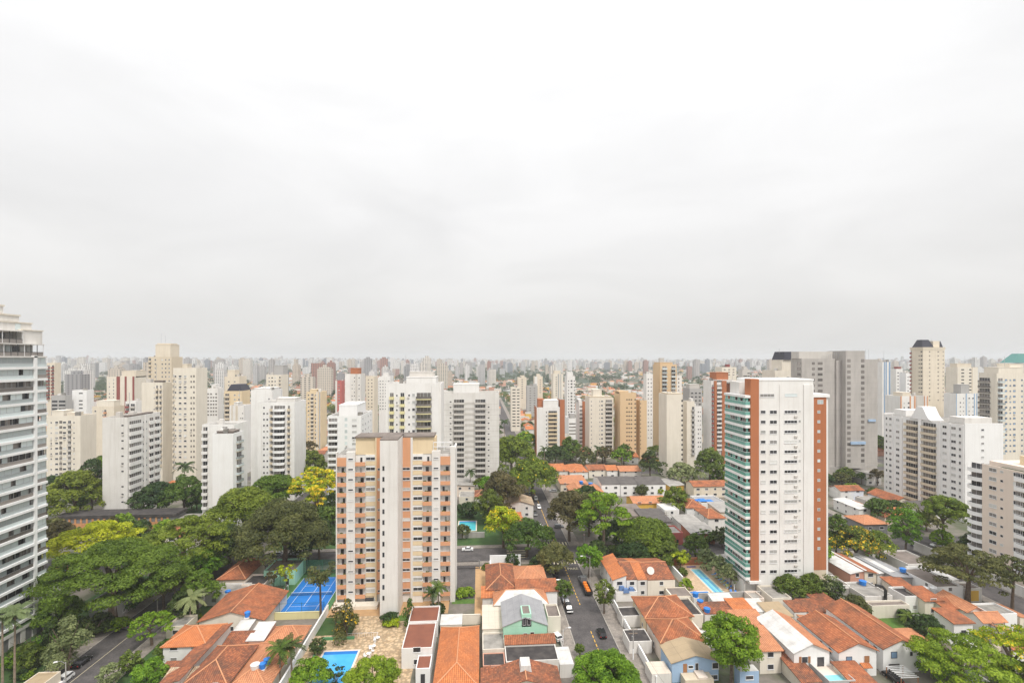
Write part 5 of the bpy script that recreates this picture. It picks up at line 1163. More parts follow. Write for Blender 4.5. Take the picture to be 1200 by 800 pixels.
pool('bright blue swimming pool at the bottom edge among stone paving', -38.0, -29.9, 92, 121.6, W_BLUE)
wall_('low green trough wall at the corner of the blue pool garden', -39.6, -32.2, 126.6, 127.0, .55, GREEN_F, 'trough_wall'); wall_('low green trough wall along the blue pool garden', -40.0, -39.62, 112, 127.0, .55, GREEN_F, 'trough_wall')
# aqua pool, driveway and gate right of the block
a = PW(537, 622); b = PW(557.5, 622); c = PW(548, 610.5)
sheet_('pool_deck', a[0] - 3.5, b[0] + 3.6, a[1] - 3.5, c[1] + 6, DECK, .02); pool('small aqua swimming pool on tan paving beyond the beige and orange block', a[0], b[0], a[1], c[1], W_AQUA)
foot(a[0] - 4, b[0] + 4, a[1] - 5, c[1] + 7, 0)
sheet_('lawn', a[0] - 3.5, b[0] + 3.6, a[1] - 7.5, a[1] - 3.6, GRASS, .03)
wall_('dark stained wall along the cross street under the aqua pool garden', a[0] - 3.6, b[0] + 3.6, a[1] - 8.2, a[1] - 7.8, 2.2, CONC)
sheet_('driveway', -8.6, .6, 146, 169, ASPH, .03)
sheet_('lawn', -8.2, -1.6, 142.8, 145.6, GRASS, .05); sheet_('sandy_path', -1.5, 3.2, 136, 168, SANDY, .036)
t = thing('driveway_gate', 'dark barred gate across the driveway beside the beige and orange block', 'gate', (-8.4, 166.5, 0)); m = MB(); m.box(0, 8, -.05, .05, .05, .2, BLKM); m.box(0, 8, -.05, .05, 2.4, 2.55, BLKM)
for k in range(33): m.box(k * .25 - .02, k * .25 + .02, -.03, .03, .2, 2.4, BLKM)
m.build('bars', t); 
for x in (-.3, 8.1): MB().box(x, x + .3, -.2, .2, 0, 2.9, DGREY).build('post', t)
wall_('white parapet wall behind the dark rust hipped roof', 3.4, 14.0, 165.6, 165.9, 4.6, BRWHITE); wall_('tall white boundary wall right of the sandy path', 3.4, 3.7, 118, 165.5, 3.0, BRWHITE)
wall_('beige wall between the grey sheet shed and the pale cream roof', -9, .2, 131.6, 131.9, 2.6, CREAM2)
# walls of the plots along the main street
wall_('white garden wall along the right hand pavement of the main street', 38.6, 38.85, 104, 150, 2.2, BRWHITE); wall_('low grey garden wall along the left hand pavement of the main street', 20.2, 20.45, 110, 165, 1.1, CONC)
wall_('pale wall behind the broad rust hipped roofs', 55.4, 55.7, 112, 141, 3.2, CREAM2)
wall_('white wall across the yard in front of the terraced row', 39, 47.6, 146.4, 146.7, 3.0, BRWHITE)
for k, y in enumerate((139.0, 131.2, 123.0)): pass
H('carport with a dark flat roof against the white garden wall, nearer the terraced row', 729, 751, 722, 711, 2.8, 'flat', '', 0, WHITE2, R_BLK, win=0, name='carport', cat='carport', rim=.2)
H('carport with a dark flat roof against the white garden wall, nearer the blue house', 737.5, 764, 752, 737, 2.8, 'flat', '', 0, WHITE2, R_BLK, win=0, name='carport', cat='carport', rim=.2)
H('white car port roof at the street side of the blue house', 764, 787, 789, 774, 2.6, 'flat', '', 0, WHITE2, R_CRM, win=0, name='carport', cat='carport', rim=0)
# lap pool court of the white and rust tower
a = PW(842.5, 698.5); b = PW(852, 698.5); c = PW(811, 667); lx0 = GX(841, a[1]); lx1 = GX(852.5, a[1])
sheet_('pool_deck', lx0 - 8, lx1 + 7.0, a[1] - 1.6, c[1] + 4, DECK, .02); pool('long turquoise lap pool with dark lane lines beside the white and rust tower', lx0, lx1, a[1], c[1], W_CYAN, lanes=2)
pool('shallow pale paddling pool next to the lap pool', lx0 - 7.4, lx0 - 1.6, a[1] - .2, a[1] + 3.2, W_CYAN, kind='paddling_pool'); foot(lx0 - 9, lx1 + 7, a[1] - 2, c[1] + 5, 0)
wall_('rust brick wall at the far end of the lap pool', lx0 - 4.6, lx1 + 6, c[1] + 3.6, c[1] + 3.9, 2.4, RUST); wall_('grey garden wall between the lap pool and the low roofs', lx0 - 10, 120, 138.2, 138.5, 3.0, CONC)
wall_('white return wall beside the dark roofed shed near the lap pool', lx0 - 7.6, lx0 - 7.3, a[1] + 8, c[1] + 2, 2.6, BRWHITE)
sheet_('pool_cover', lx0 - .6, lx1 - .4, c[1] + 1.6, c[1] + 2.4, flat('violet_cover', (.07, .06, .25)), .12).__setitem__('kind', 'structure')
# blue tarpaulin and covered pool further off
x, y = PW(826, 588, 4.6)
m = MB(); m.frus(-2.6, 1.2, 0, 3.4, 0, .7, .6, 1.0, BLUEP); m.frus(.8, 4.2, -.8, 2.2, 0, .5, .9, .8, BLUEP); m.frus(-3.8, -2.0, .8, 3.2, 0, .4, .5, .6, BLUEP); tag(m.build('tarpaulin', None, (x, y, 4.95)), 'crumpled bright blue tarpaulin on a grey roof', 'tarpaulin')
x, y = PW(1022, 590); pool('pool under a blue cover in front of the bright white angular block', x - 4, x + 4, y - 2, y + 14, CBLUE, kind='covered_pool')
sheet_('sandy_court', x + 5, x + 30, y - 12, y + 16, DECK, .02)
# the lawn and hedge on the right
x, y = PW(1030, 746); x2, y2 = PW(1064, 724); sheet_('lawn', x - .5, x2 + 12, y, y2 + 3, GRASS, .03); foot(x, x2 + 12, y, y2 + 3, 0)
# roof-top pool terrace between the white gabled houses
x0, y0 = PW(972, 800, 3.0); xr, yr = PW(1001, 797, 3.0); y1 = PW(962, 768, 3)[1]
t = thing('pool_terrace', 'grey walled terrace with a tiny splash pool between two white gabled houses', 'terrace', (x0, y0, 0)); W = xr - x0; D = y1 - y0
m = MB(); m.box(0, W, 0, D, 0, 2.4, GREYW, top=PINKB)
for q in ((0, W, 0, .2), (0, .2, .2, D), (W - .2, W, .2, D)): m.box(*q, 2.401, 3.4, GREYW)
m.build('wall', t); m = MB(); m.poly([(.8, .8, 2.42), (W - .8, .8, 2.42), (W - .8, 3.4, 2.42), (.8, 3.4, 2.42)], W_CYAN); m.build('water', t); foot(x0, xr, y0, y1, 3)
wall_('long white boundary wall beside the house with the fresh orange roof', *(lambda p, q: (p[0], p[0] + .3, p[1], q[1]))(PW(1158, 800, 3), PW(1080, 764, 3)), 3.4, BRWHITE)
wall_('white stained boundary wall at the foot of the pale pink block', 163.2, 163.5, 128, 172, 3.2, WHITE2)
# ------------------------------------------------------------------ trees
def leaves_mesh(name, C, Rl, flat_, leaf, rng, mats, flower=0.0, cover=1.15, low=-0.35):
    """leaf cards on and inside clumps: C centres, Rl radii, flat_ vertical squash"""
    P = []; NR = []; T = []; MI = []; Sz = []
    for c, r in zip(C, Rl):
        area = 4 * math.pi * r * r * (0.45 + 0.55 * flat_); n = max(10, int(cover * area / (0.75 * leaf * leaf)))
        d = rng.normal(size=(n, 3)); d /= np.linalg.norm(d, axis=1)[:, None]
        d[:, 2] = np.where(d[:, 2] < low, -d[:, 2], d[:, 2])
        rr = r * (0.62 + 0.44 * rng.random(n) ** 0.6)
        p = d * rr[:, None]; p[:, 2] *= flat_; p += c
        P.append(p); v = d * 1.1 + rng.normal(size=(n, 3)) * 0.42 + np.array([0, 0, .3]); NR.append(v / np.linalg.norm(v, axis=1)[:, None])
        T.append(np.clip(rng.normal(.5, .16) + rng.normal(size=n) * .2, 0, 1)); Sz.append(leaf * (0.6 + 0.8 * rng.random(n)))
        fl = rng.random(n) < (flower * (1.6 if rng.random() < .6 else .25)); MI.append(np.where(fl & (d[:, 2] > .1), 1, 0))
    P = np.concatenate(P); NR = np.concatenate(NR); T = np.concatenate(T); MI = np.concatenate(MI); Sz = np.concatenate(Sz); n = len(P)
    a = np.cross(NR, rng.normal(size=(n, 3))); a /= np.linalg.norm(a, axis=1)[:, None]; b = np.cross(NR, a)
    h = Sz[:, None] * .5
    V = np.stack([P - a * h, P - b * h * .62, P + a * h, P + b * h * .62], 1).reshape(-1, 3)
    me = bpy.data.meshes.new(name)
    me.vertices.add(4 * n); me.vertices.foreach_set('co', V.astype('f').ravel())
    me.loops.add(4 * n); me.loops.foreach_set('vertex_index', np.arange(4 * n, dtype='i'))
    me.polygons.add(n); me.polygons.foreach_set('loop_start', np.arange(0, 4 * n, 4, dtype='i')); me.polygons.foreach_set('loop_total', np.full(n, 4, 'i'))
    for m in mats: me.materials.append(m)
    me.polygons.foreach_set('material_index', MI.astype('i'))
    at = me.attributes.new('tint', 'FLOAT', 'FACE'); at.data.foreach_set('value', T.astype('f'))
    me.update(calc_edges=True); return me
def crown_spec(kind, Rr, Hc, rng):
    """clump centres and radii for a crown of radius Rr and height Hc whose foot is z = 0"""
    C = []; Q = []; fl = .8
    if kind == 'broad':
        fl = .42; n = int(44 + Rr * 5.0)
        for k in range(n):
            q = Rr * .88 * math.sqrt(rng.random()); a = rng.random() * 6.283
            C.append((q * math.cos(a), q * math.sin(a), Hc * (.9 - .6 * (q / Rr) ** 2 - .34 * rng.random() ** 1.5))); Q.append(Rr * rng.uniform(.09, .2))
    elif kind == 'dome':
        n = int(50 + Rr * 5)
        for k in range(n):
            a = rng.random() * 6.283; u = rng.random(); q = Rr * .82 * math.sqrt(u); z = Hc * (.84 * math.sqrt(max(0, 1 - u * .95)) - .12 * rng.random())
            C.append((q * math.cos(a), q * math.sin(a), max(z, Hc * .1))); Q.append(Rr * rng.uniform(.12, .23))
        for k in range(8): C.append((rng.normal() * Rr * .35, rng.normal() * Rr * .35, Hc * .4)); Q.append(Rr * .3)
        fl = .75
    elif kind == 'ball':
        n = int(64 + Rr * 6)
        for k in range(n):
            d = rng.normal(size=3); d /= np.linalg.norm(d); s = rng.uniform(.55, .84)
            C.append((d[0] * Rr * s, d[1] * Rr * s, Hc * .5 + d[2] * Hc * .5 * s)); Q.append(Rr * rng.uniform(.12, .22))
        fl = .85
    elif kind == 'open':
        n = int(16 + Rr * 2)
        for k in range(n):
            d = rng.normal(size=3); d /= np.linalg.norm(d); s = rng.uniform(.35, .9)
            C.append((d[0] * Rr * s, d[1] * Rr * s, Hc * .55 + d[2] * Hc * .45 * s)); Q.append(Rr * rng.uniform(.15, .3))
        fl = .65
    elif kind == 'upright':
        n = 22
        for k in range(n):
            z = rng.random(); q = Rr * .7 * math.sqrt(max(.05, 1 - z)) * rng.random() ** .5; a = rng.random() * 6.283
            C.append((q * math.cos(a), q * math.sin(a), Hc * (.08 + .84 * z))); Q.append(Rr * rng.uniform(.25, .42) * (1.1 - .5 * z))
        fl = 1.0
    return np.array(C), np.array(Q), fl
def trunk_mesh(Ht, Rr, zc, rng, r0=None, m=None, limbs=5):
    mb = MB(); m = m or BARK; r0 = r0 or max(.12, Rr * .055)
    b = (rng.normal() * .25, rng.normal() * .25, zc)
    mb.tube([(0, 0, -.1), (b[0] * .4, b[1] * .4, zc * .5), b], [r0 * 1.25, r0, r0 * .8], m, 7)
    for k in range(limbs):
        a = 6.283 * k / limbs + rng.random(); q = Rr * rng.uniform(.4, .7)
        mb.tube([b, (b[0] + q * .45 * math.cos(a), b[1] + q * .45 * math.sin(a), zc + (Ht - zc) * .4), (b[0] + q * math.cos(a), b[1] + q * math.sin(a), zc + (Ht - zc) * .72)], [r0 * .62, r0 * .4, r0 * .14], m, 5)
    return mb.mesh('trunk')
TREES = []
def tree(label, px, pyb, wpx, pyt, kind, mat, base=None, leaf=None, flower=0.0, fmat=None, sc=None, group=None, trunk_m=None, at=None, cover=1.15, name='tree', cat='tree'):
    """a tree whose foot stands at photo pixel (px, pyb); wpx crown width and pyt top in pixels; base = share of the height that is bare trunk"""
    x, y = PW(px, pyb) if at is None else at[:2]
    _, _, Y = PIX(x, y, 0); s = Y / FP
    Rr = wpx * s / 2; Ht = CH - (pyt - HZ) * s
    base = {'broad': .45, 'dome': .3, 'ball': .25, 'open': .42, 'upright': .1}[kind] if base is None else base
    rng = np.random.default_rng(int(px * 7 + pyt * 13)); leaf = leaf or max(.42, .0042 * Y)
    zc = Ht * base; Hc = Ht - zc; C, Q, fl = crown_spec(kind, Rr, Hc, rng)
    t = thing(name, label, cat, (x, y, 0), 0, group)
    link('crown', leaves_mesh('crown', C, Q, fl, leaf, rng, [mat] + ([fmat or F_YEL] if flower else []), flower, cover), t, (0, 0, zc))
    link('trunk', trunk_mesh(Ht, Rr, zc + Hc * .15, rng, m=trunk_m), t)
    TREES.append((x, y, Rr)); foot(x - 1, x + 1, y - 1, y + 1, 0); return t
def palm_meshes(Ht, Rf, rng, n=17, m=None):
    mb = MB(); lean = rng.normal() * .4
    mb.tube([(0, 0, -.1), (lean * .3, 0, Ht * .5), (lean, 0, Ht)], [.26, .19, .15], BARKP, 7); tm = mb.mesh('trunk')
    V = []; Fc = []; T = []
    for k in range(n):
        a = 6.283 * k / n + rng.normal() * .15; el = rng.uniform(-.1, 1.15); tt = rng.uniform(.25, .8); pts = []
        for q in range(7):
            f = q / 6; rr = Rf * (f * math.cos(el * (1 - .55 * f))); z = Rf * (math.sin(el) * f - .62 * f * f * (1.15 - el * .35)); pts.append((rr, z))
        for q in range(6):
            (r0, z0), (r1, z1) = pts[q], pts[q + 1]; wd = Rf * (.17 if 0 < q < 5 else .1)
            for s in (-1, 1):
                for h in (0, 1):
                    f0, f1 = (h * .5, h * .5 + .42); ra, rb = r0 + (r1 - r0) * f0, r0 + (r1 - r0) * f1; za, zb_ = z0 + (z1 - z0) * f0, z0 + (z1 - z0) * f1
                    P = [(ra, 0, za), (rb, 0, zb_), (rb + Rf * .1, s * wd, zb_ - wd * .55), (ra + Rf * .1, s * wd, za - wd * .55)]
                    b = len(V); V += [(lean + x * math.cos(a) - y * math.sin(a), x * math.sin(a) + y * math.cos(a), Ht + z) for x, y, z in P]; Fc.append((b, b + 1, b + 2, b + 3)); T.append(min(1, max(0, tt + rng.normal() * .1)))
    me = bpy.data.meshes.new('crown'); me.from_pydata(V, [], Fc); me.materials.append(m or F_MID)
    at = me.attributes.new('tint', 'FLOAT', 'FACE'); at.data.foreach_set('value', np.array(T, 'f')); return tm, me
def palm(label, px, pyb, pyt, Rf=2.6, mat=None, group=None, n=17, at=None):
    x, y = PW(px, pyb) if at is None else at; _, _, Y = PIX(x, y, 0); Ht = CH - (pyt - HZ) * Y / FP
    rng = np.random.default_rng(int(px * 11 + pyt)); t = thing('palm_tree', label, 'palm tree', (x, y, 0), float(rng.random() * 6), group)
    tm, cm = palm_meshes(max(2.0, Ht - Rf * .45), Rf, rng, n, mat); link('trunk', tm, t); link('crown', cm, t); return t
def bush(label, px, pyb, wpx, pyt, mat, kind='ball', **k):
    return tree(label, px, pyb, wpx, pyt, kind, mat, base=.04, name='shrub', cat='shrub', **k)

# the left street and the court
tree('huge spreading tree with layered fresh green crown beside the glazed white tower', 132, 727, 156, 633, 'broad', F_FRE, base=.35)
tree('flat crowned lime green tree behind the huge spreading one', 112, 676, 98, 611, 'broad', F_LIM, base=.4)
tree('dull brownish tree squeezed between the glazed tower and the lime green tree', 66, 662, 46, 606, 'dome', F_BRO)
tree('layered light green tree above the tall palms', 216, 680, 104, 606, 'broad', F_FRE, base=.4)
tree('great dark olive dome of a tree left of the beige and orange block', 333, 672, 108, 579, 'dome', F_OLV, base=.2)
tree('mid green tree rising behind the olive dome', 286, 646, 84, 566, 'dome', F_FRE, base=.3)
tree('green tree wedged between the olive dome and the rounded white balconies', 322, 606, 66, 553, 'dome', F_FRE, base=.3)
tree('tree covered in yellow blossom left of the beige and orange block', 372, 606, 66, 544, 'broad', F_LIM, base=.4, flower=.45)
tree('thin amber flowering tree standing over the olive dome', 370, 640, 30, 566, 'open', F_LIM, flower=.6, base=.55)
tree('dark green tree behind the yellow blossom tree', 362, 572, 46, 524, 'dome', F_MID)
tree('broad dark tree at the foot of the cream block behind the glazed tower', 88, 612, 66, 545, 'dome', F_FRE, base=.2)
tree('rounded tree just left of the pale grey slab', 108, 606, 40, 528, 'dome', F_DRK, base=.2)
tree('green tree at the right of the dark hoarding', 216, 606, 52, 552, 'dome', F_MID, base=.2)
tree('dark tree behind the palms and the timber hoarding', 185, 606, 48, 560, 'dome', F_DRK, base=.2)
tree('dark undergrowth tree below the olive dome', 268, 668, 60, 610, 'dome', F_DRK, base=.1)
tree('bright green tree above the small orange hipped house', 238, 682, 52, 645, 'ball', F_BRI, base=.2)
tree('feathery light green tree overhanging the left street from the houses', 178, 756, 50, 716, 'broad', F_BRI, base=.35)
tree('leafy green shrub tree at the corner of the white two storey house', 200, 772, 34, 748, 'ball', F_MID, base=.1)
tree('pale olive tree between the glazed tower and the left street', 80, 789, 56, 722, 'upright', F_PAL, base=.05)
tree('dark clipped tree at the base of the glazed tower', 56, 770, 26, 728, 'upright', F_DRK, base=.05)
bush('round green shrub on the garden side of the left street', 152, 790, 30, 762, F_MID); bush('bright green shrub at the bottom edge by the left street', 176, 806, 44, 772, F_BRI)
bush('grey green shrub at the very bottom by the left street', 128, 806, 28, 776, F_PAL); bush('low green treetop at the bottom edge in front of the dark hipped roof', 238, 812, 34, 788, F_MID)
bush('dark shrubs under the huge spreading tree', 112, 742, 40, 720, F_DRK); bush('light green shrub by the kerb of the left street', 138, 738, 30, 722, F_BRI, kind='dome')
palm('tall palm with a pale trunk nearer the edge of the photo', 3, 812, 716, 3.2, F_PAL); palm('tall palm with a pale trunk in front of the glazed white tower', 17, 806, 708, 3.4, F_PAL)
palm('drooping palm with a yellow flower stalk between the two green trees', 206, 716, 668, 4.2, F_DRK); palm('pale drooping palm above the wide bright orange hipped roof', 222, 732, 692, 3.8, F_PAL); palm('dark palm half hidden in the light green tree', 192, 704, 664, 4.0, F_DRK)
palm('palm on the garden side of the salmon roof, left of a pair', 328, 800, 751, 3.0, F_MID, n=20); palm('palm on the garden side of the salmon roof, right of a pair', 342, 797, 748, 3.2, F_DRK, n=20)
tree('slender tall tree with a thin crown in front of the blue court', 376, 727, 46, 658, 'open', F_OLV, base=.55, cover=.8)
tree('small yellow tipped tree by the netting of the blue court', 335, 697, 24, 660, 'open', F_LIM, base=.35); tree('thin bronze leaved tree left of the court netting', 320, 694, 22, 664, 'open', F_BRO, base=.3, cover=.7)
bush('leafy green shrub between the white wall and the blue pool', 363, 806, 52, 766, F_BRI, kind='dome'); bush('blue green shrub leaning over the blue pool', 393, 806, 26, 776, F_DRK, kind='open')
bush('dark shrub beside the green trough wall', 372, 766, 22, 746, F_DRK)
tree('bright dense round treetop at the bottom edge right of the blue pool', 436, 822, 72, 776, 'ball', F_BRI, base=.1, cover=1.6)
tree('palm like leafy clump with yellow leaves at the corner of the pool garden', 406, 748, 40, 702, 'upright', F_OLV, base=.05, flower=.08); bush('pink flowering bare shrub at the foot of the beige and orange block', 394, 733, 20, 706, F_BRO, kind='open', cover=.6)
bush('dark clipped hedge at the foot of the white shaft', 457, 728, 24, 718, F_DRK); bush('lime edging plants at the foot of the white shaft', 459, 731, 24, 724, F_LIM, kind='dome')
tree('bushy green palm clump beside the party hall', 479, 738, 24, 700, 'upright', F_MID, base=.05); palm('slim palm in front of the beige and orange block', 514, 721, 682, 2.8, F_MID); palm('short palm next to the slim one by the party hall', 506, 724, 690, 2.6, F_DRK)
bush('low green shrubs under the slim palm', 512, 722, 24, 706, F_DRK); bush('clipped green hedge along the lawn right of the beige and orange block', 545, 697, 26, 689, F_BRI, kind='dome')
# along the main street
tree('yellow blossoming tree beside the aqua pool', 590, 642, 52, 588, 'dome', F_LIM, base=.2, flower=.28); tree('green tree dotted with white next to the yellow blossoming one', 617, 652, 58, 604, 'dome', F_MID, base=.2, flower=.04, fmat=F_PAL)
tree('great brown green dome of a tree behind the aqua pool', 588, 604, 56, 546, 'dome', F_BRO, base=.15); tree('fresh green tree under the brown green dome', 573, 614, 38, 572, 'ball', F_MID, base=.1)
tree('large green tree by the avenue with a few yellow flowers', 624, 583, 66, 532, 'dome', F_FRE, base=.2, flower=.02); tree('large green tree beyond the avenue one', 600, 562, 62, 506, 'dome', F_FRE, base=.2); tree('green tree with an orange flower tuft at the end of the avenue', 616, 530, 32, 503, 'dome', F_BRI, base=.2, flower=.05)
tree('dark brownish tree hanging over the main street crossing', 667, 634, 56, 568, 'dome', F_BRO, base=.25); tree('dark tree right behind the crossing', 690, 628, 40, 580, 'dome', F_DRK, base=.2)
tree('bright light green tree with tiered crown right of the crossing', 707, 648, 66, 571, 'broad', F_BRI, base=.3); tree('bright green tree above the terraced row', 756, 652, 74, 604, 'dome', F_FRE, base=.2)
tree('dark green hedge tree behind the terraced row', 738, 656, 46, 636, 'dome', F_DRK, base=.1); tree('dark tree above the white corner house', 700, 660, 30, 630, 'dome', F_DRK, base=.2)
tree('olive tree standing in front of the crossing', 651, 674, 50, 634, 'dome', F_OLV, base=.25); tree('bright green street tree just right of the crossing', 690, 677, 36, 637, 'ball', F_BRI, base=.25)
tree('small round street tree beside the yellow sign', 708, 719, 30, 678, 'ball', F_MID, base=.25); tree('small street tree over the parked cars on the left pavement', 661, 711, 24, 678, 'ball', F_MID, base=.3); tree('little sapling on the left pavement of the main street', 679, 770, 13, 754, 'ball', F_MID, base=.35)
tree('huge vivid green round treetop at the bottom edge over the main street', 711, 836, 92, 766, 'ball', F_BRI, base=.1, cover=1.7); tree('vivid green round tree in front of the sky blue house', 857, 803, 72, 717, 'ball', F_BRI, base=.2, cover=1.7)
tree('yellow green small tree at the corner of the lap pool court', 797, 668, 26, 643, 'open', F_LIM, base=.25); bush('clipped hedge beside the lap pool, at its near end', 804, 690, 18, 676, F_BRI, kind='dome'); bush('clipped hedge along the lap pool', 800, 674, 12, 664, F_MID, kind='dome')
tree('grey green tree beside the green balconies, at the far end of its row', 828, 668, 28, 639, 'dome', F_PAL, base=.1); tree('grey green tree beside the green balconies, in the middle of its row', 842, 679, 28, 646, 'dome', F_PAL, base=.1); tree('grey green tree beside the green balconies, nearest the loungers', 854, 690, 24, 656, 'dome', F_PAL, base=.1)
tree('rounded green tree at the foot of the white and rust tower', 924, 703, 40, 670, 'dome', F_MID, base=.05); tree('green tree at the right corner of the white and rust tower', 950, 702, 38, 668, 'dome', F_MID, base=.05)
tree('dark green shrub tree by the garden wall right of the white and rust tower', 976, 704, 30, 678, 'ball', F_DRK, base=.05); tree('thin pale tree in front of the white box building', 972, 704, 26, 670, 'open', F_PAL, base=.3, cover=.5); tree('olive shrubbery running down beside the rust roofs', 1002, 722, 34, 694, 'dome', F_OLV, base=.05)
tree('green tree hugging the right flank of the white and rust tower', 980, 652, 36, 594, 'dome', F_MID, base=.1); tree('tree in yellow flower right of the white and rust tower', 1002, 660, 60, 613, 'dome', F_MID, base=.15, flower=.2)
tree('bright green tree in front of the bright white angular block', 1061, 648, 40, 592, 'ball', F_BRI, base=.15); tree('large tree whose crown covers the corner of the bright white angular block', 1107, 640, 58, 576, 'dome', F_FRE, base=.35)
tree('wide olive willowy tree over the right hand street', 1134, 708, 90, 636, 'broad', F_OLV, base=.3); tree('olive tree with a bent trunk at the right edge', 1186, 718, 54, 648, 'broad', F_OLV, base=.45); bush('light green shrub under the large corner tree', 1104, 642, 26, 618, F_BRI)
tree('sprawling bright green tree filling the bottom right of the photo', 1128, 816, 112, 742, 'broad', F_BRI, base=.3); tree('yellow tinged tree in the bottom right corner', 1186, 806, 86, 728, 'broad', F_LIM, base=.3, flower=.12)
tree('clipped dark hedge mass beside the lawn', 1086, 752, 42, 716, 'dome', F_DRK, base=.02); bush('hedge at the far end of the lawn', 1064, 728, 24, 714, F_DRK); palm('short palm on the lawn', 1061, 733, 716, 2.2, F_MID)
# the middle distance
tree('pale silver green tree at the foot of the blank off white slab', 799, 568, 38, 539, 'dome', F_PAL, base=.1); tree('dark green tree between the blank slab and the green balconies', 832, 566, 42, 520, 'dome', F_MID, base=.1); tree('light green low tree near the long cream house', 842, 566, 22, 550, 'ball', F_BRI, base=.05)
tree('dark tree left of the blank off white slab', 762, 562, 30, 522, 'dome', F_DRK, base=.1); tree('green tree below the tan tower', 731, 546, 24, 517, 'dome', F_MID, base=.2); tree('brownish round tree below the pale cream tower', 710, 546, 26, 521, 'broad', F_BRO, base=.3)
tree('green tree below the rust sided white block', 668, 540, 30, 508, 'dome', F_MID, base=.1); tree('dark tree at the foot of the brown banded white block', 650, 545, 30, 518, 'dome', F_DRK, base=.1); tree('olive tree in the row above the tiled houses', 686, 546, 28, 521, 'dome', F_OLV, base=.1); tree('lime tinted tree in the row above the tiled houses', 728, 549, 26, 524, 'broad', F_BRI, base=.3)
tree('leafy tree between the ochre house and the rust hipped house', 792, 602, 34, 566, 'dome', F_FRE, base=.1); tree('olive shrub tree in front of the dark grey terraces', 752, 582, 18, 567, 'ball', F_OLV, base=.1); bush('small yellow green shrub by the dark grey terraces', 773, 580, 10, 570, F_LIM); bush('dark shrub in front of the brown workshop', 826, 636, 26, 620, F_MID); bush('green shrubs at the green balconies foot beyond the workshop', 846, 640, 26, 616, F_DRK)
bush('bright shrub beside the wide orange roof', 756, 596, 14, 583, F_MID); palm('tall thin palm beside the head of the avenue', 591, 540, 490, 4.0, F_DRK); palm('tall thin palm in the tiled row', 699, 556, 521, 3.0, F_DRK); palm('palm by the brown banded white block', 638, 549, 522, 3.6, F_DRK)
bush('dark green round shrub in front of the netted tower', 1024, 582, 20, 571, F_MID); bush('shrub row at the foot of the bright white angular block', 1050, 600, 34, 586, F_DRK, kind='dome'); tree('grey green palms clump beside the pale grey slab', 172, 608, 40, 566, 'open', F_DRK, base=.1)
palm('feathery palm in front of the tall cream tower', 216, 590, 540, 5.0, F_DRK); bush('dark shrub below the greyish white slab', 548, 606, 28, 588, F_DRK); palm('palm at the foot of the greyish white slab', 551, 578, 548, 3.6, F_DRK)
tree('dark shrubby tree left of the white side wall by the crossing', 632, 668, 30, 650, 'dome', F_DRK, base=.05); tree('tree standing over the cross street behind the driveway', 600, 668, 20, 648, 'ball', F_DRK, base=.1)
x0, _ = GX(953, 141.2), 0
tree('clipped green shrub on top of the rust orange strip', 961, 0, 15, 458, 'dome', F_MID, base=.02, at=(GX(961, 146), 146.0), name='shrub', cat='shrub')

tree('green tree filling the gap between the olive dome and the beige block', 374, 655, 44, 600, 'dome', F_DRK, base=.1); tree('dark tree behind the netting at the far end of the blue court', 352, 652, 40, 618, 'dome', F_DRK, base=.05)
tree('dark leafy tree at the far right corner of the crossing', 722, 640, 44, 606, 'dome', F_DRK, base=.1); tree('green tree over the pavement opposite the aqua pool', 640, 640, 26, 612, 'dome', F_MID, base=.1); tree('dark tree beyond the crossing on the right pavement', 690, 604, 34, 572, 'dome', F_OLV, base=.1)
tree('leafy tree by the cross street left of the green balconies', 775, 650, 40, 614, 'dome', F_FRE, base=.1); tree('green tree behind the yellow green corner tree', 815, 652, 34, 622, 'dome', F_MID, base=.05)
tree('dark tree at the left foot of the pale pink block', 1146, 664, 44, 618, 'dome', F_DRK, base=.1); tree('bushy tree behind the olive willowy tree', 1120, 672, 40, 640, 'dome', F_OLV, base=.05); tree('green tree at the left end of the bright white angular block', 1030, 610, 36, 580, 'dome', F_MID, base=.05)
tree('leafy tree right of the tree in yellow flower', 1028, 650, 34, 618, 'dome', F_FRE, base=.1); tree('bushy tree overhanging the brown hipped roof', 1086, 622, 30, 596, 'dome', F_OLV, base=.1)
tree('bright green undergrowth tree beside the sprawling bottom right one', 1098, 790, 52, 752, 'dome', F_BRI, base=.02); tree('green tree at the very corner of the photo, bottom right', 1196, 816, 60, 770, 'dome', F_FRE, base=.05)
for (bo, w2), k in zip(plants, range(99)):
    Cq, Qq = PLM[k % 3]; key = ('plant', k % 3)
    if key not in WC: WC[key] = leaves_mesh('planter', Cq, Qq, .9, .28, np.random.default_rng(k), [F_MID], 0, 1.3)
    link('planter', WC[key], bo, (w2 * (.3 + .4 * ((k * 37) % 10) / 10), .3, .72))

tree('dense green tree between the two drooping palms and the left street', 232, 716, 50, 664, 'dome', F_FRE, base=.1); tree('dark tree filling the corner above the wide bright orange hipped roof', 214, 728, 40, 688, 'dome', F_DRK, base=.05)
tree('olive tree leaning over the left street below the layered light green one', 192, 716, 52, 660, 'broad', F_OLV, base=.3); tree('fresh green tree behind the drooping palms', 256, 664, 46, 622, 'dome', F_FRE, base=.1); tree('bushy green tree on the far side of the left street', 150, 712, 50, 672, 'dome', F_MID, base=.1)
tree('mid green tree spreading at the foot of the glazed white tower', 70, 742, 56, 692, 'dome', F_FRE, base=.1); tree('leafy tree over the bottom of the left street', 118, 782, 34, 752, 'dome', F_MID, base=.1, at=PW(38, 786))
tree('dark green tree beyond the terraced row, at its left end', 742, 664, 50, 632, 'dome', F_DRK, base=.05); tree('mid green tree beyond the terraced row, at its right end', 780, 664, 42, 630, 'dome', F_MID, base=.05)
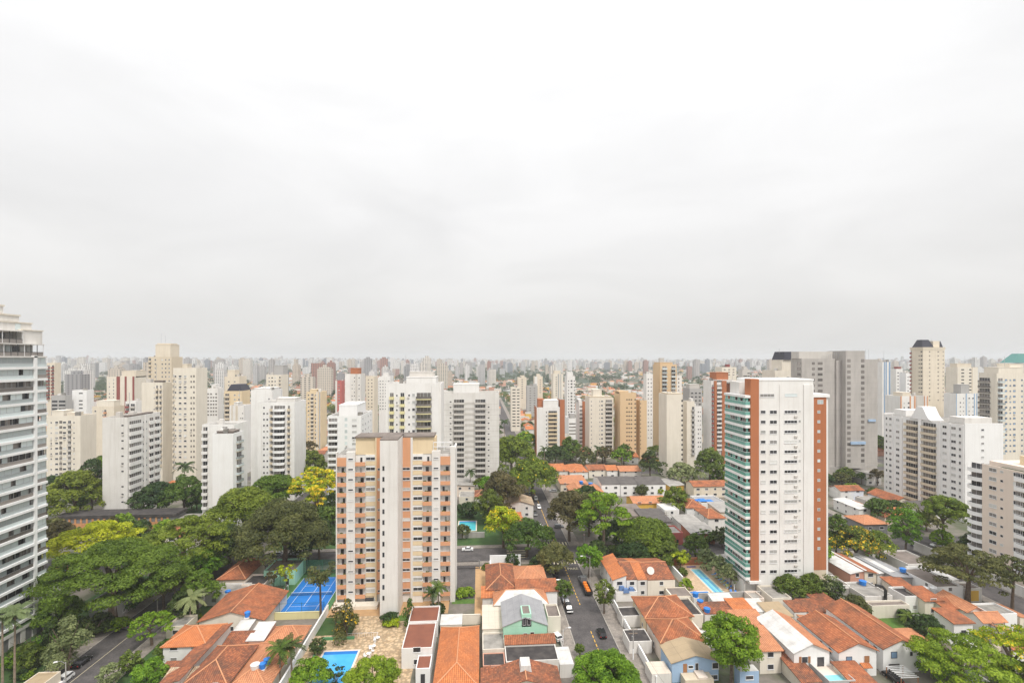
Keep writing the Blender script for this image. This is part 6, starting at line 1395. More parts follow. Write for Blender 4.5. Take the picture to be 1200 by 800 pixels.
tree('yellowish green tree between the long dark sheet roof and the red shop', 768, 640, 44, 606, 'dome', F_BRI, base=.1)
# ------------------------------------------------------------------ cars
def car_proto(bodym, loc, rz, label, kind='hatch'):
    t = thing('parked_car', label, 'car', loc, rz); L2 = 2.1; wd = .86
    top = {'hatch': 1.48, 'suv': 1.72, 'sedan': 1.42}[kind]
    b = MB(); prof = [(-L2, .35), (-L2 - .05, .62), (-L2 + .15, .86), (-.95, .98), (1.35 if kind == 'sedan' else 1.95, 1.0), (L2 - .02, .95), (L2 + .03, .6), (L2, .32)]
    for s in (-1, 1):
        P = [(x, s * wd, z) for x, z in prof]; b.poly(P if s < 0 else P[::-1], bodym)
    for (xa, za), (xb, zb_) in zip(prof, prof[1:] + prof[:1]): b.poly([(xa, -wd, za), (xa, wd, za), (xb, wd, zb_), (xb, -wd, zb_)][::-1], bodym)
    b.build('body', t)
    rear = {'hatch': 1.95, 'suv': 2.0, 'sedan': 1.3}[kind]
    g = MB(); q0 = (-1.0, rear); q1 = (-.35, rear - (.35 if kind != 'sedan' else .6))
    lo = [(q0[0], -wd + .04, .97), (q0[1], -wd + .04, .99), (q0[1], wd - .04, .99), (q0[0], wd - .04, .97)]; hi = [(q1[0], -wd + .18, top - .06), (q1[1], -wd + .18, top - .06), (q1[1], wd - .18, top - .06), (q1[0], wd - .18, top - .06)]
    for i in range(4): j = (i + 1) % 4; g.poly([lo[i], lo[j], hi[j], hi[i]], G_DARK)
    g.build('windows_band' if False else 'window', t)
    r = MB(); r.box(q1[0] - .05, q1[1] + .06, -wd + .15, wd - .15, top - .07, top, bodym)
    for (a, c) in zip(lo, hi): r.tube([a, c], .04, bodym, 4)
    r.build('roof', t)
    for x in (-1.32, 1.3):
        for s in (-1, 1):
            m = MB(); m.tube([(x, s * (wd - .2), .32), (x, s * (wd + .02), .32)], .32, BLKM, 12); m.tube([(x, s * (wd + .015), .32), (x, s * (wd + .035), .32)], .18, METAL, 8); m.build('wheel', t)
    for s in (-1, 1):
        MB().box(-L2 - .04, -L2 + .12, s * .62 - .17, s * .62 + .17, .62, .78, WPAINT).build('headlight', t); MB().box(L2 - .12, L2 + .045, s * .68 - .12, s * .68 + .12, .68, .88, flat('tail_red', (.4, .02, .02), .3) if 'tail_red' not in MATS else MATS['tail_red']).build('tail_light', t)
    return t
CB = flat('car_black', (.012, .012, .014), .2, .6); CS = flat('car_silver', (.45, .46, .47), .25, .6, .4); CW = flat('car_white', (.75, .75, .75), .25, .5); CG = flat('car_grey', (.13, .135, .14), .25, .6)
up = R(-90)                                  # bonnet (-x) towards +y, away from the camera
P0 = PW(705.5, 744)
car_proto(CB, (31.6, P0[1], .013), up, 'black estate car driving away down the main street', 'suv')
def at(px, py): x, y = PW(px, py); return (x, y, .013)
car_proto(CS, (32.9, PW(685, 681)[1], .013), up, 'silver car parked behind the vehicle with orange boxes', 'hatch')
car_proto(CB, (25.4, PW(667, 715)[1], .013), -up, 'black car with a bright windscreen parked on the left kerb under a small tree', 'suv')
car_proto(CS, (25.3, PW(663, 703)[1], .013), -up, 'silver car half covered by the small street tree', 'hatch')
car_proto(CB, (25.2, PW(654, 678)[1], .013), -up, 'black car at the left kerb just past the crossing', 'hatch')
car_proto(CW, (*PW(652, 748), .14), R(-70), 'white car standing in the yard beside the mint green house', 'hatch')
car_proto(CW, at(548, 645), 0, 'white car crossing on the side street beside the driveway gate', 'sedan')
car_proto(CB, at(96, 778), up, 'black car driving up the left street', 'sedan'); car_proto(CG, at(154, 733), up, 'grey car further up the left street', 'sedan')
car_proto(CW, at(74, 799), -up, 'white car cut by the bottom edge on the left street', 'hatch')
car_proto(CW, at(634, 619), -up, 'white car on the avenue at the foot of the dotted green tree', 'hatch'); car_proto(CB, at(627, 603), -up, 'black car parked on the avenue below the pale tiled house', 'hatch')
car_proto(CW, at(631.5, 595), -up, 'white car parked on the avenue, the nearer of two whites by the pale tiled house', 'hatch'); car_proto(CW, at(628, 585), -up, 'white car parked on the avenue, the farther of two whites by the pale tiled house', 'hatch'); car_proto(CS, at(621, 580), -up, 'silver car in the shade at the head of the avenue', 'hatch')
car_proto(CG, at(655, 618), R(175), 'dark car crossing the avenue junction', 'hatch'); car_proto(CS, at(648, 576), 0, 'silver car by the orange strip building', 'hatch')
car_proto(CB, at(1075, 640), 0, 'black car parked beside the bright green tree on the right', 'sedan'); car_proto(CW, at(1098, 640), 0, 'white car parked under the large corner tree', 'hatch')
car_proto(CB, (*PW(1046, 796, .0), .05), up, 'black car in the yard of the house with the fresh orange roof', 'hatch')
car_proto(CS, at(324, 651), 0, 'silver car behind the mint green house', 'hatch'); car_proto(CW, at(347, 650), 0, 'white car behind the blue court netting', 'hatch')
car_proto(CB, at(788, 652), 0, 'black car on the cross street above the terraced row', 'hatch'); car_proto(CW, at(827, 655), 0, 'white car on the cross street above the lap pool', 'hatch')
# open truck with orange boxes
y0 = PW(693, 699)[1]
t = thing('open_truck', 'long dark open truck loaded with a row of orange boxes by the kerb', 'truck', (33.0, y0, .013)); m = MB(); m.box(-1.05, 1.05, 0, 7.4, .7, 1.0, BLKM)
for a in ((-1.1, -1.05, 0, 7.4), (1.05, 1.1, 0, 7.4), (-1.05, 1.05, -.05, 0)): m.box(*a, .8, 1.6, BLKM)
m.build('truck_bed', t); m = MB(); m.frus(-1.05, 1.05, 7.5, 9.6, .5, 2.4, .1, .25, CG); m.build('cab', t)
for x in (-1, 1):
    for y in (1.4, 8.4): MB().tube([(x * .75, y, .45), (x * 1.08, y, .45)], .45, BLKM, 10).build('wheel', t)
for k in range(4):
    m = MB(); m.frus(-.62, .62, .35, 1.35, 0, .7, .12, .1, ORP); lab = ('nearest the tail', 'second from the tail', 'third from the tail', 'nearest the cab')[k]
    tag(m.build('orange_box', None, (33.0, y0 + .1 + 1.75 * k, 1.02)), 'orange box on the dark open truck, ' + lab, 'box', 'orange boxes on the truck')
# ------------------------------------------------------------------ poles, lamps, signs, wires
def pole(label, x, y, h, arm=0, dr=0.0, lamp=True, m=POLEC, base_white=False, r=.14, cross=0):
    t = thing('street_lamp' if lamp else 'utility_pole', label, 'street lamp' if lamp else 'utility pole', (x, y, .1), dr)
    MB().tube([(0, 0, -.1), (0, 0, h)], [r, r * .7], m, 8).build('pole', t)
    if base_white: MB().cyl(0, 0, 0, 2.6, r + .03, r + .02, WPAINT, 8).build('painted_base', t)
    if arm:
        a = MB(); a.tube([(0, 0, h - .4), (arm * .5, 0, h + .35), (arm, 0, h + .5)], .05, METAL, 5); a.build('arm', t); a = MB(); a.frus(arm - .15, arm + .65, -.16, .16, h + .36, h + .56, .1, .05, WPAINT); a.build('lamp_head', t)
    if cross:
        a = MB()
        for z in (h - .5, h - 1.4): a.box(-1.1, 1.1, -.06, .06, z, z + .12, BARKP)
        a.cyl(.0, .32, h - 3.2, h - 2.2, .28, .28, METAL, 8); a.build('crossarm', t)
    return t
x = 36.0
pole('grey lamp pole by the white corner house with its arm over the street', x - 1.2, PW(694.5, 686)[1], 9.0, 2.4, math.pi)
pole('dark utility pole with a white painted foot beside the white garden wall', x + .6, PW(736, 773)[1], 7.6, 0, 0, False, base_white=True, cross=1); pole('thin white post on the left pavement of the main street', 20.9, PW(665.5, 755)[1], 3.8, 1.4, 0, True, WPAINT, r=.08)
pole('concrete lamp pole with a white foot at the crossing', *PW(668, 634), 8.4, 1.6, R(40), base_white=True); pole('short post with a round sign right of the crossing', *PW(684.5, 636), 4.2, 0, 0, False, METAL, r=.08)
pole('pale concrete pole at the bottom edge of the left street', *PW(77, 800), 4.6, 1.5, R(200)); pole('white pole beyond the feathery tree on the left street', *PW(184.5, 718), 8.0, 0, 0, False); pole('pale pole in front of the bright green tree on the right', *PW(1077, 637), 9.0, 0, 0, False, cross=1)
pole('concrete pole beside the narrow red garage shop', *PW(781, 622), 8, 0, 0, False, cross=1); pole('tall thin pole in the tiled row beyond the crossing', *PW(639.5, 575), 9, 0, 0, False)
x, y = PW(708.5, 715); t = thing('road_sign', 'yellow warning sign on a white post beside the small round street tree', 'road sign', (x, y, .1)); MB().cyl(0, 0, 0, 3.2, .05, .05, WPAINT, 8).build('post', t)
m = MB(); m.poly([(0, -.06, 2.75), (.42, -.06, 3.17), (0, -.06, 3.6), (-.42, -.06, 3.17)], YEL); m.poly([(0, -.03, 2.75), (-.42, -.03, 3.17), (0, -.03, 3.6), (.42, -.03, 3.17)], METAL); m.build('sign_plate', t)
x, y = PW(684.5, 636); t = thing('road_sign', 'small round white and red sign on the short post right of the crossing', 'road sign', (x, y - .12, 3.4)); MB().tube([(0, 0, 0), (0, -.04, 0)], .36, MATS['tail_red'], 12).build('rim', t); MB().tube([(0, -.05, 0), (0, -.06, 0)], .25, WPAINT, 12).build('sign_plate', t)
def wire(label, a, b, sag=.8):
    pts = [Vector(a).lerp(Vector(b), k / 10) - Vector((0, 0, sag * (1 - (k / 5 - 1) ** 2))) for k in range(11)]
    return tag(MB().tube(pts, .022, BLKM, 4).build('overhead_cable'), label, 'cable')
p1 = (36.6, PW(736, 773)[1]); p2 = (34.8, PW(694.5, 686)[1]); p3 = PW(668, 634)
wire('overhead cable along the right pavement of the main street', (*p1, 7.0), (*p2, 8.4)); wire('overhead cable from the corner house pole to the crossing pole', (*p2, 8.4), (*p3, 7.8)); wire('overhead cable across the street from the crossing pole', (*p3, 7.7), (*PW(781, 622), 7.6), 1.2)
wire('overhead cable running out of the bottom of the photo along the main street', (*p1, 7.0), (p1[0] + .6, 92, 7.0))
# ------------------------------------------------------------------ pool furniture and roof tanks
def lounger(label, x, y, rz):
    t = thing('sun_lounger', label, 'sun lounger', (x, y, .03), rz, 'loungers beside the lap pool')
    m = MB(); m.box(-.33, .33, 0, 1.25, .3, .38, G_BLUE if False else SKYB); m.build('seat', t); m = MB(); m.solid([[(-.33, 1.26, .36), (.33, 1.26, .36), (.33, 1.85, .85), (-.33, 1.85, .85)]], .07, BLUEP); m.build('backrest', t)
    m = MB()
    for u, v in ((-.3, .1), (.3, .1), (-.3, 1.3), (.3, 1.3)): m.box(u - .03, u + .03, v - .03, v + .03, 0, .3, WPAINT)
    m.box(-.37, .37, -.03, 1.3, .24, .3, WPAINT); m.build('frame', t); return t
words_ = ('nearest the far brick wall', 'second from the far brick wall', 'third from the far brick wall', 'fourth from the far brick wall', 'fifth from the far brick wall', 'sixth from the far brick wall', 'left of the closed parasol', 'right of the closed parasol')
for k, (px, py) in enumerate(((834, 674), (838, 677), (841.5, 680), (844.5, 683), (848, 686), (851.5, 689.5), (858.5, 696.5), (864, 697.5))):
    x, y = PW(px, py); lounger('blue lounger beside the lap pool, ' + words_[k], x, y, R(-75) if k < 6 else R(-10))
x, y = PW(860.5, 694); t = thing('parasol', 'closed white parasol among the loungers by the lap pool', 'parasol', (x, y, .03)); MB().cyl(0, 0, 0, 3.0, .04, .04, WPAINT, 8).build('pole', t); MB().cyl(0, 0, .9, 2.9, .16, .06, WPAINT, 8).build('canopy', t); MB().cyl(0, 0, 0, .1, .35, .3, CONC, 12).build('base', t)
for k, (px, py) in enumerate(((439, 751), (434, 761), (428, 770), (437, 764), (430, 775))):
    x, y = PW(px, py); lab = ('farthest from the bottom edge', 'in the middle of its cluster', 'nearest the blue water', 'touching the thin white rail', 'nearest the round treetop')[k]
    t = thing('white_chair', 'white plastic chair by the bright blue pool, ' + lab, 'chair', (x, y, .03), R(30 * k), 'white chairs by the bright blue pool')
    MB().box(-.3, .3, -.3, .3, .4, .48, WPAINT).build('seat', t); MB().box(-.3, .3, .28, .36, .49, 1.0, WPAINT).build('backrest', t)
    for u in (-.26, .26):
        for v in (-.26, .26): MB().box(u - .03, u + .03, v - .03, v + .03, 0, .4, WPAINT).build('leg', t)
    if k in (0, 1, 2): tq = thing('white_table', 'round white table among the pool chairs, ' + lab, 'table', (x + .7, y + .5, .03), 0, 'white tables by the bright blue pool'); MB().cyl(0, 0, .68, .74, .55, .55, WPAINT, 14).build('table_top', tq); MB().cyl(0, 0, 0, .68, .06, .06, WPAINT, 8).build('leg', tq)
a, b = PW(443, 745), PW(432, 778)
t = thing('pool_railing', 'thin white railing beside the bright blue pool', 'railing', (a[0], b[1] - 3, 0)); D = a[1] - b[1] + 3; m = MB(); m.box(-.03, .03, 0, D, 1.0, 1.06, WPAINT); m.box(-.03, .03, 0, D, .15, .2, WPAINT)
for k in range(int(D / .5)): m.box(-.02, .02, k * .5, k * .5 + .04, .2, 1.0, WPAINT)
m.box(-9.5, -.031, D - .05, D, 1.0, 1.06, WPAINT)
for k in range(16): m.box(-9.5 + k * .6, -9.46 + k * .6, D - .04, D, 0, 1.0, WPAINT)
m.build('bars', t)
def tank(label, x, y, z, r=.75, h=1.15, m=BLUEP, stand=0.0):
    t = thing('water_tank', label, 'water tank', (x, y, z))
    if stand: MB().box(-r * .9, r * .9, -r * .9, r * .9, 0, stand, WHITE2).build('stand', t)
    MB().cyl(0, 0, stand + .01, stand + h, r * .85, r, m, 14).build('body', t); MB().cyl(0, 0, stand + h + .001, stand + h + .22, r * 1.04, r * .5, m, 14).build('lid', t)
for px, py, lab in ((815, 699, 'farthest from the bright green tree'), (820.5, 708, 'in the middle of three on the dark roofs'), (828.5, 717.5, 'nearest the bright green tree')):
    x, y = PW(px, py, 3.2); tank('blue water tank on a white stand, ' + lab, x, y, .06, .85, 1.2, BLUEP, 3.2)
H('row of dark flat roofs under the three blue tanks', 808, 824, 722, 701, 3.0, 'flat', '', 0, CREAM2, R_BLK, win=0, name='outbuilding', cat='outbuilding')
H('dark roofed shed at the near end of the lap pool hedge', 788, 812, 699, 688, 3.0, 'flat', '', 0, CREAM, R_FBR, win=0, name='outbuilding', cat='outbuilding', rim=.2)
x, y = PW(1011, 683, 3.5); tank('fat blue water tank in front of the salmon fronted house', x, y, 3.06, 1.0, 1.2); x, y = PW(1058, 670, 4.8); tank('blue water tank on the grey warehouse roofs', x, y, 4.9, .9, 1.1)
x, y = PW(299, 784, 4.9); tank('white water tank on the long salmon roof', x, y, 4.6, .95, 1.2, WHITE2, .3); x, y = PW(307.5, 783, 4.8); tank('blue water tank on the long salmon roof, behind the white one', x, y, 4.4, .7, 1.1, BLUEP, .5); x, y = PW(313, 776, 4.8); tank('blue water tank on the long salmon roof, next to the palms', x, y, 4.0, .75, 1.2, BLUEP, .5)
x, y = PW(290, 722, 4.6); tank('blue water tank at the right end of the wide orange roof', x, y, 4.2, .7, 1.2, BLUEP, .4); x, y = PW(72, 673, 4.5); tank('blue water tank right of the glazed white tower', x, y, .0, .95, 1.2, BLUEP, 4.4)
x, y = PW(692, 566.5, 5.6); tank('blue tank by the orange strip roof, nearer the terraces', x, y, .02, 1.2, 1.4, BLUEP, 4.6); x, y = PW(681, 565, 6); tank('blue tank by the orange strip roof, standing on its cream wall', x, y, 5.3, 1.1, 1.3)
x, y = PW(267, 693, 3.6); tank('blue tank in the white walled patio block', x, y, 3.02, .8, .9)
x, y = PW(1026.5, 684, 4.6); tank('white cylinder tank by the low orange roof, left of a pair', x + 12.6, y - 3, 3.1, 1.0, 1.6, WPAINT); tank('white cylinder tank by the low orange roof, right of a pair', x + 15.0, y - 3.4, 3.1, 1.0, 1.6, WPAINT)
x, y = PW(762, 670, 6.6); t = thing('satellite_dish', 'big pale satellite dish on the dark brown terrace roof', 'satellite dish', (x, y, 6.5)); m = MB(); m.tube([(0, -.3, .7), (0, .0, .55), (0, .12, .5)], [1.15, .8, .2], WHITE2, 16); m.build('dish', t); m = MB(); m.tube([(0, .2, -.3), (0, .1, .5)], .07, METAL, 6); m.tube([(0, -.3, .7), (0, -1.0, 1.1)], .03, METAL, 4); m.build('mount', t)
for k, (px, py) in enumerate(((728.5, 690), (733.5, 693), (740, 692))):
    x, y = PW(px, py, 2.7); m = MB(); m.frus(-.9, .9, -.7, .7, 0, 1.1, .3, .2, flat('faded_blue_tarp', (.13, .22, .42), .8) if 'faded_blue_tarp' not in MATS else MATS['faded_blue_tarp'])
    tag(m.build('covered_bundle', None, (x, y, 2.62)), 'bundle under faded blue plastic on the terrace roof, ' + ('by the green door', 'in the middle', 'by the white party wall')[k], 'bundle')
H('flat walled terrace of the white corner house heaped with blue bundles', 722, 747, 694, 686, 2.6, 'flat', '', 0, WHITE, R_FLT, win=0, name='terrace', cat='terrace', rim=.3)
x, y = PW(1036, 700, 3); t = thing('chimney_pipe', 'black elbowed flue pipe beside the low orange roof on the right', 'flue', (x, y - .5, .1)); m = MB(); m.tube([(0, 0, 0), (0, 0, 5.4), (-.5, .5, 6.2), (-2.2, 1.0, 6.4)], .4, BLKM, 8); m.build('pipe', t)
x, y = PW(1075.5, 746); t = thing('stone_pillar', 'dark grey stone pillar at the edge of the lawn', 'pillar', (x, y, 0)); MB().frus(-.9, .9, -.9, .9, 0, 5.2, .25, .25, DGREY).build('shaft', t); MB().box(-.75, .75, -.75, .75, 5.201, 5.45, GREYW).build('cap', t)
x, y = PW(1136, 800); t = thing('pergola', 'white slatted pergola over the yard beside the fresh orange roof', 'pergola', (GX(1056, PW(1070, 793, 2.6)[1]), PW(1070, 793, 2.6)[1], 0)); m = MB()
for k in range(8): m.box(0, 4.2, k * .55, k * .55 + .14, 2.5, 2.62, WPAINT)
m.build('slats', t)
for u in (.1, 4.0):
    for v in (.1, 3.9): MB().box(u, u + .14, v, v + .14, 0, 2.5, WOOD).build('post', t)
# ------------------------------------------------------------------ the crowded city behind: filler houses, trees, towers
def blocked(x0, x1, y0, y1, m=0.5):
    return any(x0 < b + m and x1 > a - m and y0 < d + m and y1 > c - m for a, b, c, d, h in FOOT)
def hidden(x, y, z):
    """is the point behind one of the tall buildings built so far"""
    for a, b, c, d, h in FOOT:
        if h < 12 or c > y: continue
        t0, t1 = 0.0, 1.0
        for o, dd, lo, hi in ((0, x, a, b), (0, y, c, d), (CH, z - CH, -1, h)):
            if abs(dd) < 1e-6:
                if not lo < o < hi: t0 = 2
                continue
            p, q = (lo - o) / dd, (hi - o) / dd
            if p > q: p, q = q, p
            t0, t1 = max(t0, p), min(t1, q)
        if t0 < t1 and t1 < .999: return True
    return False
def seen(x, y, z, m=0):
    if y < 60: return False
    px, py, Y = PIX(x, y, z)
    return -m < px < 1200 + m and py < 800 + m and not hidden(x, y, z)
LAND = [('tall cream tower', 222), ('olive dome', 333), ('curved balcony block', 330), ('low white slab', 405), ('greyish white slab', 550), ('avenue', 612), ('brown banded white block', 645), ('pale cream tower', 700), ('tan tower', 738), ('blank off white slab', 788), ('rust striped tower', 840), ('white and rust tower', 910), ('netted tower', 980), ('bright white angular block', 1095), ('glazed white tower', 40), ('pale grey slab', 140), ('very tall beige tower', 1080)]
def near_land(px):
    l = min(LAND, key=lambda q: abs(q[1] - px)); dx = px - l[1]
    return ('left of' if dx < -8 else 'right of' if dx > 8 else 'near') + ' the ' + l[0]
def depth_word(Y): return 'just' if Y < 260 else 'some way' if Y < 420 else 'well' if Y < 700 else 'far'
rg = random.Random(2024); NPR = np.random.default_rng(7)
ROOFC = [('bright orange tile', T_ORG), ('rust tile', T_RST), ('patchy old tile', T_OLD), ('salmon tile', T_SAL), ('dark sheet', R_DK), ('grey fibre cement', R_FC), ('flat grey', R_FLT), ('white sheet', R_WH), ('pale tile', T_PAL), ('dark brown tile', T_BRN)]
RW = [18, 26, 20, 14, 6, 16, 12, 10, 4, 6]; WALLC = [WHITE, WHITE2, CREAM2, BRWHITE, CREAM, PINKB, GREIGE, OCHRE, SALMON]
cand = []
xw = 24.0; yy = 186.0
gxs = sorted(ROADX)
def plots():
    x = -640.0
    while x < 640:
        y = 100.0
        while y < 900:
            W, D = rg.uniform(7, 11), rg.uniform(10, 17)
            cand.append((x + rg.uniform(-1.5, 1.5), y + rg.uniform(-1, 1), W, D)); y += D + rg.choice((.6, 1.2, 3.5, 7))
        x += 11.6
plots()
def free(x, y, W, D):
    if blocked(x, x + W, y, y + D, .4): return False
    return not any((x + W / 2 - a) ** 2 + (y + D / 2 - b) ** 2 < (r * .55 + 3) ** 2 for a, b, r in TREES)
HS = []; TS = []
for (x, y, W, D) in cand:
    px, py, Y = PIX(x + W / 2, y + D / 2, 5)
    if not -30 < px < 1230 or py > 790 or y < 118: continue
    if -93 < x < 24 and y < 172 or (24 < x < 80 and y < 172): continue       # the hand built blocks
    if not free(x, y, W, D): continue
    p_tree = .36 if px < 600 else .30
    if 560 < px < 660 and Y < 420: p_tree = .6
    if px < 400 and Y < 420: p_tree = .75
    (TS if rg.random() < p_tree else HS).append((Y, x, y, W, D))
HS.sort(); TS.sort()
WMC = {}
nh = 0; STUFF_H = []
NEARL = [('blue court', 350), ('party hall', 490), ('mint green house', 615), ('main street', 690), ('sky blue house', 815), ('white and rust tower', 910), ('white gabled houses', 985), ('lawn', 1050), ('ochre yellow shop', 1140), ('wide orange roof', 270)]
ns = 0
for k in range(4000):
    if ns > 70: break
    x, y, W, D = rg.uniform(-84, 150), rg.uniform(106, 168), rg.uniform(3.0, 6.5), rg.uniform(3.5, 8)
    if not (-84 < x < -62 or 4 < x < 19 - W or 40 < x < 150): continue
    px, py, Y = PIX(x, y, 2)
    if not 0 < px < 1200 or py > 810 or not free(x, y, W, D): continue
    if not (seen(x + W / 2, y + D / 2, 3.2)): continue
    nm, rf = ROOFC[rg.choice((1, 2, 2, 3, 4, 5, 5, 6, 6, 7, 7))]; l = min(NEARL, key=lambda q: abs(q[1] - px)); dx = px - l[1]
    lab = f"small yard building with a {nm} roof, {'left of' if dx < -8 else 'right of' if dx > 8 else 'near'} the {l[0]}"
    fl = rf in (R_FLT,)
    house_at(lab, x, x + W, y, y + D, rg.uniform(2.5, 3.4), 'flat' if fl else 'shed', '' if fl else rg.choice(('+x', '-x', '+y')), rg.uniform(.3, .9), rg.choice(WALLC[:7]), rf, win=1 if rg.random() < .5 else 0, name='outbuilding', cat='outbuilding', ov=.12); ns += 1
for (Y, x, y, W, D) in HS:
    z = rg.choice((3.4, 4.2, 5.6, 5.8, 6.2)); vis = seen(x + W / 2, y + D / 2, z + 1) or seen(x + W * .1, y, z) or seen(x + W * .9, y, z)
    if not vis: continue
    ri = rg.choices(range(10), RW)[0]; wl = rg.choice(WALLC)
    if nh < 190 and Y < 560:
        nm, rf = ROOFC[ri]; flatr = ri in (6,)
        lab = f"{'taller' if z > 5 else 'low'} {nm} roofed house {depth_word(Y)} back, {near_land(PIX(x + W / 2, y, z)[0])}"
        house_at(lab, x, x + W, y, y + D, z, 'flat' if flatr else rg.choice(('gable', 'gable', 'hip')) if ri not in (4, 5, 7) else rg.choice(('gable', 'shed')), {'x': 'x', 'y': 'y'}[rg.choice('xy')] if ri not in (4, 5, 7) else 'SET', rg.uniform(1.3, 2.0), wl, rf, win=1 if Y < 330 else 0, group=None) if ri not in (4, 5, 7) else house_at(lab, x, x + W, y, y + D, z, 'shed', rg.choice(('+x', '-x', '+y')), rg.uniform(.5, 1.0), wl, rf, win=1 if Y < 330 else 0)
        nh += 1
    else: STUFF_H.append((x, y, W, D, z, ri, wl))
# shared crowns for the filler trees
VAR = []
for k in range(10):
    rng = np.random.default_rng(900 + k); kind = ('dome', 'dome', 'ball', 'broad', 'dome')[k % 5]; C, Q, fl = crown_spec(kind, 5.0, 6.0, rng)
    mat = (F_MID, F_DRK, F_BRI, F_MID, F_OLV, F_DRK, F_MID, F_BRI, F_BRO, F_MID)[k]
    VAR.append((leaves_mesh('crown', C, Q, fl, 1.05, rng, [mat], 0, 1.2), trunk_mesh(9.0, 5.0, 3.8, rng), ('mid green', 'dark green', 'bright green', 'spreading green', 'olive', 'deep green', 'leafy green', 'fresh green', 'bronze', 'green')[k]))
ntree = 0; STUFF_T = []
ng = 0
for (xa, xb, ya, yb, cnt_, s0, s1, lab) in ((-114, -101, 106, 166, 26, .28, .6, 'leafy shrub in the planted strip below the huge spreading tree'), (-83.5, -77, 104, 166, 14, .25, .5, 'leafy shrub in the gardens along the left street'), (-60, 18, 190, 230, 26, .4, .95, 'garden tree behind the cross street, left of the main street'), (-140, -102, 190, 256, 22, .5, 1.0, 'garden tree between the left street and the dark flat hall'), (-83, -62, 190, 290, 18, .6, 1.1, 'garden tree behind the olive dome'), (42, 82, 188, 226, 9, .3, .6, 'garden tree behind the cross street, right of the main street'), (60, 150, 112, 168, 22, .16, .32, 'yard shrub among the low roofs around the white and rust tower'), (-44, 3, 152, 170, 5, .3, .5, 'shrub beside the beige and orange block'), (140, 200, 175, 260, 16, .35, .8, 'garden tree below the bright white angular block')):
    for q in range(cnt_):
        x, y, s = rg.uniform(xa, xb), rg.uniform(ya, yb), rg.uniform(s0, s1); r = 3.2 * s
        if any(x - r * .5 < b and x + r * .5 > a and y - r * .5 < d and y + r * .5 > c for a, b, c, d, h in FOOT if h > 1 or b - a > 6): continue
        if not seen(x, y, 8 * s): continue
        k = rg.randrange(10); cm, tm, nm = VAR[k]; sh = s < .6
        t = thing('shrub' if sh else 'tree', lab, 'shrub' if sh else 'tree', (x, y, 0), rg.uniform(0, 6), lab); t.scale = (s, s, s * .95)
        link('crown', cm, t, (0, 0, .4 if sh else 2.4)); link('trunk', tm, t); ng += 1
for (Y, x, y, W, D) in TS:
    for q in range(1 if Y > 500 else 2):
        xx, yy_ = x + rg.uniform(0, W), y + rg.uniform(0, D); s = rg.uniform(.7, 1.35)
        if not seen(xx, yy_, 9 * s): continue
        if ntree < 170 and Y < 640:
            k = rg.randrange(10); cm, tm, nm = VAR[k]
            t = thing('tree', f"{nm} tree among roofs {depth_word(Y)} back, {near_land(PIX(xx, yy_, 5)[0])}", 'tree', (xx, yy_, 0), rg.uniform(0, 6)); t.scale = (s, s, s * rg.uniform(.85, 1.1))
            link('crown', cm, t, (0, 0, 3.0)); link('trunk', tm, t); ntree += 1
        else: STUFF_T.append((xx, yy_, s))
# ---- farther: random houses, tree masses and towers over the rolling ground
for k in range(5200):
    Y = 620 + 2600 * rg.random() ** 1.25; px = rg.uniform(-20, 1220); u = (px - 600) / FP; x, y = Y * (u * CT + ST), Y * (CT - u * ST)
    if y < 890 and blocked(x, x + 9, y, y + 12, .5): continue
    wood = math.sin(x / 190 + 1) + math.sin(y / 260 + x / 400) + .6 * math.sin(x / 75) * math.sin(y / 90)
    if wood > .55 and Y > 700 or rg.random() < .30: STUFF_T.append((x, y, rg.uniform(.8, 1.6) * (1 + Y / 4000)))
    else: STUFF_H.append((x, y, rg.uniform(9, 20), rg.uniform(12, 26), rg.choice((3.6, 5.5, 6.5, 8)), rg.choices(range(10), RW)[0], rg.choice(WALLC)))
for k in range(1500):
    Y = 1500 + 4200 * rg.random(); px = rg.uniform(-20, 1220); u = (px - 600) / FP; x, y = Y * (u * CT + ST), Y * (CT - u * ST)
    if math.sin(x / 310 + 2) + math.sin(y / 420 + x / 700) + .5 * math.sin(x / 120) > .35: STUFF_T.append((x, y, rg.uniform(1.6, 2.6) * (1 + Y / 9000)))
mb = MB()
for (x, y, W, D, z, ri, wl) in STUFF_H:
    b = terr(x, y); rf = ROOFC[ri][1]; ze = b + z
    P = [(x, y, b - 1), (x + W, y, b - 1), (x + W, y + D, b - 1), (x, y + D, b - 1)]; Q = [(a, c, ze) for a, c, _ in P]
    for i in (0, 1, 3): j = (i + 1) % 4; mb.poly([P[i], P[j], Q[j], Q[i]], wl)
    if ri in (6, 7): mb.poly(Q, rf)
    else:
        h = ze + 1.6; m1, m2 = (x, y + D / 2, h), (x + W, y + D / 2, h); mb.poly([Q[0], Q[1], m2, m1], rf); mb.poly([Q[3], m1, m2, Q[2]][::-1], rf)
        mb.poly([Q[1], Q[2], m2], wl); mb.poly([Q[0], m1, Q[3]], wl)
o = mb.build('distant_houses'); tag(o, 'mass of distant tiled roofs and low houses spreading towards the skyline', 'houses', None, 'stuff')
C = np.array([(x, y, terr(x, y) + 4.5 * s) for x, y, s in STUFF_T]); Q = np.array([4.6 * s for *_, s in STUFF_T]); dist = np.hypot(C[:, 0], C[:, 1])
for lo, hi, leaf, cov in ((0, 900, 1.7, 1.0), (900, 1700, 3.0, .9), (1700, 9000, 5.0, .9)):
    s = (dist >= lo) & (dist < hi)
    if s.any():
        me = leaves_mesh('distant_woods', C[s], Q[s], .85, leaf, NPR, [F_MID if lo < 900 else F_DRK], 0, cov); o = link('distant_woods', me); tag(o, ('treetops scattered among roofs in the middle distance', 'green tree masses between the distant blocks', 'dark woods below the hazy skyline')[(lo > 0) + (lo > 900)], 'trees', None, 'stuff')
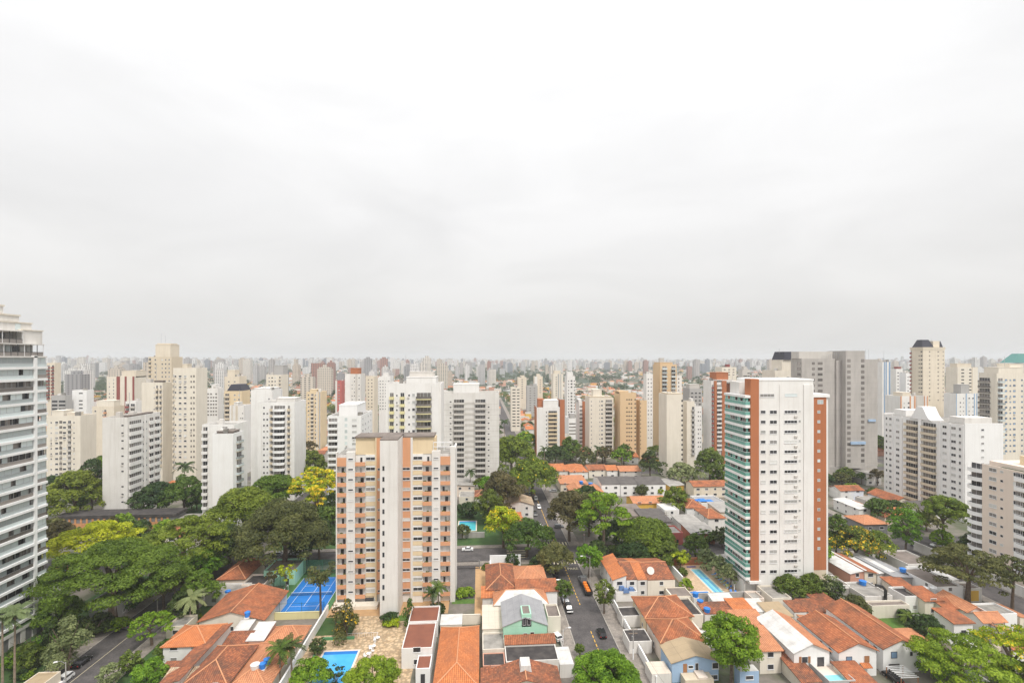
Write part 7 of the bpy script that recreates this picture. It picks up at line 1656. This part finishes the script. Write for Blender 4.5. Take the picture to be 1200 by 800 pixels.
def citymat(name, by_island):
    m, N, L, B = newmat(name); g = N.new('ShaderNodeNewGeometry'); p = g.outputs['Position']
    if by_island: rnd = g.outputs['Random Per Island']
    else: rnd = N.new('ShaderNodeObjectInfo').outputs['Random']
    r = N.new('ShaderNodeValToRGB'); r.color_ramp.interpolation = 'CONSTANT'; L.new(rnd, r.inputs[0]); el = r.color_ramp.elements
    cols = ((.74, .73, .71), (.62, .56, .48), (.70, .66, .60), (.46, .44, .43), (.76, .75, .74), (.33, .33, .34), (.58, .50, .41), (.70, .68, .66), (.38, .21, .17), (.22, .24, .28), (.78, .77, .76), (.54, .53, .53))
    el[0].color = (*cols[0], 1); el[1].position = 1 / 12; el[1].color = (*cols[1], 1)
    for k in range(2, 12): e = el.new(k / 12); e.color = (*cols[k], 1)
    s = N.new('ShaderNodeSeparateXYZ'); L.new(p, s.inputs[0]); n = N.new('ShaderNodeSeparateXYZ'); L.new(g.outputs['Normal'], n.inputs[0])
    side = math_(N, L, 'GREATER_THAN', math_(N, L, 'ABSOLUTE', n.outputs[0]), .5); hor = math_(N, L, 'ADD', math_(N, L, 'MULTIPLY', side, s.outputs[1]), math_(N, L, 'MULTIPLY', math_(N, L, 'SUBTRACT', 1.0, side), s.outputs[0]))
    pit = mrange(N, L, math_(N, L, 'FRACT', math_(N, L, 'MULTIPLY', rnd, 17.3)), 0, 1, 3.0, 6.5)
    fu = math_(N, L, 'FRACT', math_(N, L, 'DIVIDE', hor, pit)); fz = math_(N, L, 'FRACT', math_(N, L, 'DIVIDE', s.outputs[2], 3.05))
    w_ = math_(N, L, 'MULTIPLY', math_(N, L, 'MULTIPLY', math_(N, L, 'GREATER_THAN', fu, .38), math_(N, L, 'LESS_THAN', fu, .82)), math_(N, L, 'MULTIPLY', math_(N, L, 'GREATER_THAN', fz, .32), math_(N, L, 'LESS_THAN', fz, .78)))
    w_ = math_(N, L, 'MULTIPLY', w_, math_(N, L, 'LESS_THAN', math_(N, L, 'ABSOLUTE', n.outputs[2]), .5))
    col = mixc(N, L, w_, r.outputs[0], (.09, .09, .095)); roof = math_(N, L, 'GREATER_THAN', n.outputs[2], .5)
    L.new(mixc(N, L, roof, col, (.3, .28, .26)), B.inputs['Base Color']); B.inputs['Roughness'].default_value = .8; return m
CITY1, CITY2 = citymat('city_tower_paint', False), citymat('skyline_tower_paint', True)
def tower_pieces(mb, x, y, b, W, D, Hh, m, top):
    mb.box(x, x + W, y, y + D, b - 4, b + Hh, m)
    if top == 1: mb.box(x + W * .25, x + W * .75, y + D * .2, y + D * .7, b + Hh + .01, b + Hh + 4.5, m)
    elif top == 2: mb.box(x + W * .1, x + W * .9, y + D * .15, y + D * .85, b + Hh + .01, b + Hh + 3, m); mb.box(x + W * .35, x + W * .6, y + D * .3, y + D * .6, b + Hh + 3.01, b + Hh + 7, m)
    elif top == 3: mb.box(x - W * .3, x - .01, y + 2, y + D * .8, b - 4, b + Hh * .93, m)
TW = []
def dens(px, Y):
    if Y < 1100 and 590 < px < 830: return .10
    if Y < 2300 and 600 < px < 900: return .16
    if Y < 1500 and px > 860: return .5
    return 1.0
k = 0
while len(TW) < 3300 and k < 60000:
    k += 1; Y = 520 + 6300 * rg.random() ** .72; px = rg.uniform(-15, 1215)
    if rg.random() > dens(px, Y) * (1.0 if Y > 3000 else .62): continue
    u = (px - 600) / FP; x, y = Y * (u * CT + ST), Y * (CT - u * ST); W, D = rg.uniform(10, 24), rg.uniform(11, 20)
    if Y < 900 and blocked(x - 3, x + W + 3, y, y + D, 4): continue
    Hh = rg.triangular(26, 78, 50) if Y < 2500 else rg.triangular(20, 66, 38)
    if Y < 1000: Hh = min(Hh, 54)
    if rg.random() < .05 and Y > 2200: Hh += 14
    TW.append((Y, x, y, W, D, Hh, rg.choice((0, 1, 1, 2, 2, 3))))
TW.sort(); nt_ = 0; mb = MB()
for (Y, x, y, W, D, Hh, top) in TW:
    b = terr(x, y)
    if nt_ < 235 and Y < 3000:
        if not seen(x + W / 2, y, b + Hh): continue
        m1 = MB(); tower_pieces(m1, 0, 0, 0, W, D, Hh, CITY1, top); o = m1.build('apartment_tower', None, (x, y, b)); nt_ += 1
        px, py, _ = PIX(x + W / 2, y, b + Hh)
        tag(o, f"{'slim' if W < 17 else 'broad'} {'tall' if Hh > 55 else 'mid-rise' if Hh > 40 else 'low'} tower {'' if top == 0 else 'with a roof box '}{'well' if Y < 1100 else 'far'} back, {near_land(px)}".replace('  ', ' '), 'apartment tower'); foot(x, x + W, y, y + D, Hh)
    else: tower_pieces(mb, x, y, b, W, D, Hh, CITY2, top)
o = mb.build('skyline'); tag(o, 'hazy mass of countless towers along the horizon', 'skyline', None, 'stuff')
# the broadcast mast on the skyline and a few antennas
u = (475.5 - 600) / FP; Y = 5200.0; x, y = Y * (u * CT + ST), Y * (CT - u * ST); b = terr(x, y)
t = thing('broadcast_mast', 'thin pointed broadcast mast standing above the hazy skyline', 'mast', (x, y, b)); MB().tube([(0, 0, -5), (0, 0, 50)], [14, 9], GREYW, 6).build('base', t); MB().tube([(0, 0, 50), (0, 0, 137 - b)], [5, 1.2], GREYW, 4).build('spire', t)
# labels that the fillers share: the same words, so the same group
from collections import Counter
cnt = Counter(o['label'] for o in bpy.data.objects if 'label' in o.keys() and o.parent is None)
for o in bpy.data.objects:
    if o.parent is None and 'label' in o.keys() and cnt[o['label']] > 1 and 'group' not in o.keys(): o['group'] = o['label']
# ------------------------------------------------------------------ the air
m = bpy.data.materials.new('haze'); m.use_nodes = True; nn = m.node_tree.nodes; nn.remove(nn['Principled BSDF'])
v = nn.new('ShaderNodeVolumePrincipled'); v.inputs['Color'].default_value = (.875, .90, .945, 1); v.inputs['Density'].default_value = HAZE; v.inputs['Anisotropy'].default_value = 0.1
m.node_tree.links.new(v.outputs[0], nn['Material Output'].inputs['Volume'])
b = MB(); b.box(-9200, 9200, -80, 8700, -8, 140, m); o = b.build('haze'); tag(o, 'thin pale haze lying over the whole city', 'haze', None, 'stuff')
